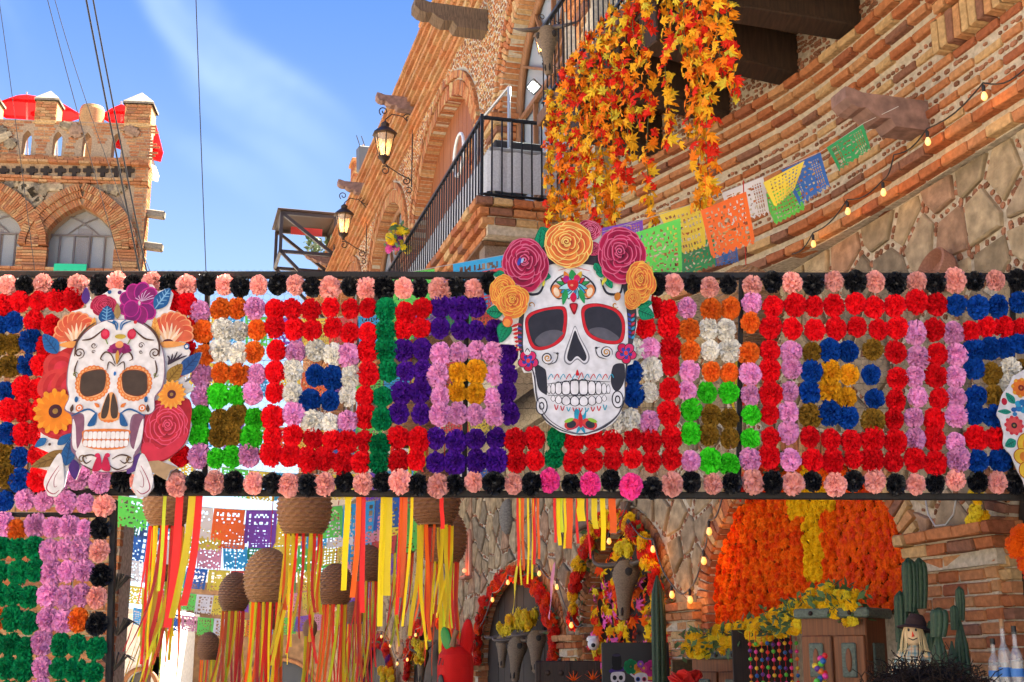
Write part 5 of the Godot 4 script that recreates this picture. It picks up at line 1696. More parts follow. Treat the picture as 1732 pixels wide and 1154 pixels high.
	for e in [[58, 98, 172, 157], [210, 257, 178, 160], [-40, -2, 172, 157]]:
		var a = P.call(e[0], 210); var c = P.call(e[1], e[2])
		var m := Mb.new()
		var w = c.x - a.x
		m.box(X(Vector3((a.x + c.x) * 0.5, (top + c.y) * 0.5 - 0.05, -w * 0.5 + 0.05)), Vector3(w, c.y - top + 0.1, w), 0.02)
		var mer = part(o, "merlon", m.mesh(), brick_mat(3))
		var py := Mb.new()
		var tip = c.y + (P.call(e[0], e[3]).y - c.y) * 1.7
		py.lathe([Vector2(w * 0.82, c.y), Vector2(w * 0.82, c.y + 0.06), Vector2(0.02, tip)], 4, X(Vector3((a.x + c.x) * 0.5, 0, -w * 0.5 + 0.05), Vector3(0, PI / 4, 0)))
		part(mer, "cap", py.mesh(), cap)
		var rows = []
		var hh = top + 0.04
		while hh < c.y - 0.03:
			course(rows, a.x, c.x, hh, 0.08, Vector3(0.24, 0.065, 0.05))
			hh += 0.085
		lay(o, "brick", rows, 0)
	var ch := Mb.new()
	var cc = at(155, 200, 34.0)
	var ct = inv * cc
	ch.lathe([Vector2(0.34, ct.y - 1.5), Vector2(0.34, ct.y + 0.2), Vector2(0.30, ct.y + 0.32), Vector2(0.2, ct.y + 0.36), Vector2(0.0, ct.y + 0.36)], 16, X(Vector3(ct.x, 0, ct.z)))
	part(o, "round_chimney", ch.mesh(), brick_mat(3))
	# glazing
	var steel = M("steel_frame", Color(0.16, 0.13, 0.12), 0.5)
	var glass = M("castle_glass", Color(0.75, 0.82, 0.9), 0.05, {"glass": 0.10, "spec": 0.35})
	for op in opens:
		var g := Mb.new()
		g.prism(arch_outline(op, -0.02, 20), -0.42, -0.41)
		var win = part(o, "window", g.mesh(), glass)
		var bars = []
		for k in [-0.62, -0.22, 0.2, 0.62]: bars.append([Vector3(op.c + k * op.w, op.base, -0.38), Vector3(op.c + k * op.w, sp + (ap - sp) * 0.42, -0.38)])
		bars.append([Vector3(op.c - op.w, sp + (ap - sp) * 0.40, -0.38), Vector3(op.c + op.w, sp + (ap - sp) * 0.40, -0.38)])
		for br in bars:
			var m := Mb.new()
			m.tube(br, 0.03, 5)
			part(win, "glazing_bar", m.mesh(), steel)
		for sd in [-1, 1]:
			var pts = []
			for k in 9:
				var f = k / 8.0
				pts.append(Vector3(op.c + sd * lerpf(0.5, -0.75, f) * op.w * 0.9, sp + (ap - sp) * (0.40 + 0.62 * sin(f * PI * 0.42) * (1.0 - 0.25 * f)), -0.38))
			var m := Mb.new()
			m.tube(pts, 0.022, 5)
			part(win, "glazing_bar", m.mesh(), steel)
		# a cream curtain sheet and brown inner door close behind the glass
		var room := Mb.new()
		room.box(X(Vector3(op.c, op.base + 1.2, -0.62)), Vector3(2.2 * op.w, 3.6, 0.04))
		part(o, "curtain", room.mesh(), M("curtain", Color(0.34, 0.31, 0.25), 0.9))
		var dr := Mb.new()
		dr.box(X(Vector3(op.c, op.base + 0.55, -0.585)), Vector3(0.42 * op.w, 1.5, 0.03))
		part(o, "inner_door", dr.mesh(), M("inner_door", Color(0.20, 0.12, 0.04), 0.6))
	# stone waterspouts on the sunny side
	for e in [[262, 232], [255, 413]]:
		var c = P.call(e[0] - 14, e[1] if e[1] > 300 else 358)
		var m := Mb.new()
		m.box(X(Vector3(right + 0.2, c.y, -0.2), Vector3(0, 0, -0.12)), Vector3(0.56, 0.2, 0.22), 0.03)
		part(o, "waterspout", m.mesh(), cap)
	# parasols on the roof terrace
	var red = M("red_canvas", Color(0.70, 0.004, 0.005), 0.9, {"back": 0.12, "spec": 0.05})
	var cream = M("cream_canvas", Color(0.80, 0.72, 0.52), 0.7, {"back": 0.4})
	for e in [[45, 160, 185, 66, 35.0, red, "red canvas parasol leftmost above the battlements"], [95, 172, 194, 44, 34.0, red, "low red canvas parasol right of the first merlon"], [205, 176, 198, 36, 34.5, red, "small red canvas parasol left of the corner merlon"], [250, 180, 250, 52, 33.4, red, "red canvas parasol tilted out beyond the right corner merlon"], [246, 246, 290, 40, 33.6, cream, "cream canvas parasol below the tilted red one"]]:
		var c = at(e[0], e[1], e[4])
		var rr = e[3] * e[4] / F
		var hh = (e[2] - e[1]) * e[4] / F
		var t = Transform3D(Basis.from_euler(Vector3(0.3 if e[0] > 240 else 0.12, 0.4, -0.22 if e[0] > 240 else 0.1)), c)
		var u := thing("parasol", e[6], "parasol", t, "parasols on the battlemented roof")
		var m := Mb.new()
		m.lathe([Vector2(rr * 1.02, -hh * 1.25), Vector2(rr, -hh), Vector2(rr * 0.5, -hh * 0.42), Vector2(0.001, 0)], 6)
		part(u, "canopy", m.mesh(), e[5])
		var pole := Mb.new()
		pole.tube([Vector3(0, -3.0, 0), Vector3(0, 0.08, 0)], 0.03, 6)
		part(u, "pole", pole.mesh(), M("pole_steel", Color(0.5, 0.5, 0.5), 0.4, {"metal": 0.6}))
	# green sign board on the sill
	var g0 = P.call(95, 467); var g1 = P.call(151, 453)
	var sb := Mb.new()
	sb.box(X(Vector3((g0.x + g1.x) * 0.5, (g0.y + g1.y) * 0.5, 0.3)), Vector3(g1.x - g0.x, g1.y - g0.y, 0.03), 0.005)
	solo("hanging_banner", "plain green cloth banner under the pointed window of the battlemented house", "banner", sb.mesh(), M("green_cloth", Color(0.02, 0.50, 0.24), 0.8), T0)

func build_far_street():
	# bright houses closing the street, seen under the banner on the left
	var white = M("white_stucco", Color(0.80, 0.78, 0.74), 0.9, {"tex": "paper", "scale": 0.5})
	var dark = M("far_window", Color(0.06, 0.07, 0.09), 0.15)
	var spec = [[150, 262, 1040, 46.0, "white stuccoed house with an arched window closing the far end of the street"], [255, 420, 975, 62.0, "tall white stuccoed house farther back behind the hanging ribbons"], [318, 640, 985, 52.0, "ochre house closing the street beside the stone wall, behind the baskets"]]
	for k in spec.size():
		var e = spec[k]
		var a = at(e[0], e[2], e[3]); var c = at(e[1], e[2], e[3])
		var w = c.x - a.x
		var o := thing("stucco_house", e[4], "house", X(Vector3(a.x + w * 0.5, -2.4, -e[3])))
		var h = a.y + 2.4
		var b := Mb.new()
		var op = {"c": -w * 0.5 + w * (0.85 if k == 0 else 0.5), "w": w * 0.22, "base": 1.2, "spring": 3.2 if k == 0 else 2.4, "rise": w * 0.22}
		arch_wall(b, -w * 0.5, w * 0.5, 0, h, [op], 0.4)
		b.box(X(Vector3(0, h * 0.5 - 0.1, -4.5)), Vector3(w, h - 0.2, 7.6))
		part(o, "wall", b.mesh(), white if k < 2 else M("ochre_stucco", Color(0.30, 0.17, 0.085), 0.9, {"tex": "blotch", "scale": 0.4}))
		var g := Mb.new()
		g.prism(arch_outline(op, -0.02, 16), -0.3, -0.26)
		var win = part(o, "window", g.mesh(), dark)
		var path = []
		for p in arch_outline(op, 0.06, 16): path.append(Vector3(p.x, p.y, 0.02))
		var m := Mb.new()
		m.tube(path, 0.09, 6)
		part(win, "frame", m.mesh(), M("frame_timber", Color(0.42, 0.19, 0.075), 0.6))
		var cp := Mb.new()
		cp.box(X(Vector3(0, h + 0.1, -4.0)), Vector3(w + 0.3, 0.24, 8.8), 0.03)
		part(o, "cornice", cp.mesh(), white)
	# left-hand brick corner beside the gate
	var a2 = at(188, 900, 14.0); var c2 = at(199, 900, 14.0)
	var o2 := thing("brick_garden_wall", "low brick wall end behind the gate leaf, beside spiky plants", "wall", X(Vector3((a2.x + c2.x) * 0.5, 0, -14.0)))
	var b2 := Mb.new()
	b2.box(X(Vector3(-1.0, 1.3, -0.3)), Vector3(2.1, 4.0, 0.5))
	part(o2, "core", b2.mesh(), mortar_mat())
	var list = []
	var hh = -0.3
	while hh < 3.25:
		course(list, -2.04, 0.06, hh, -0.03, Vector3(0.25, 0.07, 0.1))
		hh += 0.085
	lay(o2, "brick", list, 60)

	# unseen house, out of view, placed to bounce sunlight onto the right-hand wall
	var o3 := thing("stucco_house", "unseen cream house left of the street, out of view, returning sunlight to the wall", "house", wall_frame(Vector3(-5.0, 0, -9.0), 0.0))
	var b3 := Mb.new()
	var ops = [{"c": 2.4, "w": 0.6, "base": 0.0, "spring": 2.2, "rise": 0.4}, {"c": 6.0, "w": 0.6, "base": 1.0, "spring": 2.4, "rise": 0.4}, {"c": 2.4, "w": 0.55, "base": 4.6, "spring": 6.0, "rise": 0.4}, {"c": 6.0, "w": 0.55, "base": 4.6, "spring": 6.0, "rise": 0.4}]
	arch_wall(b3, 0.0, 9.0, 0.0, 3.6, ops.slice(0, 2), 0.4)
	arch_wall(b3, 0.0, 9.0, 3.6, 8.4, ops.slice(2, 4), 0.4)
	b3.box(X(Vector3(4.5, 4.15, -3.2)), Vector3(9.0, 8.3, 5.4))
	# this side of the street faces the other way round
	o3.transform = Transform3D(Basis(Vector3(0, 0, -1), Vector3.UP, Vector3(1, 0, 0)), Vector3(-5.0, 0, 1.0))
	part(o3, "wall", b3.mesh(), M("cream_stucco", Color(0.50, 0.42, 0.32), 0.9, {"tex": "paper", "scale": 0.5}))
	for op in ops:
		var g := Mb.new()
		g.prism(arch_outline(op, -0.01, 14), -0.3, -0.26)
		part(o3, "door" if op.base == 0.0 else "window", g.mesh(), dark)
	var cp3 := Mb.new()
	cp3.box(X(Vector3(4.5, 8.5, -2.8)), Vector3(9.3, 0.2, 6.4), 0.03)
	part(o3, "cornice", cp3.mesh(), white)

# ---------------------------------------------------------------- ribbons
func ribbon_mat(k: String) -> Material:
	var c = {"Y": Color(0.84, 0.62, 0.01), "O": Color(0.92, 0.13, 0.01), "R": Color(0.80, 0.025, 0.02), "G": Color(0.22, 0.62, 0.02), "L": Color(0.62, 0.68, 0.02)}
	return M("ribbon_" + k, c[k], 0.6, {"back": 0.35, "spec": 0.2})

func ribbon_mesh(len_: float, w: float, drift: Vector3, sway: float, turn: float) -> ArrayMesh:
	var b := Mb.new()
	var n = 9
	var ph = rf(0, TAU)
	var a0 = rf(-0.5, 0.5)
	var pts = []
	var ws = []
	for i in n + 1:
		var f = float(i) / n
		pts.append(Vector3(0, -len_ * f, 0) + drift * f * f * len_ + Vector3(sin(f * 5.0 + ph), 0, cos(f * 4.0 + ph)) * sway * f)
		var a = a0 + turn * f
		ws.append(Vector3(cos(a), 0, sin(a)) * w * 0.5)
	for i in n:
		b.quad(pts[i] - ws[i], pts[i + 1] - ws[i + 1], pts[i + 1] + ws[i + 1], pts[i] + ws[i])
	return b.mesh()

const RIB = {"Y": "yellow", "O": "orange", "R": "red", "L": "yellow-green"}

func build_ribbons():
	# [px, width px, end y, colour, slant]
	var list = [[279, 5, 1000, "L", 0], [304, 12, 1062, "R", -0.02], [325, 11, 1046, "Y", -0.08], [337, 11, 1025, "R", -0.06], [589, 10, 999, "Y", -0.02], [607, 9, 1011, "O", -0.02], [614, 8, 1037, "R", 0.02], [656, 15, 1008, "Y", 0], [649, 9, 1060, "Y", -0.01], [683, 12, 1011, "O", -0.01], [679, 6, 1040, "R", -0.02], [697, 5, 1060, "Y", -0.04], [747, 7, 895, "R", 0.02], [876, 4, 958, "R", 0], [879, 3, 990, "Y", 0.01], [884, 5, 965, "O", 0], [893, 3, 988, "Y", 0], [903, 5, 955, "R", 0], [901, 3, 980, "Y", 0], [910, 4, 946, "O", 0], [938, 4, 918, "R", 0], [944, 6, 923, "Y", 0.01], [949, 5, 901, "L", 0], [955, 4, 928, "Y", 0], [963, 10, 928, "O", 0], [976, 4, 920, "R", 0], [982, 12, 882, "Y", 0], [993, 3, 945, "R", 0.02], [1005, 9, 895, "Y", 0.02], [1019, 9, 931, "Y", 0.01], [1035, 11, 902, "O", 0.01]]
	var seen := {}
	for k in list.size():
		var e = list[k]
		var top = at(e[0], 838, 8.02)
		var end = at(e[0], e[2], 8.02)
		var m = ribbon_mesh(top.y - end.y, e[1] * 8.0 / F * 1.12, Vector3(e[4] * 1.4, 0, 0), 0.006, rf(-0.5, 0.5))
		seen[e[3]] = seen.get(e[3], -1) + 1
		solo("satin_ribbon", "%s%s satin ribbon under the banner beam, %s %s one from the left" % ["wide " if e[1] > 8 else "narrow ", RIB[e[3]], nth(seen[e[3]]), RIB[e[3]]], "ribbon", m, ribbon_mat(e[3]), X(top), "satin ribbons hanging from the banner beam")

# ---------------------------------------------------------------- wicker baskets
func basket_mesh(v: int) -> ArrayMesh:
	# unit radius, opening downwards at y = 0, closed at the top
	var b := Mb.new()
	var prof = [[0.62, 0.0], [0.78, 0.14], [0.92, 0.36], [1.0, 0.66], [0.97, 0.96], [0.84, 1.24], [0.62, 1.46], [0.34, 1.60], [0.08, 1.64]]
	if v == 1: prof = [[0.70, 0.0], [0.86, 0.16], [0.97, 0.40], [1.0, 0.70], [0.93, 1.0], [0.76, 1.26], [0.52, 1.44], [0.26, 1.54], [0.06, 1.56]]
	var rows = 21
	var seg = 36
	var prev = []
	for i in rows * 2 + 1:
		var f = float(i) / (rows * 2) * (prof.size() - 1)
		var a = prof[min(int(f), prof.size() - 2)]; var c = prof[min(int(f) + 1, prof.size() - 1)]
		var r = lerpf(a[0], c[0], f - min(int(f), prof.size() - 2)); var y = 1.42 * lerpf(a[1], c[1], f - min(int(f), prof.size() - 2))
		var ring = []
		for k in seg:
			var an = TAU * k / seg
			var bulge = 0.0
			if i % 2 == 1: bulge = 0.05 if (k + i / 2) % 2 == 0 else 0.0
			else: bulge = -0.035
			ring.append(Vector3(cos(an) * (r + bulge), y + sin(k * 3.7 + i) * 0.006, sin(an) * (r + bulge)))
		if i > 0:
			for k in seg:
				var k2 = (k + 1) % seg
				b.quad(prev[k2], prev[k], ring[k], ring[k2])
		prev = ring
	return b.mesh()

func build_baskets():
	var bm = [basket_mesh(0), basket_mesh(1)]
	var rim := Mb.new()
	var pts = []
	for k in 25: pts.append(Vector3(cos(TAU * k / 24) * 0.64, 0.0, sin(TAU * k / 24) * 0.64))
	rim.tube(pts, 0.05, 6, false)
	var rm = rim.mesh()
	var wm = [M("wicker_dark", Color(0.34, 0.155, 0.065), 0.6, {"tex": "grain", "scale": 6.0, "spec": 0.5}), M("wicker_mid", Color(0.44, 0.22, 0.095), 0.6, {"tex": "grain", "scale": 6.0, "spec": 0.5}), M("wicker_light", Color(0.50, 0.27, 0.12), 0.6, {"tex": "grain", "scale": 6.0, "spec": 0.5})]
	# [px, rim y, width px, depth, material, ribbons, ribbon length, description]
	var list = [
		[282, 890, 84, 10.6, 1, 16, 1.15, "wicker basket lamp with long yellow and red ribbons, leftmost of all"],
		[514, 903, 92, 10.2, 1, 14, 0.95, "wide brown wicker basket half hidden by the banner's lower beam"],
		[736, 888, 88, 10.4, 0, 12, 0.95, "dark wicker basket right under the banner beam, nearest the stone wall"],
		[748, 950, 80, 11.8, 0, 12, 0.95, "dark wicker basket hanging directly below and behind the one nearest the stone wall"],
		[683, 935, 48, 18.5, 0, 10, 1.2, "small dark wicker basket farther back between orange ribbons"],
		[453, 1018, 80, 12.2, 2, 18, 1.5, "light brown wicker basket with many ribbons, lowest of the big ones"],
		[394, 1033, 54, 17.0, 0, 14, 1.7, "dark wicker basket left of and behind the light brown one"],
		[566, 1022, 60, 15.0, 0, 14, 1.6, "dark round wicker basket between the light brown one and the stone wall"],
		[620, 983, 54, 17.5, 0, 12, 1.6, "dark wicker basket partly behind the wide orange ribbons"],
		[524, 1076, 24, 26.0, 1, 8, 1.8, "tiny far wicker basket between the two lower baskets"],
		[268, 983, 46, 19.0, 1, 10, 1.4, "wicker basket seen under the leftmost basket lamp, middle of that column"],
		[256, 1052, 30, 27.0, 1, 8, 1.4, "small wicker basket at the foot of the leftmost column of baskets"],
		[352, 1116, 38, 25.0, 0, 10, 1.8, "small dark wicker basket low down at the far end of the street"],
		[455, 1064, 50, 21.0, 0, 12, 1.8, "dark wicker basket peeking out under the light brown one"],
		[600, 1055, 34, 25.0, 0, 10, 2.0, "far wicker basket low beside the stone wall"],
		[1268, 590, 128, 9.4, 2, 6, 0.5, "large reddish wicker basket rising above the banner in front of the curved wall"],
		[692, 752, 96, 10.4, 2, 4, 0.4, "wicker basket glimpsed between violet pom-poms through the banner"]]
	for e in list:
		var rad = e[2] * 0.5 * e[3] / F
		var p = at(e[0], e[1], e[3])
		var o := thing("wicker_basket", e[7], "basket", X(p), "wicker baskets hung as lamps over the street")
		part(o, "woven_body", cell(bm), wm[e[4]], X(Vector3.ZERO, Vector3(rf(-0.06, 0.06), rf(0, 6), rf(-0.06, 0.06)), Vector3.ONE * rad))
		part(o, "rim", rm, wm[0], X(Vector3.ZERO, Vector3.ZERO, Vector3.ONE * rad))
		var c := Mb.new()
		c.tube([Vector3(0, rad * 2.2, 0), Vector3(0.01, rad * 2.3 + 0.7, 0)], 0.004, 4)
		part(o, "cord", c.mesh(), M("cord_red", Color(0.5, 0.03, 0.02), 0.8))
		for k in e[5] + 4:
			var an = TAU * (k + rf(-0.3, 0.3)) / (e[5] + 4)
			var l = e[6] * rf(0.6, 1.15)
			var key = ["Y", "O", "R", "Y", "O", "L", "R"][rng.randi() % 7]
			var drift = Vector3(rf(-0.22, 0.03) if e[0] < 330 else rf(-0.16, 0.08), 0, rf(-0.08, 0.08))
			part(o, "ribbon", ribbon_mesh(l, rf(0.018, 0.036), drift, 0.022, rf(-1.6, 1.6)), ribbon_mat(key), X(Vector3(cos(an) * rad * 0.64, -0.005, sin(an) * rad * 0.64)))

# ---------------------------------------------------------------- cut paper flags
const FLAGC = {"O": ["orange", Color(0.92, 0.15, 0.01)], "Y": ["yellow", Color(0.92, 0.70, 0.05)], "G": ["bright green", Color(0.12, 0.72, 0.08)], "E": ["dark green", Color(0.01, 0.33, 0.10)], "B": ["deep blue", Color(0.01, 0.14, 0.52)], "C": ["sky blue", Color(0.02, 0.42, 0.78)], "V": ["violet", Color(0.20, 0.05, 0.48)], "W": ["white", Color(0.80, 0.77, 0.76)], "P": ["pink", Color(0.82, 0.30, 0.42)], "R": ["red", Color(0.80, 0.06, 0.05)]}

func flag_hole(u: float, v: float, kind: int, ph: float) -> bool:
	var a = abs(u - 0.5)
	var edge = 0.075
	if v < 0.10: return false
	var low = 0.90 + 0.07 * abs(sin(u * PI * 7.0))
	if kind % 2: low = 0.88 + 0.10 * abs(fmod(u * 7.0, 1.0) - 0.5) * 2.0
	if v > low: return true
	if a > 0.5 - edge or v > low - 0.05: return false
	var r = Vector2(a, (v - 0.5) * 0.9).length()
	var th = atan2(v - 0.5, a)
	if kind == 0:
		if a > 0.34: return fmod(v * 11.0 + ph, 1.0) > 0.45 and a < 0.40
		if r > 0.20 and r < 0.235: return sin(th * 9.0) > -0.2
		return r < 0.17 and sin(th * 6.0 + r * 30.0) > 0.35 or r > 0.26 and sin(a * 46.0 + ph) * sin(v * 38.0) > 0.45
	if kind == 1:
		if a > 0.22: return fmod(u * 15.0, 1.0) > 0.34 and fmod(v * 13.0, 1.0) > 0.34
		return r > 0.10 and sin(th * 5.0 + ph) * sin(r * 44.0) > 0.42
	if kind == 2:
		return sin(a * 34.0 + v * 22.0 + ph) * sin(a * 30.0 - v * 26.0) > 0.40 and r > 0.06
	return (abs(fmod(r * 9.0, 1.0) - 0.5) < 0.17 and sin(th * 8.0 + floor(r * 9.0)) > 0.0) or (v < 0.2 and fmod(u * 12.0, 1.0) > 0.5)

func flag(corners: Array, col: String, kind: int, res: int, label: String, group: String):
	# corners: top left, top right, bottom right, bottom left
	var o = corners[0]
	var b := Mb.new()
	var nrm = (corners[1] - corners[0]).cross(corners[3] - corners[0]).normalized()
	var ph = rf(0, 6)
	var amp = (corners[1] - corners[0]).length() * rf(0.02, 0.06)
	var pt = func(u, v):
		var p = corners[0].lerp(corners[1], u).lerp(corners[3].lerp(corners[2], u), v)
		return p - o + nrm * amp * v * sin(u * 5.0 + ph + v * 2.0)
	for j in res:
		for i in res:
			var u = (i + 0.5) / res
			var v = (j + 0.5) / res
			if flag_hole(u, v, kind, ph): continue
			var u0 = float(i) / res; var u1 = float(i + 1) / res; var v0 = float(j) / res; var v1 = float(j + 1) / res
			b.quad(pt.call(u0, v1), pt.call(u1, v1), pt.call(u1, v0), pt.call(u0, v0))
	solo("paper_flag", label, "paper flag", b.mesh(), M("flag_" + col, FLAGC[col][1], 0.85, {"back": 0.5, "spec": 0.08}), X(o), group)

func string_line(pts: Array, label: String, r := 0.003):
	var b := Mb.new()
	b.tube(pts, r, 4)
	solo("string_line", label, "string", b.mesh(), M("string", Color(0.55, 0.52, 0.48), 0.8))

func build_flags():
	# the string above the banner, in front of the curved wall
	var up = [
		["V", 1, [1018, 386], [1087, 371], [1090, 425], [1020, 440], 9.9, "violet cut-paper flag right behind the crown of roses"],
		["Y", 2, [1114, 361], [1189, 340], [1194, 420], [1150, 434], 9.9, "pale yellow cut-paper flag between the lime green and the orange one"],
		["G", 0, [1071, 395], [1151, 369], [1155, 466], [1086, 470], 9.3, "lime green cut-paper flag right of the crown of roses"],
		["E", 3, [1150, 424], [1208, 400], [1210, 452], [1155, 470], 10.2, "dark green cut-paper flag low behind the yellow one"],
		["B", 1, [1206, 430], [1246, 410], [1250, 445], [1210, 452], 10.3, "dark blue cut-paper flag peeking out under the orange one"],
		["O", 0, [1185, 356], [1262, 324], [1278, 415], [1205, 440], 9.2, "large orange cut-paper flag with a bird pattern above the banner"],
		["W", 1, [1221, 327], [1291, 299], [1303, 364], [1240, 384], 9.8, "white lattice paper flag with a pink upper edge"],
		["G", 2, [1290, 330], [1350, 310], [1362, 356], [1312, 382], 10.0, "bright green paper flag behind the folded yellow one"],
		["Y", 2, [1291, 309], [1361, 272], [1344, 322], [1312, 352], 9.6, "folded golden paper flag beside the blue one"],
		["B", 1, [1322, 288], [1388, 258], [1404, 318], [1354, 351], 9.7, "blue lattice paper flag with a scalloped hem"],
		["E", 1, [1398, 250], [1460, 210], [1473, 255], [1422, 290], 9.4, "green lattice paper flag nearest the stone waterspout"],
		["G", 3, [640, 467], [735, 455], [738, 540], [645, 545], 9.6, "lime green paper flag left of the sky blue one at the banner's upper edge"],
		["V", 1, [733, 468], [778, 462], [780, 530], [736, 540], 9.8, "violet paper flag between the lime green and the sky blue one"],
		["C", 3, [766, 447], [858, 431], [860, 520], [770, 530], 9.5, "sky blue paper flag left of the crown of roses"],
		["R", 1, [812, 460], [866, 449], [868, 540], [816, 548], 9.3, "red paper flag in front of the sky blue one"]]
	for e in up:
		var c = []
		for k in 4: c.append(at(e[2 + k][0], e[2 + k][1], e[6] + (0.03 if k > 1 else 0.0)))
		flag(c, e[0], e[1], 34, e[7], "cut-paper flags above the banner")
	string_line([at(560, 478, 9.7), at(700, 459, 9.65), at(860, 430, 9.5), at(1000, 398, 9.9), at(1090, 371, 9.9), at(1190, 339, 9.9), at(1290, 299, 9.8), at(1388, 257, 9.6), at(1462, 208, 9.4), at(1520, 180, 9.3)], "thin string carrying the paper flags above the banner up to the waterspout")
	# strings of flags behind and below the banner
	var rows = [
		["WOYCGVYRCGVEO", 225, 508, 845, 500, 9.8, "first string behind the banner's upper rows"],
		["OWYGCYOVGCYRE", 232, 592, 838, 600, 10.6, "second string behind the banner's middle rows"],
		["YWCVGOYBGWCRY", 228, 690, 838, 690, 11.6, "third string behind the banner's lower rows"],
		["OYWGYCOYVCGWB", 236, 766, 842, 770, 12.6, "fourth string behind the banner's lowest rows"],
		["GCWOVYGCBG", 200, 838, 745, 826, 13.2, "uppermost string below the banner"],
		["EBGYOVYCWPYG", 198, 862, 735, 852, 15.0, "second string below the banner"],
		["BWYPCEYGYCRG", 210, 902, 715, 890, 17.5, "third string below the banner"],
		["WPGBYRCEYGPBV", 205, 945, 690, 930, 20.5, "fourth string below the banner"],
		["YCRGWYVGBPYGVCR", 215, 990, 660, 975, 24.0, "fifth string below the banner"],
		["CYBPGWYOCGVPYBG", 225, 1028, 640, 1020, 29.0, "lowest far string"]]
	for k in rows.size():
		var e = rows[k]
		var n = e[0].length()
		var pts = []
		var span = at(e[3], e[4], e[5]).x - at(e[1], e[2], e[5]).x
		var fw = span / n * 0.98
		for i in n + 1:
			var f = float(i) / n
			var p = at(lerpf(e[1], e[3], f), lerpf(e[2], e[4], f), e[5])
			p.y -= 0.12 * span * 0.12 * sin(PI * f) * 4.0
			pts.append(p)
		for i in n:
			var a = pts[i]; var c = pts[i].lerp(pts[i + 1], 0.97)
			var hgt = min(fw * rf(0.95, 1.15), 0.46)
			var sway = Vector3(rf(-0.05, 0.03), 0, rf(-0.06, 0.06))
			flag([a, c, c + Vector3(0, -hgt, 0) + sway, a + Vector3(0, -hgt, 0) + sway], e[0][i], rng.randi() % 4, 22 if k < 4 else 18, "%s paper flag, %s from left on the %s" % [FLAGC[e[0][i]][0], nth(i), e[6]], "cut-paper flags behind and below the banner")
		var a0 = pts[0] + (pts[0] - pts[1]) * 0.8
		var ends = [a0 + Vector3(0, 0.06, 0)] + pts
		ends.append(pts[n] + (pts[n] - pts[n - 1]) * 0.6 + Vector3(0, 0.06, 0))
		string_line(ends, "thin string crossing the street, the %s" % e[6])

# ---------------------------------------------------------------- autumn leaf garlands
func leaf_mesh(v: int) -> ArrayMesh:
	var half = [[90, 1.0], [72, 0.50], [52, 0.86], [36, 0.40], [10, 0.72], [-20, 0.34], [-55, 0.30]]
	var pts = []
	for e in half: pts.append(Vector2(cos(deg_to_rad(e[0])), sin(deg_to_rad(e[0]))) * e[1])
	pts.append(Vector2(0, -0.42))
	for k in range(half.size() - 1, 0, -1): pts.append(Vector2(-pts[k].x, pts[k].y))
	var g := RandomNumberGenerator.new()
	g.seed = 60 + v
	var b := Mb.new()
	var z = []
	for p in pts: z.append(-0.32 * p.length_squared() + g.randf_range(-0.14, 0.14))
	for i in pts.size():
		var j = (i + 1) % pts.size()
		b.flat(Vector3(0, 0, 0.06), Vector3(pts[i].x, pts[i].y, z[i]), Vector3(pts[j].x, pts[j].y, z[j]))
	return b.mesh()

func build_leaves():
	var lm = []
	for v in 4: lm.append(leaf_mesh(v))
	var cols = [Color(0.92, 0.46, 0.02), Color(0.92, 0.22, 0.012), Color(0.78, 0.03, 0.012), Color(0.74, 0.58, 0.05), Color(0.93, 0.32, 0.015), Color(0.88, 0.56, 0.03), Color(0.58, 0.52, 0.05)]
	var lmat = []
	for i in cols.size(): lmat.append(M("autumn_leaf_%d" % i, cols[i], 0.55, {"back": 0.45, "tex": "paper", "scale": 5.0, "spec": 0.2}))
	var vine = M("vine", Color(0.10, 0.11, 0.03), 0.8)
	# [px, bottom y, leaves per metre]
	var list = [[930, 388, 60], [949, 372, 52], [968, 384, 58], [987, 350, 56], [1005, 388, 56], [1024, 388, 54], [1042, 372, 48], [1062, 318, 40], [1078, 215, 34], [1101, 388, 40], [1134, 252, 40], [1152, 90, 34], [1168, 240, 36], [1187, 350, 56], [1203, 345, 50], [1222, 150, 50], [1240, 165, 40]]
	for k in list.size():
		var e = list[k]
		var bot = loc(e[0], e[1], WALL_T, 0.10 + rf(-0.03, 0.05))
		var top = 7.58
		var l = top - bot.y
		var o := thing("leaf_garland", "garland of autumn maple leaves, %s from the left under the terrace rail" % nth(k), "leaf garland", Transform3D(WALL_T.basis, WALL_T * Vector3(bot.x, top, bot.z)), "autumn leaf garlands hanging from the terrace")
		var vm := Mb.new()
		var pts = []
		for i in 9: pts.append(Vector3(sin(i * 1.3 + k) * 0.02, -l * i / 8.0, cos(i * 1.7 + k) * 0.02))
		vm.tube(pts, 0.004, 4)
		part(o, "vine", vm.mesh(), vine)
		var n = int(l * e[2])
		for i in n:
			var y = -l * (i + rf(0, 1)) / n
			var an = rf(0, TAU)
			var d = Vector3(cos(an), 0, sin(an))
			var s = rf(0.058, 0.096)
			var pos = Vector3(sin(-y * 8.0 / l * 1.3 + k) * 0.02, y, 0) + d * rf(0.01, 0.078)
			var bas = Basis.from_euler(Vector3(rf(-0.7, 0.5), atan2(d.x, d.z) * 0.6 + rf(-0.5, 0.5), rf(0, TAU)))
			var cl = [0, 1, 1, 2, 2, 4, 4, 5, 3, 1][rng.randi() % 10]
			if sin(y * 7.0 + k * 2.1) > 0.5 and rng.randf() < 0.5: cl = [2, 1, 2][rng.randi() % 3]
			elif rng.randf() < 0.25: cl = 0
			part(o, "leaf", cell(lm), lmat[cl], Transform3D(bas.scaled_local(Vector3.ONE * s), pos))

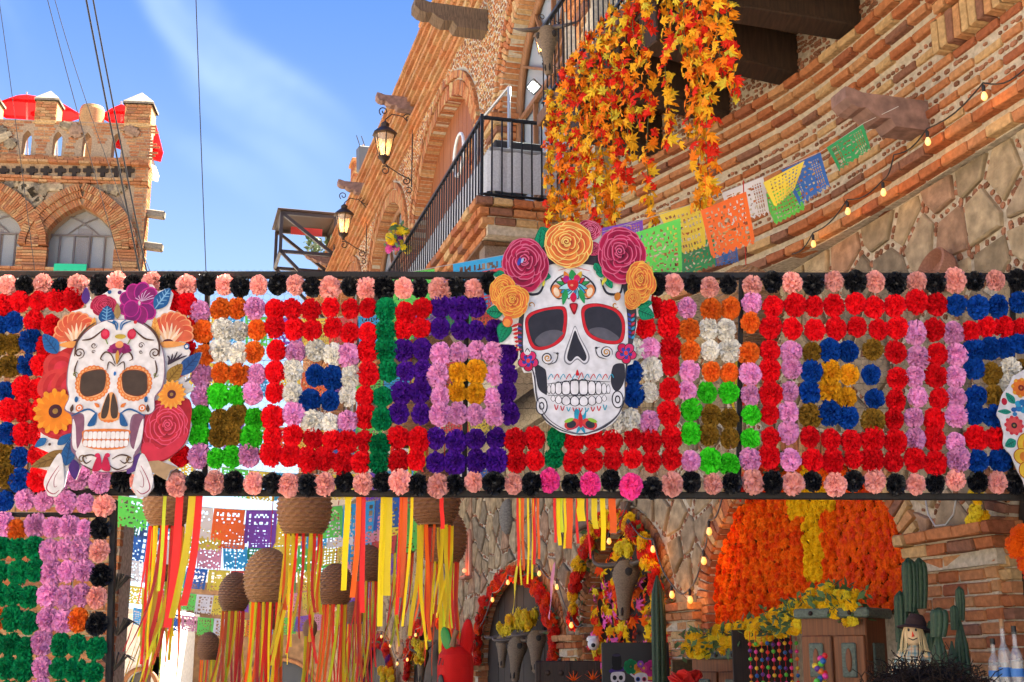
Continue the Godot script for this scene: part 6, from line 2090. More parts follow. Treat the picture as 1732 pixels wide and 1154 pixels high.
# ---------------------------------------------------------------- things on the wing and the terrace
func spout_mesh(l: float, h: float, w: float) -> ArrayMesh:
	# runs out along +z, top at y = 0
	var q = PackedVector2Array()
	for p in [[0, 0], [0.80, 0.02], [0.88, 0.10], [1.0, 0.16], [1.0, -0.22], [0.93, -0.42], [0.84, -0.50], [0.76, -0.46], [0.70, -0.62], [0.60, -0.76], [0.48, -0.72], [0.42, -0.98], [0, -1.0]]:
		q.append(Vector2(p[0] * l, p[1] * h))
	var b := Mb.new()
	b.prism(q, -w * 0.5, w * 0.5, Transform3D(Basis(Vector3(0, 0, 1), Vector3.UP, Vector3(-1, 0, 0)), Vector3.ZERO), 0.012)
	return b.mesh()

func scroll(c: Vector2, r: float, a0: float, turns: float) -> Array:
	var p = []
	for i in 15:
		var f = i / 14.0
		var a = a0 + turns * TAU * f
		p.append(Vector3(0, c.y + sin(a) * r * (1.0 - 0.75 * f), c.x + cos(a) * r * (1.0 - 0.75 * f)))
	return p

func lantern(t: Transform3D, k: float, label: String, bright: float):
	var iron = M("rust_iron", Color(0.045, 0.028, 0.02), 0.6, {"metal": 0.3})
	var o := thing("wall_lantern", label, "lantern", t, "wrought iron wall lanterns")
	var g := Mb.new()
	g.lathe([Vector2(0.09 * k, -0.02 * k), Vector2(0.185 * k, 0.40 * k)], 6, X(Vector3(0, 0, 0.52 * k)))
	part(o, "glass", g.mesh(), M("lantern_glass", Color(0.9, 0.85, 0.75), 0.12, {"glass": 0.28}))
	var cage := Mb.new()
	for i in 6:
		var d = Vector3(cos(TAU * i / 6), 0, sin(TAU * i / 6))
		cage.tube([Vector3(0, -0.03 * k, 0.52 * k) + d * 0.095 * k, Vector3(0, 0.41 * k, 0.52 * k) + d * 0.19 * k], 0.011 * k, 4)
	part(o, "cage", cage.mesh(), iron)
	var roof := Mb.new()
	roof.lathe([Vector2(0.20 * k, 0.39 * k), Vector2(0.24 * k, 0.42 * k), Vector2(0.13 * k, 0.52 * k), Vector2(0.075 * k, 0.56 * k), Vector2(0.08 * k, 0.62 * k), Vector2(0.03 * k, 0.66 * k), Vector2(0.0, 0.70 * k)], 6, X(Vector3(0, 0, 0.52 * k)))
	part(o, "roof", roof.mesh(), iron)
	var foot := Mb.new()
	foot.lathe([Vector2(0.0, -0.16 * k), Vector2(0.03 * k, -0.13 * k), Vector2(0.05 * k, -0.08 * k), Vector2(0.11 * k, -0.03 * k), Vector2(0.10 * k, 0.0)], 6, X(Vector3(0, 0, 0.52 * k)))
	part(o, "foot", foot.mesh(), iron)
	var br := Mb.new()
	br.box(X(Vector3(0, 0.1 * k, 0.02)), Vector3(0.03 * k, 1.25 * k, 0.02))
	for pts in [[Vector3(0, 0.62 * k, 0.03), Vector3(0, 0.80 * k, 0.2 * k), Vector3(0, 0.82 * k, 0.4 * k), Vector3(0, 0.70 * k, 0.52 * k)], [Vector3(0, -0.40 * k, 0.03), Vector3(0, -0.30 * k, 0.25 * k), Vector3(0, -0.18 * k, 0.45 * k), Vector3(0, -0.12 * k, 0.52 * k)], scroll(Vector2(0.55 * k, 0.86 * k), 0.09 * k, -1.0, 1.2), scroll(Vector2(0.10 * k, 0.78 * k), 0.09 * k, 0.4, 1.2), scroll(Vector2(0.12 * k, -0.42 * k), 0.08 * k, 2.0, 1.2), scroll(Vector2(0.50 * k, -0.26 * k), 0.09 * k, 1.0, 1.2), scroll(Vector2(0.07 * k, -0.60 * k), 0.07 * k, 1.0, 1.1)]:
		br.tube(pts, 0.011 * k, 5)
	part(o, "bracket", br.mesh(), iron)
	var bb := Mb.new()
	bb.ball(X(Vector3(0, 0.22 * k, 0.52 * k)), Vector3(0.045, 0.07, 0.045) * k, 8, 6)
	part(o, "bulb", bb.mesh(), M("warm_bulb", Color(1, 0.8, 0.5), 0.5, {"glow": 0.10, "glow_color": Color(1.0, 0.66, 0.28)}))
	bulb_light(o, Vector3(0, 0.22 * k, 0.52 * k), bright)

func cow_skull(t: Transform3D, k: float, label: String, horn_up := 0.25):
	# faces +z; the nose hangs down
	var bone = M("weathered_bone", Color(0.30, 0.20, 0.11), 0.7, {"tex": "blotch", "scale": 6.0})
	var o := thing("cow_skull", label, "cow skull", t)
	var b := Mb.new()
	# sections down the face: half width, depth, y
	var sec = [[0.09, 0.05, 0.12], [0.12, 0.09, 0.07], [0.145, 0.11, 0.0], [0.125, 0.11, -0.06], [0.085, 0.10, -0.14], [0.060, 0.085, -0.24], [0.052, 0.07, -0.34], [0.055, 0.05, -0.43], [0.03, 0.03, -0.46]]
	var rings = []
	for s in sec:
		var ring = []
		for i in 12:
			var a = TAU * i / 12
			ring.append(Vector3(cos(a) * s[0], s[2], sin(a) * s[1] * (1.0 if sin(a) > 0 else 0.6)) * k)
		rings.append(ring)
	loft(b, rings)
	for j in range(1, 11): b.flat(rings[0][0], rings[0][j + 1], rings[0][j])
	part(o, "skull", b.mesh(), bone)
	for s in [-1, 1]:
		var e := Mb.new()
		e.ball(X(Vector3(s * 0.095, 0.0, 0.07) * k, Vector3(0, s * 0.7, 0)), Vector3(0.035, 0.042, 0.02) * k, 8, 5)
		part(o, "eye_socket", e.mesh(), M("bone_hollow_shade", Color(0.03, 0.022, 0.016), 0.9))  # dark colour stands for the shade inside sockets and nostrils
		var e2 := Mb.new()
		e2.ball(X(Vector3(s * 0.024, -0.38, 0.052) * k), Vector3(0.014, 0.05, 0.012) * k, 6, 4)
		part(o, "nostril", e2.mesh(), M("bone_hollow_shade", Color(0.03, 0.022, 0.016), 0.9))
	for s in [-1, 1]:
		var h := Mb.new()
		var pts = []
		var rs = []
		for i in 9:
			var f = i / 8.0
			pts.append(Vector3(s * (0.09 + 0.36 * f - 0.05 * f * f), 0.09 + 0.02 * sin(f * 3.0) - 0.05 * sin(f * PI) + horn_up * f * f, 0.02 + 0.08 * sin(f * PI)) * k)
			rs.append(lerpf(0.036, 0.006, f) * k)
		h.tube(pts, rs, 8)
		part(o, "horn", h.mesh(), M("horn", Color(0.15, 0.105, 0.07), 0.45, {"tex": "blotch", "scale": 8.0}))
	return o

func loft(b: Mb, rings: Array):
	# smooth skin over rings of points
	var n = rings[0].size()
	var cs = []
	for r in rings:
		var c = Vector3.ZERO
		for p in r: c += p
		cs.append(c / n)
	for i in rings.size() - 1:
		for j in n:
			var k = (j + 1) % n
			var A = rings[i][j]; var B = rings[i][k]; var C = rings[i + 1][k]; var D = rings[i + 1][j]
			var na = (A - cs[i]).normalized(); var nb = (B - cs[i]).normalized(); var nc = (C - cs[i + 1]).normalized(); var nd = (D - cs[i + 1]).normalized()
			b.tri(A, B, C, na, nb, nc)
			b.tri(A, C, D, na, nc, nd)

func ruffle_mesh(sd: int, n: int) -> ArrayMesh:
	# a marigold: petals standing round a low dome
	var g := RandomNumberGenerator.new()
	g.seed = sd
	var b := Mb.new()
	b.ball(Transform3D(), Vector3(0.7, 0.5, 0.7), 8, 5)
	for i in n:
		var f = (i + 0.5) / n
		var el = acos(1.0 - 1.1 * f)
		var an = i * 2.39996 + g.randf() * 0.4
		var d = Vector3(sin(el) * cos(an), cos(el) * 0.75, sin(el) * sin(an))
		var t = Vector3(-sin(an), 0, cos(an))
		var r = g.randf_range(0.9, 1.12)
		var w = g.randf_range(0.16, 0.26)
		var up = d.cross(t) * g.randf_range(-0.14, 0.14)
		b.flat(d * 0.5 - t * w * 0.5, d * 0.5 + t * w * 0.5, d * r + t * w + up)
		b.flat(d * 0.5 - t * w * 0.5, d * r + t * w + up, d * r - t * w - up)
	return b.mesh()

var marigolds := []

func marigold() -> ArrayMesh:
	if marigolds.is_empty():
		for i in 4: marigolds.append(ruffle_mesh(200 + i, 38))
	return cell(marigolds)

func petal_mat(k: String) -> Material:
	var c = {"O": Color(0.88, 0.13, 0.006), "Y": Color(0.86, 0.52, 0.01), "R": Color(0.68, 0.025, 0.012), "D": Color(0.80, 0.07, 0.01), "L": Color(0.80, 0.62, 0.03), "P": Color(0.80, 0.12, 0.42), "V": Color(0.22, 0.03, 0.30)}
	return M("petal_" + k, c[k], 0.7, {"back": 0.3, "spec": 0.15})

func bloom(o: Node3D, p: Vector3, r: float, key: String, face := Vector3(0, 0, 1)):
	var y = (face + Vector3(rf(-0.35, 0.35), rf(-0.35, 0.35), rf(-0.35, 0.35))).normalized()
	var x = y.cross(Vector3(0.3, 1, 0.2)).normalized()
	part(o, "flower", marigold(), petal_mat(key), Transform3D(Basis(x, y, x.cross(y)) * Basis.from_scale(Vector3.ONE * r), p))

func foliage(o: Node3D, pts: Array, n: int, spread: float, size: float, m: Material, called := "foliage"):
	var b := Mb.new()
	for i in n:
		var p = pts[rng.randi() % pts.size()] + Vector3(rf(-1, 1), rf(-1, 1), rf(-1, 1)) * spread
		var d = Vector3(rf(-1, 1), rf(-0.8, 1), rf(-1, 1)).normalized()
		var s = d.cross(Vector3(rf(-1, 1), rf(-1, 1), rf(-1, 1))).normalized()
		var l = size * rf(0.6, 1.3)
		b.flat(p, p + d * l * 0.5 + s * l * 0.22, p + d * l)
		b.flat(p, p + d * l, p + d * l * 0.5 - s * l * 0.22)
	part(o, called, b.mesh(), m)

func bulb_on(o: Node3D, p: Vector3, k := 1.0, e := 0.004):
	var s := Mb.new()
	s.lathe([Vector2(0.0, 0.0), Vector2(0.016, 0.0), Vector2(0.018, 0.06), Vector2(0.008, 0.075), Vector2(0, 0.075)], 8, X(p, Vector3.ZERO, Vector3.ONE * k))
	part(o, "socket", s.mesh(), M("socket_black", Color(0.012, 0.012, 0.012), 0.5))
	var b := Mb.new()
	b.lathe([Vector2(0.0, -0.085), Vector2(0.016, -0.08), Vector2(0.029, -0.06), Vector2(0.031, -0.045), Vector2(0.024, -0.02), Vector2(0.014, 0.0)], 10, X(p, Vector3.ZERO, Vector3.ONE * k))
	part(o, "bulb", b.mesh(), M("string_bulb", Color(1, 0.8, 0.5), 0.3, {"glow": 0.24, "glow_color": Color(1.0, 0.62, 0.20)}))
	bulb_light(o, p + Vector3(0, -0.04 * k, 0), e, Color(1, 0.66, 0.3), 0.02)

func build_wing_details():
	var pk = M("pink_stone", Color(0.40, 0.23, 0.18), 0.85, {"tex": "blotch", "scale": 1.2})
	# stone waterspouts and a timber beam end
	for e in [[702, 178, 0.75, 0.26, "upper stone waterspout on the receding brick wing, beside the upper lantern"], [626, 320, 0.75, 0.26, "middle stone waterspout on the receding brick wing, above the lower lantern"], [566, 440, 0.8, 0.26, "lowest and farthest stone waterspout on the receding brick wing"]]:
		var p = loc(e[0], e[1], WALL_U, 0.0)
		solo("waterspout", e[4], "waterspout", spout_mesh(e[2], e[3], 0.24), pk, WALL_U * X(Vector3(p.x, p.y + 0.1, 0.05)), "stone waterspouts")
	var p0 = loc(822, 45, WALL_U, 0.0)
	solo("beam_end", "weathered dark timber beam end jutting from the brick wing near the sky", "beam", spout_mesh(1.15, 0.36, 0.34), M("old_timber", Color(0.26, 0.18, 0.12), 0.85, {"tex": "wood", "scale": Vector3(3, 3, 1), "bump": 0.8}), WALL_U * X(Vector3(p0.x, p0.y + 0.2, 0.02)))
	var big = loc(1548, 200, WALL_L, 0.05)
	solo("waterspout", "large pinkish stone waterspout on the curved wall at the end of the flag string", "waterspout", spout_mesh(0.72, 0.25, 0.24), pk, WALL_L * X(Vector3(big.x, big.y + 0.1, 0.0)), "stone waterspouts")
	# lanterns
	var l1 = loc(702, 262, WALL_U, 0.0)
	lantern(WALL_U * X(Vector3(l1.x, l1.y - 0.1, 0.04)), 1.12, "upper wrought iron wall lantern, left of the boarded arched door", 0.05)
	var l2 = loc(624, 392, WALL_U, 0.0)
	lantern(WALL_U * X(Vector3(l2.x, l2.y - 0.1, 0.04)), 1.12, "lower wrought iron wall lantern, nearest the metal roof platform", 0.05)
	var l3 = loc(962, 82, WALL_U, 0.0)
	lantern(WALL_U * X(Vector3(l3.x, l3.y - 0.1, 0.04)), 0.55, "small lit wall lamp behind the terrace railing", 0.05)
	# roof ornaments
	var brk = brick_mat(2)
	for e in [[-10.1, 0.34, 0.75, true, "brick pedestal with a pale stone ball on the wing's roof edge"], [-19.6, 0.5, 1.3, false, "tall brick pinnacle with a pyramid top on the wing's roof edge"], [-23.6, 0.42, 0.9, false, "smaller brick pinnacle farther along the wing's roof edge, beside the plants"]]:
		var o := thing("roof_pinnacle", e[4], "pinnacle", WALL_U * X(Vector3(e[0], 13.45, -0.25)))
		var b := Mb.new()
		b.box(X(Vector3(0, e[2] * 0.5, 0)), Vector3(e[1], e[2], e[1]), 0.01)
		part(o, "core", b.mesh(), mortar_mat())
		var list = []
		var h = 0.05
		while h < e[2]:
			for s in [-1, 1]:
				list.append([brick_t(Vector3(0, h, s * e[1] * 0.5), Vector3.RIGHT, Vector3.UP, Vector3(e[1] + 0.06, 0.07, 0.05)), tone()])
				list.append([brick_t(Vector3(s * e[1] * 0.5, h, 0), Vector3(0, 0, 1), Vector3.UP, Vector3(e[1], 0.07, 0.05)), tone()])
			h += 0.086
		lay(o, "brick", list)
		var c := Mb.new()
		c.box(X(Vector3(0, e[2] + 0.04, 0)), Vector3(e[1] + 0.16, 0.09, e[1] + 0.16), 0.015)
		part(o, "cap", c.mesh(), brk)
		var t := Mb.new()
		if e[3]: t.ball(X(Vector3(0, e[2] + 0.26, 0)), Vector3.ONE * 0.17, 16, 10)
		else: t.lathe([Vector2(e[1] * 0.66, e[2] + 0.085), Vector2(0.01, e[2] + 0.62)], 4, X(Vector3.ZERO, Vector3(0, PI / 4, 0)))
		part(o, "top", t.mesh(), M("pale_stone", Color(0.55, 0.52, 0.48), 0.8) if e[3] else brk)
	var sp := thing("roof_antenna_box", "grey equipment box with two thin antennas on the wing's roof", "antenna", Transform3D(Basis.from_euler(Vector3(0, 0.4, 0.05)), at(617, 292, 31.0)))
	var sb := Mb.new()
	sb.box(X(Vector3(0, 0.34, 0)), Vector3(0.36, 0.66, 0.3), 0.03)
	part(sp, "box", sb.mesh(), M("grey_plastic", Color(0.10, 0.11, 0.12), 0.5))
	var sd := Mb.new()
	sd.box(X(Vector3(0.12, 0.4, 0.151)), Vector3(0.08, 0.46, 0.02), 0.005)
	part(sp, "panel", sd.mesh(), M("light_plastic", Color(0.5, 0.5, 0.5), 0.5))
	for x in [-0.08, 0.05]:
		var an := Mb.new()
		an.tube([Vector3(x, 0.6, 0), Vector3(x - 0.12, 0.98, 0)], 0.012, 5)
		part(sp, "antenna", an.mesh(), M("black_iron"))
	# bush on the roof
	var bu := thing("roof_plant", "green potted plant on the roof behind the metal platform", "plant", WALL_U * X(Vector3(-24.6, 13.5, 0.2)))
	var cl = []
	for k in 20: cl.append(Vector3(rf(-0.8, 0.8), rf(0.1, 1.1), rf(-0.4, 0.4)))
	foliage(bu, cl, 420, 0.16, 0.2, M("leaf_green", Color(0.06, 0.14, 0.03), 0.6, {"back": 0.3}))
	# steel platform
	var steel = M("dark_steel", Color(0.06, 0.045, 0.04), 0.5, {"metal": 0.4})
	var pf := thing("steel_platform", "dark steel framed platform jutting over the street from the far end of the wing", "platform", WALL_U)
	var S0 = -23.9
	var S1 = -22.2
	var H0 = 12.95
	var H1 = 14.1
	var D1 = 1.65
	var bars = []
	for d in [0.1, D1]:
		for h in [H0, H1]: bars.append([Vector3(S0, h, d), Vector3(S1, h, d)])
		for s in [S0, S1]: bars.append([Vector3(s, H0, d), Vector3(s, H1, d)])
	for s in [S0, S1]:
		for h in [H0, H1]: bars.append([Vector3(s, h, 0.1), Vector3(s, h, D1)])
		bars.append([Vector3(s, H0 - 1.5, 0.1), Vector3(s, H0, D1)]); bars.append([Vector3(s, H0, 0.1), Vector3(s, H1, D1)])
	for br in bars:
		var b := Mb.new()
		var x = (br[1] - br[0]).normalized()
		var y = (Vector3.UP if abs(x.y) < 0.9 else Vector3.RIGHT).cross(x).normalized()
		b.box(Transform3D(Basis(x, y, x.cross(y)), (br[0] + br[1]) * 0.5), Vector3((br[1] - br[0]).length(), 0.09, 0.09))
		part(pf, "beam", b.mesh(), steel)
	var rfb := Mb.new()
	rfb.box(X(Vector3((S0 + S1) * 0.5, H1 + 0.09, 0.88)), Vector3(1.9, 0.06, 1.8), 0.01)
	part(pf, "roof_sheet", rfb.mesh(), M("rust_sheet", Color(0.06, 0.035, 0.025), 0.7))
	var rs := Mb.new()
	rs.box(X(Vector3(S1 - 0.3, H1 - 0.4, 0.9), Vector3(0, PI / 2, 0)), Vector3(0.9, 0.22, 0.05), 0.01)
	part(pf, "red_board", rs.mesh(), M("red_paint", Color(0.6, 0.04, 0.02), 0.5))
	# skull on the terrace rail, and the floodlight
	cow_skull(Transform3D(Basis.from_euler(Vector3(0.1, -0.25, 0)), at(926, 62, 13.0)), 0.95, "bleached cow skull with a long dark horn beside the terrace railing", 0.05)
	var fl := thing("floodlight", "small square floodlight, lit white, under the fan-shaped window", "floodlight", Transform3D(Basis.from_euler(Vector3(0.5, -0.3, 0.7)), at(902, 147, 14.9)))
	var fb := Mb.new()
	fb.box(X(Vector3(0, 0, -0.03)), Vector3(0.15, 0.15, 0.05), 0.01)
	part(fl, "housing", fb.mesh(), M("black_iron"))
	var ff := Mb.new()
	ff.box(X(Vector3(0, 0, 0.0)), Vector3(0.10, 0.10, 0.012))
	part(fl, "lamp_face", ff.mesh(), M("flood_glow", Color(1, 1, 1), 0.5, {"glow": 0.5, "glow_color": Color(0.97, 1.0, 0.95)}))
	bulb_light(fl, Vector3(0, 0, 0.05), 0.1, Color(0.97, 1, 0.95), 0.06)
	# on the balcony: a long table with a pale skirt, a planter, a steel frame, a ring, a bouquet
	var tb := thing("long_table", "long table with a pale grey skirt standing along the balcony railing", "table", WALL_U)
	var top := Mb.new()
	top.box(X(Vector3(-3.2, 7.42, 0.62)), Vector3(6.1, 0.05, 0.84), 0.01)
	part(tb, "tabletop", top.mesh(), M("grey_top", Color(0.25, 0.25, 0.26), 0.6))
	var sk := Mb.new()
	var ring = []
	for k in 61: ring.append(Vector3(-6.2 + k * 0.1, 0, 1.05 + 0.012 * sin(k * 1.9)))
	for k in 9: ring.append(Vector3(-0.16 + 0.012 * sin(k * 2.3), 0, 1.02 - k * 0.1))
	for k in ring.size() - 1:
		var a = ring[k]; var c = ring[k + 1]
		sk.quad(a + Vector3(0, 6.90, 0), c + Vector3(0, 6.90, 0), c + Vector3(0, 7.41, 0), a + Vector3(0, 7.41, 0))
	part(tb, "skirt", sk.mesh(), M("grey_cloth", Color(0.62, 0.63, 0.66), 0.85, {"tex": "paper", "scale": 3.0}))
	for x in [-6.1, -3.2, -0.3]:
		for z in [0.28, 0.96]:
			var lg := Mb.new()
			lg.box(X(Vector3(x, 7.08, z)), Vector3(0.04, 0.66, 0.04))
			part(tb, "leg", lg.mesh(), M("leg_white", Color(0.6, 0.6, 0.58), 0.5))
	var pl := Mb.new()
	pl.box(X(Vector3(-0.9, 7.56, 0.6), Vector3(0, 0, 0.03)), Vector3(0.9, 0.2, 0.6), 0.02)
	solo("black_crate", "black crate lying on the corner of the balcony table", "crate", pl.mesh(), M("black_crate", Color(0.02, 0.018, 0.018), 0.6), WALL_U)
	var sf := thing("steel_easel", "slim grey steel frame rising above the balcony corner", "frame", WALL_U)
	for q in [[Vector3(-0.35, 7.45, 0.75), Vector3(-0.35, 8.32, 0.75)], [Vector3(-0.35, 8.32, 0.75), Vector3(-1.0, 8.05, 1.0)], [Vector3(-1.0, 7.45, 1.0), Vector3(-1.0, 8.05, 1.0)]]:
		var b := Mb.new()
		b.tube(q, 0.022, 4)
		part(sf, "bar", b.mesh(), M("grey_steel", Color(0.45, 0.46, 0.48), 0.35, {"metal": 0.5}))
	var rg2 := Mb.new()
	var rp = []
	for k in 25: rp.append(Vector3(cos(TAU * k / 24) * 0.32, sin(TAU * k / 24) * 0.32, 0))
	rg2.tube(rp, 0.025, 6, false)
	solo("white_ring", "white ring on the boarded door, half hidden by the balcony railing", "ring", rg2.mesh(), M("white_paint", Color(0.75, 0.75, 0.73), 0.5), Transform3D(WALL_U.basis, at(776, 262, 18.2)))
	var bq := thing("flower_bunch", "bunch of yellow, pink and violet flowers tied to the far end of the balcony railing", "flowers", at_t(674, 405, 18.6))
	for k in 26: bloom(bq, Vector3(rf(-0.14, 0.14), rf(-0.2, 0.22), rf(-0.08, 0.1)), rf(0.05, 0.075), ["L", "L", "Y", "P", "V", "L"][k % 6])
	foliage(bq, [Vector3.ZERO], 50, 0.18, 0.14, M("leaf_green"))
	# clay bowl in the stone wall
	var bowl := Mb.new()
	bowl.lathe([Vector2(0.0, -0.12), Vector2(0.10, -0.11), Vector2(0.16, -0.02), Vector2(0.175, 0.09), Vector2(0.16, 0.10), Vector2(0.14, 0.0), Vector2(0.0, -0.08)], 20)
	solo("clay_bowl", "terracotta bowl set sideways into the stone wall just above the banner", "bowl", bowl.mesh(), M("terracotta", Color(0.52, 0.24, 0.15), 0.8, {"tex": "grain", "scale": 3.0}), WALL_L * X(loc(1590, 462, WALL_L, 0.10), Vector3(1.2, 0, 0)))
	# string of warm bulbs along the lower brick band
	var sl := thing("bulb_string", "string of small warm bulbs along the lower band of the curved wall", "string lights", WALL_L)
	var cab = []
	for e in [[1732, 118], [1663, 140], [1568, 218], [1512, 262], [1493, 305], [1433, 338], [1375, 394], [1340, 430]]:
		cab.append(loc(e[0], e[1], WALL_L, 0.30))
	var cb := Mb.new()
	for k in cab.size() - 1:
		var seg = []
		for j in 7:
			var f = j / 6.0
			seg.append(cab[k].lerp(cab[k + 1], f) - Vector3(0, 0.05 * sin(PI * f), 0))
		cb.tube(seg, 0.006, 5)
	part(sl, "cable", cb.mesh(), M("socket_black", Color(0.012, 0.012, 0.012), 0.5))
	for k in [1, 2, 4, 5, 6]: bulb_on(sl, cab[k] - Vector3(0, 0.07, 0), 0.75, 0.003)

func at_t(px, py, d) -> Transform3D:
	return Transform3D(Basis(), at(px, py, d))

# ---------------------------------------------------------------- things on the ground-floor wall
func plank_door(o: Node3D, op: Dictionary, z: float, n: int, m: Material):
	for k in n:
		var x0 = op.c - op.w + k * 2.0 * op.w / n
		var x1 = x0 + 2.0 * op.w / n - 0.012
		var q := PackedVector2Array([Vector2(x0, op.base), Vector2(x1, op.base)])
		for j in 5:
			var x = lerpf(x1, x0, j / 4.0)
			q.append(Vector2(x, max(op.base + 0.1, arch_y(op, (x - op.c) / op.w))))
		var d := Mb.new()
		d.prism(q, z - 0.06, z + rf(0, 0.01), Transform3D(), 0.006, false)
		part(o, "plank", d.mesh(), m)

func garland(op: Dictionary, z: float, pattern: String, r: float, label: String, grow: float, from := 0.0, to := 1.0):
	var o := thing("flower_garland", label, "flower garland", WALL_L, "flower garlands round the arches")
	var q = arch_outline(op, grow, 60, op.spring - 0.45)
	var acc = 0.0
	var k = 0
	var total = 0.0
	for i in range(1, q.size()): total += (q[i] - q[i - 1]).length()
	var run = 0.0
	for i in range(1, q.size()):
		var l = (q[i] - q[i - 1]).length()
		run += l
		acc += l
		if acc > r * 0.7:
			acc = 0.0
			var f = run / total
			if f < from or f > to: continue
			for j in 2:
				bloom(o, Vector3(q[i].x + rf(-0.6, 0.6) * r, q[i].y + rf(-0.6, 0.6) * r, z + rf(-0.3, 0.6) * r), r * rf(0.85, 1.15), pattern[(k / 2) % pattern.length()])
			k += 1
	var path = []
	for i in q.size():
		var f = float(i) / q.size()
		if f >= from and f <= to: path.append(Vector3(q[i].x, q[i].y, z - r * 0.3))
	foliage(o, path, 240, r * 0.8, r * 1.1, M("leaf_green", Color(0.06, 0.14, 0.03), 0.6, {"back": 0.3}))

func flower_bunch(t: Transform3D, size: Vector3, n: int, r: float, keys: String, label: String):
	var o := thing("flower_bunch", label, "flowers", t)
	for k in n: bloom(o, Vector3(rf(-1, 1) * size.x, rf(-1, 1) * size.y, rf(-0.3, 1) * size.z), r * rf(0.85, 1.2), keys[rng.randi() % keys.length()])

func build_wall_details():
	var doorm = M("door_dark", Color(0.032, 0.018, 0.013), 0.7, {"tex": "wood", "scale": Vector3(4, 0.7, 4)})
	for e in [[2, 12, "dark plank door filling the arch with the three cow skulls"], [3, 10, "dark plank door behind the red glitter figure"], [4, 10, "dark plank door in the farthest arch"], [5, 9, "dark plank door at the right picture edge beside the thick brick pier"]]:
		var o := thing("plank_door", e[2], "door", WALL_L, "dark plank doors in the arches")
		plank_door(o, L_OPENS[e[0]], -0.07, e[1], doorm)
	# arch 2: leaves over a dark ground
	var lb := thing("autumn_leaf_hanging", "arched panel covered with yellow, orange and pink autumn leaves behind the horned skull", "leaf panel", WALL_L)
	var bk := Mb.new()
	bk.prism(arch_outline(L_OPENS[1], -0.01, 20), -0.18, -0.14)
	part(lb, "back_board", bk.mesh(), doorm)
	var lm = []
	for v in 4: lm.append(leaf_mesh(10 + v))
	for k in 430:
		var op = L_OPENS[1]
		var x = rf(-1, 1)
		var y = rf(1.2, arch_y(op, x) - 0.1)
		if y > 2.55 and rng.randf() < 0.5: continue
		var cl = ["Y", "Y", "O", "D", "P", "R", "L"][rng.randi() % 7]
		part(lb, "leaf", cell(lm), petal_mat(cl), Transform3D(Basis.from_euler(Vector3(rf(-0.5, 0.3), rf(-0.7, 0.7), rf(0, TAU))).scaled(Vector3.ONE * rf(0.09, 0.15)), Vector3(op.c + x * op.w * 0.94, y, -0.10 + rf(0, 0.14))))
	garland(L_OPENS[1], 0.14, "RYRRYYRY", 0.10, "thick red and yellow flower garland round the arch with the leaf panel", 0.08)
	garland(L_OPENS[2], 0.12, "RDRRD", 0.10, "red flower garland round the arch with the three cow skulls", 0.0)
	garland(L_OPENS[3], 0.06, "RRDRR", 0.12, "red flower garland round the arch behind the red glitter figure", 0.0)
	garland(L_OPENS[4], 0.06, "RVDR", 0.12, "dark red flower garland round the farthest arch", 0.0)
	garland(L_OPENS[0], 0.05, "RD", 0.08, "short red flower garland at the upper left of the orange flower panel", 0.0, 0.33, 0.5)
	# skulls with flowers
	cow_skull(WALL_L * X(loc(1060, 970, WALL_L, 0.12), Vector3(-0.1, 0.35, 0), Vector3(1.3, 1, 1.1)), 1.22, "long brown cow skull with wide horns hanging on the leaf panel", 0.12)
	flower_bunch(WALL_L * X(loc(1061, 932, WALL_L, 0.16)), Vector3(0.20, 0.08, 0.08), 10, 0.085, "LY", "small bunch of yellow flowers on the leaf panel's cow skull")
	var sk = [[852, 1090, 0.9, "left"], [876, 1098, 1.15, "middle and lowest"], [908, 1086, 1.05, "right"]]
	for e in sk: cow_skull(WALL_L * X(loc(e[0], e[1] - 4, WALL_L, 0.14), Vector3(-0.1, 0.45, rf(-0.08, 0.08)), Vector3(1.3, 1, 1.1)), e[2], "%s one of three brown cow skulls on the dark plank door" % e[3], 0.03)
	flower_bunch(WALL_L * X(loc(880, 1054, WALL_L, 0.2), Vector3(0, 0, 0.05)), Vector3(0.80, 0.10, 0.12), 34, 0.10, "LLY", "row of bright yellow flowers on top of the three cow skulls")
	cow_skull(WALL_L * X(loc(716, 1110, WALL_L, 0.12), Vector3(-0.1, 0.45, 0)), 1.2, "cow skull with curved horns on the door behind the red glitter figure", 0.2)
	flower_bunch(WALL_L * X(loc(715, 1100, WALL_L, 0.25)), Vector3(0.5, 0.2, 0.12), 16, 0.12, "LLY", "yellow flowers round the cow skull beside the red glitter figure")
	flower_bunch(WALL_L * X(loc(655, 1145, WALL_L, 0.25)), Vector3(0.6, 0.15, 0.12), 14, 0.12, "LY", "low yellow flowers in the farthest arch")
	flower_bunch(WALL_L * X(loc(1656, 858, WALL_L, 0.15)), Vector3(0.07, 0.14, 0.06), 12, 0.045, "YYL", "little yellow flower cluster hanging at the banner beam beside the right door")
	flower_bunch(at_t(1722, 935, 8.5), Vector3(0.06, 0.16, 0.06), 16, 0.045, "OOD", "orange flower cluster at the right picture edge")
	# string lights over the arches
	var runs = [[[1062, 850], [1030, 900], [1063, 879], [1104, 912], [1136, 988], [1167, 996], [1190, 930], [1199, 880], [1222, 842], "string of warm bulbs looped over the leaf panel arch towards the orange flower panel"],
		[[812, 1060], [833, 1003], [859, 973], [912, 957], [942, 979], [966, 1043], [984, 1056], "string of warm bulbs looped over the arch with three skulls"],
		[[621, 1090], [645, 1069], [660, 1084], [672, 1114], [689, 1107], [703, 1065], [737, 1030], [754, 1023], [790, 1080], "string of warm bulbs over the two farthest arches"]]
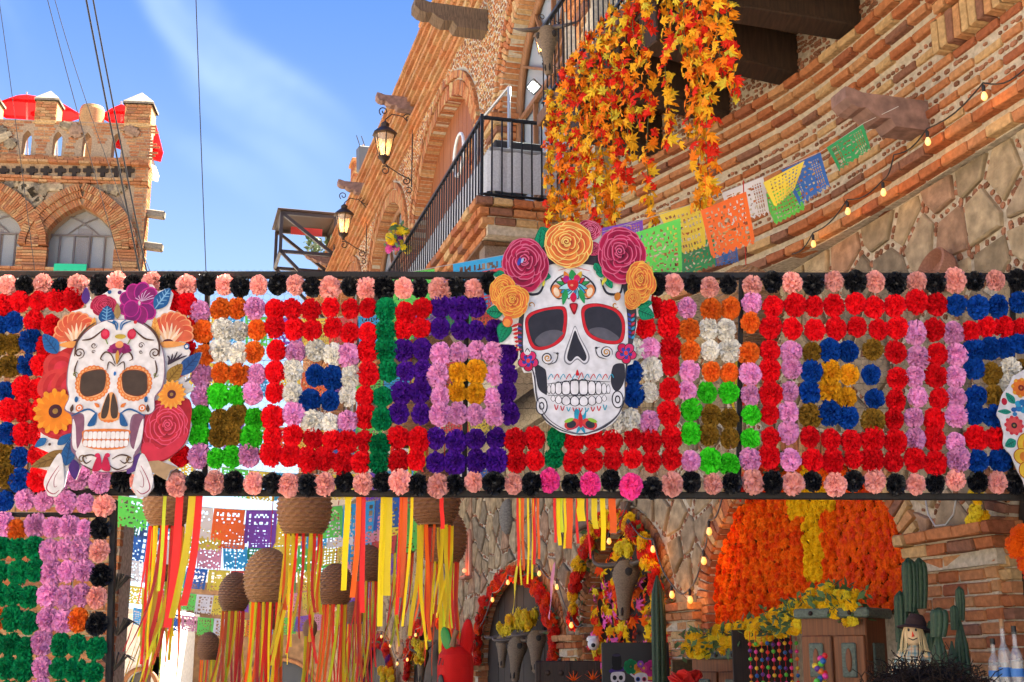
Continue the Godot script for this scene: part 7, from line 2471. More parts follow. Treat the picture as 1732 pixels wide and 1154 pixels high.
	for e in runs:
		var label = e[e.size() - 1]
		var o := thing("bulb_string", label, "string lights", WALL_L)
		var cb := Mb.new()
		var pts = []
		for k in e.size() - 1: pts.append(loc(e[k][0], e[k][1], WALL_L, 0.22))
		for k in pts.size() - 1:
			var seg = []
			for j in 7:
				var f = j / 6.0
				seg.append(pts[k].lerp(pts[k + 1], f) - Vector3(0, 0.08 * sin(PI * f), 0))
			cb.tube(seg, 0.009, 5)
		part(o, "cable", cb.mesh(), M("grey_cable", Color(0.10, 0.09, 0.08), 0.5))
		for k in range(1, pts.size() - 1): bulb_on(o, pts[k] - Vector3(0, 0.075, 0), 0.95, 0.006)
	# loop of white cable beside the orange panel
	var lp := Mb.new()
	var lpp = []
	for e in [[1565, 842], [1570, 870], [1582, 890], [1600, 888], [1613, 870], [1618, 842]]: lpp.append(loc(e[0], e[1], WALL_L, 0.08))
	lp.tube(lpp, 0.007, 6)
	solo("cable_loop", "loop of grey cable on the wall between the orange panel and the right pier", "cable", lp.mesh(), M("cable_grey_light", Color(0.45, 0.45, 0.45), 0.4), WALL_L)
	# niche with a warm lamp
	var np = loc(798, 975, WALL_L, 0.0)
	var nt = loc(799, 898, WALL_L, 0.0)
	var ni := thing("wall_niche", "narrow arched clay niche glowing pink in the stone wall", "niche", WALL_L * X(Vector3(np.x, np.y, 0.05)))
	var hh = nt.y - np.y
	var path = [Vector3(-0.16, 0, 0), Vector3(-0.16, hh * 0.55, 0), Vector3(-0.16, hh * 0.75, 0)]
	for k in 7: path.append(Vector3(-cos(PI * (k + 0.5) / 7.5) * 0.16, hh * 0.8 + sin(PI * (k + 0.5) / 7.5) * hh * 0.2, 0))
	path += [Vector3(0.16, hh * 0.75, 0), Vector3(0.16, 0, 0)]
	var nf := Mb.new()
	nf.tube(path, 0.045, 6)
	nf.box(X(Vector3(0, -0.03, 0.05)), Vector3(0.5, 0.06, 0.2), 0.015)
	part(ni, "surround", nf.mesh(), M("terracotta", Color(0.52, 0.24, 0.15), 0.8))
	var nb := Mb.new()
	nb.box(X(Vector3(0, hh * 0.45, -0.02)), Vector3(0.3, hh * 0.9, 0.03))
	part(ni, "back", nb.mesh(), M("niche_clay", Color(0.62, 0.30, 0.22), 0.8))
	var nl := Mb.new()
	nl.ball(X(Vector3(0, 0.1, 0.09)), Vector3.ONE * 0.04, 8, 6)
	part(ni, "lamp", nl.mesh(), M("niche_lamp", Color(1, 0.6, 0.4), 0.5, {"glow": 0.3, "glow_color": Color(1, 0.42, 0.22)}))
	bulb_light(ni, Vector3(0, 0.1, 0.12), 0.012, Color(1, 0.45, 0.25), 0.03)
	# stone boss and a driftwood branch
	var bs := Mb.new()
	bs.ball(Transform3D(), Vector3(0.22, 0.30, 0.14), 14, 9, 0.03, rng)
	solo("stone_boss", "grey oval stone boss on the rubble wall under the banner", "stone", bs.mesh(), M("grey_stone", Color(0.36, 0.33, 0.29), 0.9, {"tex": "blotch", "scale": 4.0, "bump": 1.5}), WALL_L * X(loc(859, 874, WALL_L, 0.06)))
	var dw := Mb.new()
	var dp = []
	for e in [[968, 897], [982, 890], [996, 884], [1001, 870], [1058, 850], [1060, 880]]: dp.append(loc(e[0], e[1], WALL_L, 0.12))
	dw.tube([dp[0], dp[1], dp[2]], [0.05, 0.06, 0.035], 7)
	dw.tube([dp[4], dp[5]], [0.07, 0.05], 7)
	solo("driftwood_branch", "pale driftwood pegs on the stone wall above the leaf panel arch", "branch", dw.mesh(), M("driftwood", Color(0.30, 0.19, 0.14), 0.85, {"tex": "wood", "scale": 3.0}), WALL_L)
	# dome camera on the pier
	var cm := thing("security_camera", "small white security camera on the brick pier right of the skull door", "camera", Transform3D(Basis.from_euler(Vector3(0, -0.3, 0)), at(1004, 1090, 16.6)))
	var c1 := Mb.new()
	c1.ball(Transform3D(), Vector3(0.075, 0.075, 0.085), 14, 9)
	c1.box(X(Vector3(-0.02, 0.06, -0.05)), Vector3(0.14, 0.08, 0.12), 0.02)
	part(cm, "body", c1.mesh(), M("camera_white", Color(0.75, 0.75, 0.74), 0.35))
	var c2 := Mb.new()
	c2.ball(X(Vector3(0.012, -0.012, 0.065)), Vector3(0.03, 0.03, 0.03), 10, 7)
	part(cm, "lens", c2.mesh(), M("lens", Color(0.02, 0.02, 0.025), 0.1))
	# dangling pink and yellow paper scraps on the skull arch
	for e in [[936, 985, "P", "torn pink paper strip hanging over the arch with three skulls"], [874, 985, "Y", "torn yellow paper strip hanging over the arch with three skulls"]]:
		var q = loc(e[0], e[1] - 30, WALL_L, 0.25)
		var b := Mb.new()
		var w = 0.16
		for k in 6: b.quad(Vector3(-k * 0.05, -k * 0.12, 0.02 * sin(k)), Vector3(-(k + 1) * 0.05, -(k + 1) * 0.12, 0.02 * sin(k + 1)), Vector3(w - (k + 1) * 0.05, -(k + 1) * 0.12 - 0.04, 0.02), Vector3(w - k * 0.05, -k * 0.12 + 0.03, 0.02))
		solo("paper_strip", e[2 + 1], "paper strip", b.mesh(), M("flag_" + e[2], FLAGC[e[2]][1], 0.75, {"back": 0.55}), WALL_L * X(q))

# ---------------------------------------------------------------- altar things under the orange panel
func cactus(t: Transform3D, stems: Array, label: String):
	# stems: [x, z, height, radius, base height]
	var o := thing("column_cactus", label, "cactus", t, "column cacti")
	for s in stems:
		var b := Mb.new()
		var ribs = 7
		var seg = ribs * 4
		var rows = 10
		var prev = []
		for i in rows + 1:
			var f = float(i) / rows
			var y = s[4] + s[2] * f
			var r = s[3] * (0.82 + 0.18 * sin(f * 2.4)) * (1.0 if f < 0.8 else sqrt(max(0.02, 1.0 - pow((f - 0.8) / 0.2, 2) * 0.98)))
			var ring = []
			for k in seg:
				var a = TAU * k / seg
				var rr = r * (0.80 + 0.24 * abs(cos(a * ribs * 0.5)))
				ring.append(Vector3(s[0] + cos(a) * rr + sin(f * 2.0) * s[3] * 0.3, y, s[1] + sin(a) * rr))
			if i > 0:
				for k in seg: b.quad(prev[(k + 1) % seg], prev[k], ring[k], ring[(k + 1) % seg])
			prev = ring
		for k in range(1, seg - 1): b.flat(prev[0], prev[k + 1], prev[k])
		part(o, "stem", b.mesh(), M("cactus_green", Color(0.030, 0.085, 0.035), 0.55, {"tex": "blotch", "scale": 5.0}))
	return o

func cabinet(t: Transform3D, w: float, h: float, dp: float, label: String):
	var wood = M("cabinet_wood", Color(0.30, 0.10, 0.03), 0.5, {"tex": "wood", "scale": Vector3(4, 1, 4)})
	var teal = M("worn_teal", Color(0.17, 0.22, 0.17), 0.7, {"tex": "blotch", "scale": 6.0})
	var o := thing("cabinet", label, "cabinet", t, "carved wooden cabinets under the flower panel")
	var b := Mb.new()
	b.box(X(Vector3(0, h * 0.5, -dp * 0.5)), Vector3(w, h, dp), 0.008)
	part(o, "carcass", b.mesh(), wood)
	var top := Mb.new()
	top.box(X(Vector3(0, h + 0.03, -dp * 0.5)), Vector3(w + 0.08, 0.07, dp + 0.08), 0.012)
	part(o, "cornice", top.mesh(), teal)
	for s in [-1, 1]:
		var d := Mb.new()
		d.box(X(Vector3(s * w * 0.25, h * 0.48, 0.012)), Vector3(w * 0.47, h * 0.92, 0.03), 0.008)
		var door = part(o, "door", d.mesh(), wood)
		for f in [0.30, 0.85]:
			var p := Mb.new()
			var cy = h - f
			p.box(X(Vector3(s * w * 0.25, cy, 0.034)), Vector3(w * 0.22, 0.24, 0.02), 0.008)
			part(door, "carved_panel", p.mesh(), teal)
			var q := Mb.new()
			q.ball(X(Vector3(s * w * 0.25, cy, 0.044)), Vector3(w * 0.05, 0.085, 0.012), 8, 6)
			part(door, "carved_figure", q.mesh(), wood)
	var sp := Mb.new()
	sp.box(X(Vector3(w * 0.5 + 0.008, h - 0.3, -dp * 0.5)), Vector3(0.02, 0.24, dp * 0.5), 0.006)
	part(o, "side_panel", sp.mesh(), teal)
	for k in 3:
		var n := Mb.new()
		n.ball(X(Vector3(-w * 0.3 + k * w * 0.3, h + 0.03, 0.045)), Vector3.ONE * 0.018, 8, 5)
		part(o, "stud", n.mesh(), M("rust_iron", Color(0.045, 0.028, 0.02), 0.6))
	return o

func build_altar():
	# the arched panel of marigolds with its yellow cross
	var op = L_OPENS[0]
	var o := thing("marigold_panel", "big arched panel of orange marigolds bearing a yellow flower cross", "flower panel", WALL_L)
	var outline = arch_outline(op, -0.02, 24, 1.98)
	var bk := Mb.new()
	bk.prism(outline, -0.28, -0.10)
	part(o, "backing", bk.mesh(), M("backing_green", Color(0.10, 0.05, 0.01), 0.9))
	var v0 = loc(1350, 940, WALL_L, 0.0).x
	var v1 = loc(1381, 940, WALL_L, 0.0).x
	var vb = loc(1366, 990, WALL_L, 0.0).y
	var a0 = loc(1322, 858, WALL_L, 0.0)
	var a1 = loc(1404, 858, WALL_L, 0.0)
	var places = []
	var y = 2.02
	var row = 0
	while y < op.spring + op.rise:
		var x = op.c - op.w + 0.05 + 0.04 * (row % 2)
		while x < op.c + op.w - 0.04:
			if y < arch_y(op, (x - op.c) / op.w) - 0.05:
				var yel = (x > v0 and x < v1 and y > vb) or (x > a0.x and x < a1.x and abs(y - a0.y) < 0.12)
				var nrm = Vector3(rf(-0.3, 0.3), rf(-0.3, 0.3), 1).normalized()
				var xx = nrm.cross(Vector3(0.3, 1, 0.2)).normalized()
				var r = rf(0.040, 0.052)
				places.append([Transform3D(Basis(xx, nrm, xx.cross(nrm)) * Basis.from_scale(Vector3.ONE * r), Vector3(x + rf(-0.012, 0.012), y + rf(-0.012, 0.012), -0.08 + rf(-0.02, 0.025))), yel])
			x += 0.068
		y += 0.060
		row += 1
	places.sort_custom(func(p, q): return p[0].origin.x - p[0].origin.y * 0.2 > q[0].origin.x - q[0].origin.y * 0.2)
	var rest = []
	var cols = []
	var kept = 0
	for e in places:
		var seen = e[0].origin.y < 3.15
		if kept < 300 and seen:
			part(o, "marigold", marigold(), petal_mat("Y" if e[1] else ["O", "O", "D"][rng.randi() % 3]), e[0])
			kept += 1
		else:
			rest.append(e[0])
			var c = Color(0.86, 0.52, 0.01) if e[1] else [Color(0.88, 0.13, 0.006), Color(0.80, 0.08, 0.008), Color(0.90, 0.17, 0.008)][rng.randi() % 3]
			cols.append(c)
	stuff(o, "marigolds", marigold(), M("petal_tint", Color.WHITE, 0.7, {"vc": true, "back": 0.3, "spec": 0.15}), rest, cols)
	# cabinets, set a little askew as in the street stall they make up
	var near = Transform3D(Basis.from_euler(Vector3(0, deg_to_rad(-38), 0)), Vector3.ZERO)
	var a = at(1410, 1075, 9.6)
	cabinet(Transform3D(near.basis, Vector3(a.x, ground_y(-9.6) - 0.05, -9.6)), 0.50, 2.12, 0.36, "tall carved brown cabinet on the right, with worn teal panels and cornice")
	var c = at(1215, 1110, 12.2)
	cabinet(Transform3D(near.basis, Vector3(c.x, ground_y(-12.2), -12.2)), 0.56, 1.90, 0.4, "lower carved brown cabinet on the left, beside the lettered sign")
	# yellow garland draped over both
	var g := thing("flower_garland", "leafy garland of yellow flowers draped along the cabinets under the orange panel", "flower garland", Transform3D())
	var pts = []
	for e in [[1160, 1092, 12.0], [1195, 1085, 11.9], [1235, 1078, 11.6], [1270, 1068, 11.3], [1305, 1058, 10.8], [1340, 1045, 10.3], [1370, 1030, 10.0], [1400, 1015, 9.7], [1425, 1012, 9.6], [1442, 1030, 9.5]]: pts.append(at(e[0], e[1], e[2]))
	var along = []
	for k in pts.size() - 1:
		for j in 8: along.append(pts[k].lerp(pts[k + 1], j / 8.0))
	for k in 260:
		var p = along[rng.randi() % along.size()]
		bloom(g, p + Vector3(rf(-0.05, 0.05), rf(-0.11, 0.09), rf(-0.05, 0.10)), rf(0.032, 0.05), "YLY"[rng.randi() % 3], Vector3(rf(-0.6, 0.4), rf(-0.2, 0.6), 1).normalized())
	foliage(g, along, 800, 0.11, 0.08, M("leaf_green", Color(0.06, 0.14, 0.03), 0.6, {"back": 0.3}))
	# bead curtain between the cabinets
	var bc := thing("bead_curtain", "strings of multicoloured round beads hanging between the two cabinets", "bead curtain", at_t(1308, 1085, 10.8))
	var bm := Mb.new()
	bm.ball(Transform3D(), Vector3.ONE * 0.017, 9, 6)
	var bmesh = bm.mesh()
	var bcol = [Color(0.75, 0.02, 0.02), Color(0.80, 0.05, 0.3), Color(0.02, 0.12, 0.4), Color(0.10, 0.55, 0.05), Color(0.8, 0.55, 0.03), Color(0.12, 0.03, 0.25), Color(0.85, 0.2, 0.02)]
	for k in 9:
		var x = -0.19 + k * 0.047
		var th := Mb.new()
		th.tube([Vector3(x, 0.08, 0), Vector3(x, -0.6, 0)], 0.0022, 4)
		part(bc, "thread", th.mesh(), M("thread", bcol[(k * 3) % 7], 0.8))
		for j in 10: part(bc, "bead", bmesh, M("bead_%d" % ((k * 3 + j * 5) % 7), bcol[(k * 3 + j * 5) % 7], 0.4), X(Vector3(x, -0.02 - j * 0.062 + rf(-0.008, 0.008), 0)))
	var bd := Mb.new()  # flat dark sheet closing the gap between the cabinets
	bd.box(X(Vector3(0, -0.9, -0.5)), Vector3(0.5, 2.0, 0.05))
	solo("dark_sheet", "dark flat sheet behind the strings of beads", "board", bd.mesh(), M("door_dark"), at_t(1308, 1085, 10.8))
	var pb := thing("pom_string", "short string of bright woollen balls hanging on the tall cabinet's door", "pom string", at_t(1384, 1115, 9.3))
	for k in 16:
		var s := Mb.new()
		s.ball(Transform3D(), Vector3.ONE * 0.022, 9, 6, 0.1, rng)
		part(pb, "ball", s.mesh(), M("bead_%d" % (k % 7)), X(Vector3(rf(-0.035, 0.05), 0.02 - k * 0.017, rf(-0.02, 0.03))))
	# cacti
	cactus(Transform3D(Basis(), Vector3(at(1540, 1000, 9.0).x, ground_y(-9.0), -9.0)), [[0, 0, 1.55, 0.075, 0.55], [0.085, 0.04, 1.40, 0.07, 0.6], [-0.03, 0.06, 0.36, 0.05, 2.06], [0.045, 0.05, 0.34, 0.05, 2.08], [-0.09, 0.02, 0.34, 0.045, 1.86], [0.01, -0.04, 0.30, 0.05, 2.12]], "tall dark column cactus with stubby arms, right of the orange panel")
	cactus(Transform3D(Basis(), Vector3(at(1622, 1080, 8.7).x, ground_y(-8.7), -8.7)), [[0, 0, 1.7, 0.05, 0.3], [-0.07, 0.03, 1.55, 0.042, 0.3], [0.015, 0.02, 0.22, 0.03, 1.98], [-0.03, 0.02, 0.16, 0.028, 1.92]], "slim twin-stemmed column cactus against the thick brick pier")
	cactus(Transform3D(Basis(), Vector3(at(1584, 1090, 8.3).x, 0, -8.3)), [[0, 0, 1.5, 0.055, 0.3], [0.01, 0.02, 0.18, 0.055, 1.75]], "short column cactus right of the straw-haired doll")
	cactus(Transform3D(Basis(), Vector3(at(1521, 1090, 8.6).x, 0, -8.6)), [[0, 0, 1.6, 0.038, 0.2]], "small single cactus stem left of the straw-haired doll")
	cactus(Transform3D(Basis(), Vector3(at(1110, 1050, 13.6).x, ground_y(-13.6), -13.6)), [[0, 0, 1.75, 0.075, 1.05], [0.05, 0.02, 1.5, 0.09, 0.2]], "tall single column cactus in front of the leaf panel")
	# straw-haired doll
	var dl := thing("straw_doll", "scarecrow doll with straw hair, dark felt hat and plaid shirt beside the cacti", "doll", Transform3D(Basis.from_euler(Vector3(0, -0.35, 0)), at(1546, 1092, 8.5)))
	var hd := Mb.new()
	hd.ball(X(Vector3(0, 0.07, 0)), Vector3(0.06, 0.075, 0.058), 14, 10)
	part(dl, "head", hd.mesh(), M("straw_cloth", Color(0.72, 0.52, 0.30), 0.9))
	var hat := Mb.new()
	hat.lathe([Vector2(0.0, 0.20), Vector2(0.04, 0.195), Vector2(0.06, 0.16), Vector2(0.066, 0.125), Vector2(0.115, 0.105), Vector2(0.115, 0.098), Vector2(0.0, 0.11)].duplicate(), 18)
	part(dl, "hat", hat.mesh(), M("brown_felt", Color(0.035, 0.014, 0.012), 0.9), X(Vector3(0, 0, 0), Vector3(-0.1, 0, -0.15)))
	var hr := Mb.new()
	for k in 90:
		var an = rf(0.2, PI * 1.9) - PI * 0.35
		var d = Vector3(cos(an), 0, sin(an) * 0.9)
		if d.z > 0.75 and abs(d.x) < 0.5: continue
		var q = [Vector3(0, 0.13, 0) + d * 0.045, Vector3(0, 0.08, 0) + d * 0.066, Vector3(0, rf(-0.02, 0.0), 0) + d * rf(0.07, 0.085), Vector3(0, rf(-0.07, -0.03), 0) + d * rf(0.07, 0.11)]
		hr.tube(q, 0.0022, 3, false)
	part(dl, "straw_hair", hr.mesh(), M("straw", Color(0.80, 0.62, 0.32), 0.8))
	var fc := Mb.new()
	fc.lathe([Vector2(0.013, 0.0), Vector2(0.001, 0.035)], 3, X(Vector3(0.0, 0.055, 0.055), Vector3(0.5, 0, 0)))
	part(dl, "nose", fc.mesh(), M("nose_red", Color(0.75, 0.06, 0.02), 0.7))
	for s in [-1, 1]:
		var ey := Mb.new()
		ey.ball(X(Vector3(s * 0.022, 0.095, 0.052)), Vector3(0.007, 0.010, 0.004), 8, 5)
		part(dl, "eye", ey.mesh(), M("socket_black", Color(0.012, 0.012, 0.012), 0.5))
	var mo := Mb.new()
	mo.tube([Vector3(-0.028, 0.045, 0.053), Vector3(0, 0.032, 0.057), Vector3(0.028, 0.045, 0.053)], 0.003, 4)
	part(dl, "mouth", mo.mesh(), M("socket_black"))
	var plaid := Image.create(64, 64, false, Image.FORMAT_RGB8)
	for yy in 64:
		for xx in 64:
			var cc = Color(0.86, 0.78, 0.62)
			if xx % 16 < 5: cc = cc.lerp(Color(0.35, 0.55, 0.62), 0.6)
			if yy % 16 < 5: cc = cc.lerp(Color(0.25, 0.42, 0.45), 0.6)
			if xx % 16 == 10 or yy % 16 == 10: cc = cc.lerp(Color(0.85, 0.45, 0.2), 0.7)
			plaid.set_pixel(xx, yy, cc)
	tex["plaid"] = ImageTexture.create_from_image(plaid)
	var sh := Mb.new()
	sh.lathe([Vector2(0.0, -0.42), Vector2(0.10, -0.42), Vector2(0.105, -0.25), Vector2(0.095, -0.10), Vector2(0.05, -0.03), Vector2(0.03, 0.0), Vector2(0.0, 0.005)], 16, X(Vector3.ZERO, Vector3.ZERO, Vector3(1, 1, 0.7)))
	for s in [-1, 1]: sh.tube([Vector3(s * 0.07, -0.05, 0), Vector3(s * 0.12, -0.14, 0.01), Vector3(s * 0.14, -0.26, 0.03)], [0.034, 0.036, 0.032], 8)
	part(dl, "shirt", sh.mesh(), M("plaid", Color.WHITE, 0.9, {"tex": "plaid", "scale": 6.0, "world": false}))
	# glass bottles
	for e in [[1702, 8.2, 0.30, "tall clear glass bottle with a cork at the right picture edge"], [1722, 8.1, 0.26, "clear glass bottle with a silver cap, cut by the right picture edge"], [1684, 8.3, 0.2, "short clear bottle with a black stopper left of the tall one"]]:
		var bt := thing("glass_bottle", e[3], "bottle", Transform3D(Basis(), at(e[0], 1145, e[1])), "clear bottles at the lower right")
		var k = e[2] / 0.30
		var bo := Mb.new()
		bo.lathe([Vector2(0.0, -0.10), Vector2(0.036, -0.10), Vector2(0.038, 0.10 * k), Vector2(0.034, 0.15 * k), Vector2(0.014, 0.20 * k), Vector2(0.013, 0.29 * k), Vector2(0.016, 0.30 * k)], 18)
		part(bt, "glass", bo.mesh(), M("bottle_glass", Color(0.8, 0.9, 0.95), 0.05, {"glass": 0.18, "spec": 0.9}))
		var st := Mb.new()
		st.lathe([Vector2(0.0, 0.29 * k), Vector2(0.015, 0.29 * k), Vector2(0.015, 0.345 * k), Vector2(0.0, 0.345 * k)], 12)
		part(bt, "stopper", st.mesh(), M("cork", Color(0.40, 0.22, 0.10), 0.9) if e[2] > 0.28 else M("socket_black"))
		var lbm := Mb.new()
		lbm.lathe([Vector2(0.0385, 0.0), Vector2(0.0388, 0.055 * k)], 16)
		part(bt, "label_band", lbm.mesh(), M("label_blue", Color(0.05, 0.20, 0.55), 0.5))
	var shf := Mb.new()
	shf.box(X(Vector3(0, -0.13, 0)), Vector3(0.6, 0.05, 0.4), 0.01)
	solo("bar_shelf", "dark wooden shelf under the glass bottles", "shelf", shf.mesh(), M("dark_timber"), at_t(1715, 1145, 8.2))
	# studded chest front and the black board with two painted skulls
	var ch := thing("studded_panel", "dark studded wooden panel below the three cow skulls", "panel", at_t(960, 1118, 14.8))
	var cp := Mb.new()
	cp.box(X(Vector3(0, -0.45, 0)), Vector3(0.72, 0.90, 0.10), 0.012)
	part(ch, "panel", cp.mesh(), M("chest_wood", Color(0.045, 0.020, 0.012), 0.55, {"tex": "wood", "scale": 3.0}))
	for x in [-0.33, 0.0, 0.33]:
		var rl := Mb.new()
		rl.box(X(Vector3(x, -0.45, 0.06)), Vector3(0.05, 0.88, 0.03), 0.005)
		part(ch, "stile", rl.mesh(), M("chest_wood"))
	for k in 4:
		var n := Mb.new()
		n.ball(X(Vector3(-0.22 + k * 0.147, -0.13, 0.055)), Vector3(0.03, 0.03, 0.02), 10, 6)
		part(ch, "stud", n.mesh(), M("rust_iron", Color(0.045, 0.028, 0.02), 0.6))
	var bp := thing("black_board", "black framed board in front of the leaf panel, with two painted skulls", "board", at_t(1074, 1087, 13.9))
	var bb := Mb.new()
	bb.box(X(Vector3(0, -0.5, 0)), Vector3(0.70, 1.0, 0.04), 0.008)
	part(bp, "board", bb.mesh(), M("board_black", Color(0.012, 0.011, 0.011), 0.5))
	var ar := Art.new()
	ar.o = V(0, 0)
	ar.k = 0.0018
	ar.z = 0.0202
	var white = H("f0eef0")
	# gentleman in a top hat
	ar.blob([V(-132, 70), V(-88, 66), V(-84, 130), V(-130, 136)], H("1a1620")); ar.ell(V(-110, 70), V(24, 8), H("3a3450")); ar.ell(V(-104, 150), V(52, 14), H("4a2a8a"), -0.15); ar.ell(V(-106, 140), V(32, 12), H("1a1620"))
	ar.blob([V(-140, 168), V(-104, 160), V(-66, 166), V(-64, 205), V(-84, 225), V(-86, 250), V(-120, 250), V(-122, 228), V(-144, 205)], white)
	for s in [-1, 1]: ar.ell(V(-104 + s * 18, 192), V(12, 13), H("1c1c24"))
	ar.leaf(V(-104, 226), V(-104, 206), 14, H("1c1c24")); ar.line([V(-122, 238), V(-104, 242), V(-86, 238)], 5, H("1c1c24"))
	# lady in a flowered hat
	ar.ell(V(40, 178), V(92, 34), H("f4f0f4"), 0.35); ar.ell(V(40, 176), V(80, 26), H("d0306a"), 0.35); ar.ell(V(40, 174), V(70, 20), H("f0c030"), 0.35)
	ar.blob([V(-6, 176), V(30, 164), V(64, 176), V(66, 214), V(48, 232), V(46, 256), V(18, 256), V(14, 232), V(-6, 210)], white)
	for s in [-1, 1]:
		ar.ell(V(30 + s * 18, 200), V(13, 13), H("3a58b8") if s < 0 else H("d0306a")); ar.ell(V(30 + s * 18, 200), V(8, 9), H("1c1c24"))
	ar.leaf(V(30, 232), V(30, 214), 12, H("1c1c24")); ar.line([V(12, 244), V(30, 248), V(48, 244)], 5, H("1c1c24"))
	ar.daisy(V(-28, 132), 42, 7, H("109a58"), H("0c8048"), H("0a6038"), 0.2, 1.2); ar.daisy(V(90, 142), 46, 7, H("d83a9a"), H("c02a88"), H("9a1a68"), 0.1, 1.2)
	ar.daisy(V(14, 136), 24, 7, H("e8a028"), H("d88020"), H("a03020"), 0.1, 1.2); ar.daisy(V(46, 140), 24, 7, H("c8307a"), H("e0508a"), H("f0c030"), 0.1, 1.2); ar.daisy(V(28, 118), 20, 6, H("8a3ab0"), H("a050c8"), H("f0c030"), 0, 1.2)
	part(bp, "painted_skulls", ar.b.mesh(), M("print"))
	# lettered sign
	var sg := thing("lettered_sign", "brown painted sign reading CAVA in dark letters, left of the lower cabinet", "sign", Transform3D(Basis.from_euler(Vector3(0, 0.35, 0)), at(1157, 1138, 12.6)))
	var sgb := Mb.new()
	sgb.box(Transform3D(), Vector3(0.26, 0.24, 0.03), 0.006)
	part(sg, "board", sgb.mesh(), M("sign_board", Color(0.16, 0.11, 0.05), 0.6, {"tex": "blotch", "scale": 4.0}))
	var tm := TextMesh.new()
	tm.text = "CAVA"
	var sfn := SystemFont.new()
	sfn.font_names = PackedStringArray(["Droid Sans"])
	tm.font = sfn
	tm.font_size = 40
	tm.pixel_size = 0.0021
	tm.depth = 0.006
	part(sg, "lettering", tm.mesh if false else tm, M("sign_ink", Color(0.02, 0.015, 0.01), 0.6), X(Vector3(0.0, -0.03, 0.019)))
	# red flowers and flame-like blooms along the bottom edge
	var rc := thing("red_silk_flower", "big red silk flower in front of the lettered sign", "flower", at_t(1160, 1156, 12.0))
	for k in 16:
		var an = k * 0.9
		var b := Mb.new()
		var d = Vector3(cos(an), 0.6 + 0.3 * sin(k), sin(an)).normalized()
		b.ball(Transform3D(Basis.looking_at(d, Vector3(0.1, 1, 0.3)), d * 0.08), Vector3(0.09, 0.016, 0.10), 8, 5, 0.12, rng)
		part(rc, "petal", b.mesh(), M("silk_red", Color(0.72, 0.02, 0.012), 0.6, {"back": 0.2}))
	for e in [[970, 1152], [1003, 1150]]:
		var st := thing("star_flower", "orange pointed bloom at the foot of the studded panel, %s one" % ("left" if e[0] < 990 else "right"), "flower", at_t(e[0], e[1], 14.2))
		for k in 7:
			var d = Vector3(sin((k - 3) * 0.5), cos((k - 3) * 0.5), rf(-0.2, 0.3))
			var b := Mb.new()
			b.flat(Vector3(-0.012, 0, 0), Vector3(0.012, 0, 0), d * 0.11); b.flat(Vector3(0, 0, 0.012), Vector3(0, 0, -0.012), d * 0.11)
			part(st, "petal", b.mesh(), petal_mat("O"))
	# red glitter figure with ears and a leaf
	var gl := M("red_glitter", Color(0.80, 0.010, 0.008), 0.45, {"tex": "grain", "scale": 14.0, "bump": 0.5, "spec": 0.3})
	var f := thing("glitter_figure", "red glittery long-eared figure with a green leaf and a brown stalk on its head", "figure", Transform3D(Basis.from_euler(Vector3(0, -0.3, 0)) * Basis.from_scale(Vector3.ONE * 0.68), at(770, 1160, 9.2)))
	var fb := Mb.new()
	fb.lathe([Vector2(0.0, -1.2), Vector2(0.15, -1.2), Vector2(0.17, -0.3), Vector2(0.185, 0.05), Vector2(0.19, 0.18), Vector2(0.175, 0.30), Vector2(0.12, 0.38), Vector2(0.0, 0.41)], 20, X(Vector3.ZERO, Vector3.ZERO, Vector3(1, 1, 0.8)))
	part(f, "body", fb.mesh(), gl)
	for e in [[0.115, 0.42, 0.075, 0.24], [-0.10, 0.40, 0.05, 0.17]]:
		var eb := Mb.new()
		eb.ball(X(Vector3(e[0], e[1], 0), Vector3(0, 0, -0.08)), Vector3(e[2], e[3], 0.055), 12, 9)
		part(f, "ear", eb.mesh(), gl)
	var lf := Mb.new()
	lf.ball(X(Vector3(-0.07, 0.46, 0.09), Vector3(0, 0, 0.25)), Vector3(0.055, 0.12, 0.02), 10, 8)
	part(f, "leaf", lf.mesh(), M("leaf_glitter", Color(0.01, 0.22, 0.03), 0.4))
	var stk := Mb.new()
	stk.tube([Vector3(0.0, 0.38, 0.1), Vector3(0.02, 0.48, 0.1), Vector3(0.045, 0.54, 0.1)], [0.035, 0.026, 0.032], 8)
	part(f, "stalk", stk.mesh(), M("stalk_brown", Color(0.16, 0.07, 0.03), 0.5))
	var mt := Mb.new()
	mt.ball(X(Vector3(-0.11, 0.03, 0.125), Vector3(0, -0.6, 0)), Vector3(0.045, 0.08, 0.02), 12, 8)
	part(f, "mouth", mt.mesh(), M("socket_black"))
	for x in [-0.13, -0.09]:
		var ln := Mb.new()
		ln.tube([Vector3(x, 0.20, 0.132), Vector3(x + 0.015, 0.27, 0.12)], 0.006, 5)
		part(f, "brow", ln.mesh(), M("socket_black"))
	# spiky plants behind the gate leaf
	for e in [[196, 1000, 9.6, "spiky dark plant tuft beside the gate leaf's post, upper one"], [198, 1075, 9.4, "spiky dark plant tuft beside the gate leaf's post, middle one"], [192, 1135, 9.2, "spiky dark plant tuft beside the gate leaf's post, lowest one"]]:
		var pt := thing("spiky_plant", e[3], "plant", at_t(e[0], e[1], e[2]), "spiky plants beside the gate")
		for k in 16:
			var an = rf(-1.5, 1.5)
			var d = Vector3(sin(an) * 0.16, 0.1 + 0.06 * cos(an), rf(-0.05, 0.08))
			var b := Mb.new()
			b.tube([Vector3.ZERO, d * 0.6 + Vector3(0, 0.03, 0), d + Vector3(0, -0.05, 0)], [0.007, 0.006, 0.001], 4)
			part(pt, "blade", b.mesh(), M("dark_blade", Color(0.035, 0.03, 0.025), 0.6))

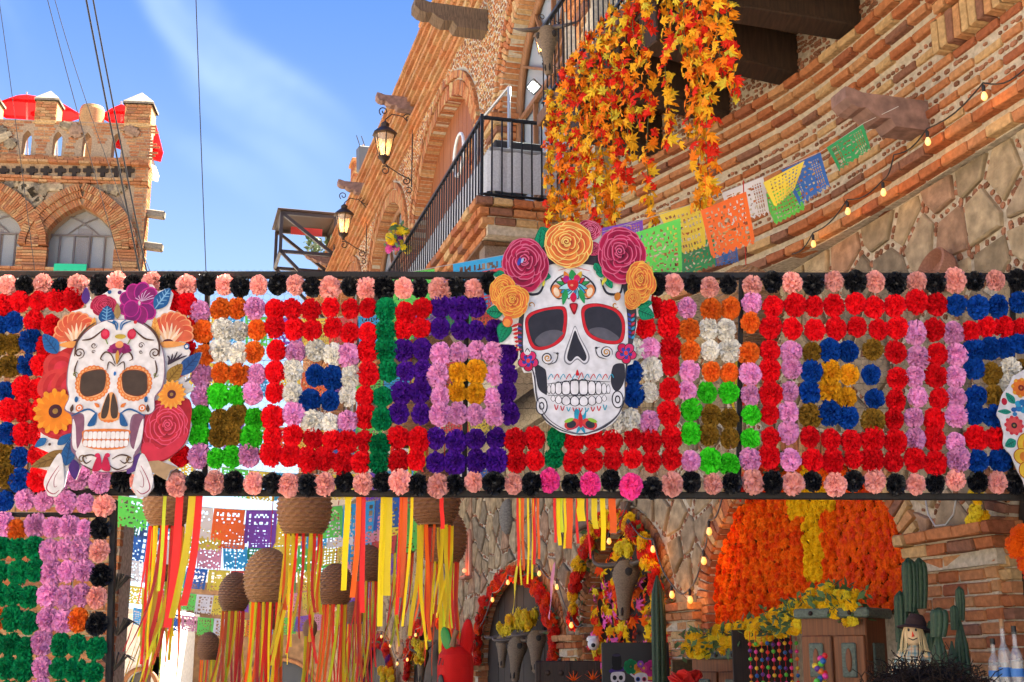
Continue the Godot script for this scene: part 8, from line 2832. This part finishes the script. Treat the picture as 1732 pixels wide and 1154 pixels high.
# ---------------------------------------------------------------- the passer-by whose hair shows at the bottom
func build_person():
	var p = at(1565, 1168, 1.75)
	var o := thing("person", "person with dark tousled hair walking by, seen from behind at the bottom edge", "person", Transform3D(Basis(), Vector3(p.x, p.y - 1.60, p.z)))
	# one continuous body: sections from the feet to the crown
	var b := Mb.new()
	var sec = [[0.15, 0.10, 0.0], [0.16, 0.11, 0.10], [0.16, 0.10, 0.45], [0.18, 0.12, 0.80], [0.175, 0.12, 0.95], [0.16, 0.11, 1.05], [0.19, 0.12, 1.22], [0.20, 0.11, 1.32], [0.15, 0.09, 1.38], [0.062, 0.062, 1.41], [0.056, 0.060, 1.45], [0.066, 0.08, 1.48], [0.074, 0.095, 1.53], [0.068, 0.09, 1.575], [0.04, 0.06, 1.605], [0.005, 0.01, 1.615]]
	var prev = []
	for s in sec:
		var ring = []
		for k in 20:
			var a = TAU * k / 20
			ring.append(Vector3(cos(a) * s[0], s[2], sin(a) * s[1]))
		if prev.size():
			for k in 20: b.quad(prev[(k + 1) % 20], prev[k], ring[k], ring[(k + 1) % 20])
		prev = ring
	for s in [-1, 1]: b.tube([Vector3(s * 0.17, 1.33, 0), Vector3(s * 0.23, 1.2, 0.01), Vector3(s * 0.25, 0.98, 0.0), Vector3(s * 0.24, 0.78, -0.06), Vector3(s * 0.235, 0.68, -0.09)], [0.055, 0.055, 0.045, 0.034, 0.03], 10)
	part(o, "body", b.mesh(), M("dark_clothes", Color(0.04, 0.04, 0.05), 0.9))
	var cap := Mb.new()
	cap.ball(X(Vector3(0, 1.545, 0.01)), Vector3(0.088, 0.082, 0.105), 16, 10, 0.06, rng)
	var hairm = M("dark_hair", Color(0.014, 0.009, 0.007), 0.6, {"spec": 0.2})
	var hc = part(o, "hair", cap.mesh(), hairm)
	var cu := Mb.new()
	for k in 2600:
		var th = rf(0, TAU)
		var ph = acos(rf(-0.25, 1.0))
		var d = Vector3(sin(ph) * cos(th), cos(ph), sin(ph) * sin(th))
		var q = [Vector3(0, 1.545, 0.01) + d * Vector3(0.088, 0.08, 0.106)]
		var tng = Vector3(rf(-1, 1), rf(-0.8, 0.5), rf(-1, 1))
		var l = rf(0.012, 0.024)
		for j in 4:
			tng = (tng + Vector3(rf(-1, 1), rf(-1, 0.8), rf(-1, 1)) * 0.8).normalized()
			q.append(q[j] + (d * (0.5 - 0.2 * j) + tng * 0.8).normalized() * l * 0.5)
		cu.tube(q, 0.0007, 3, false)
	part(hc, "strands", cu.mesh(), hairm)

# ---------------------------------------------------------------- cables in the sky
func build_cables():
	var m = M("sky_cable", Color(0.015, 0.014, 0.016), 0.6)
	var list = [[[138, -40], [178, 170], [240, 480], 20.0, 0.018, "thick black cable crossing the left sky, left one of the closest pair"], [[150, -40], [188, 170], [252, 480], 20.5, 0.016, "thick black cable crossing the left sky, right one of the closest pair"], [[70, -40], [118, 150], [210, 470], 24.0, 0.009, "thin cable left of the pair of thick ones"], [[82, -40], [135, 170], [262, 480], 24.5, 0.008, "thin cable running just behind the pair of thick ones"], [[-8, -40], [12, 90], [60, 470], 24.0, 0.008, "thin cable nearest the left picture edge"], [[330, -40], [338, 200], [349, 480], 22.0, 0.010, "single thin cable alone in the middle of the sky"]]
	for e in list:
		var pts = []
		for k in 13:
			var f = k / 12.0
			var q = Vector2(e[0][0], e[0][1]).lerp(Vector2(e[1][0], e[1][1]), f).lerp(Vector2(e[1][0], e[1][1]).lerp(Vector2(e[2][0], e[2][1]), f), f)
			pts.append(at(q.x, q.y, e[3] + 4.0 * f))
		var b := Mb.new()
		b.tube(pts, e[4], 5)
		solo("power_cable", e[5], "cable", b.mesh(), m, Transform3D(), "overhead cables")
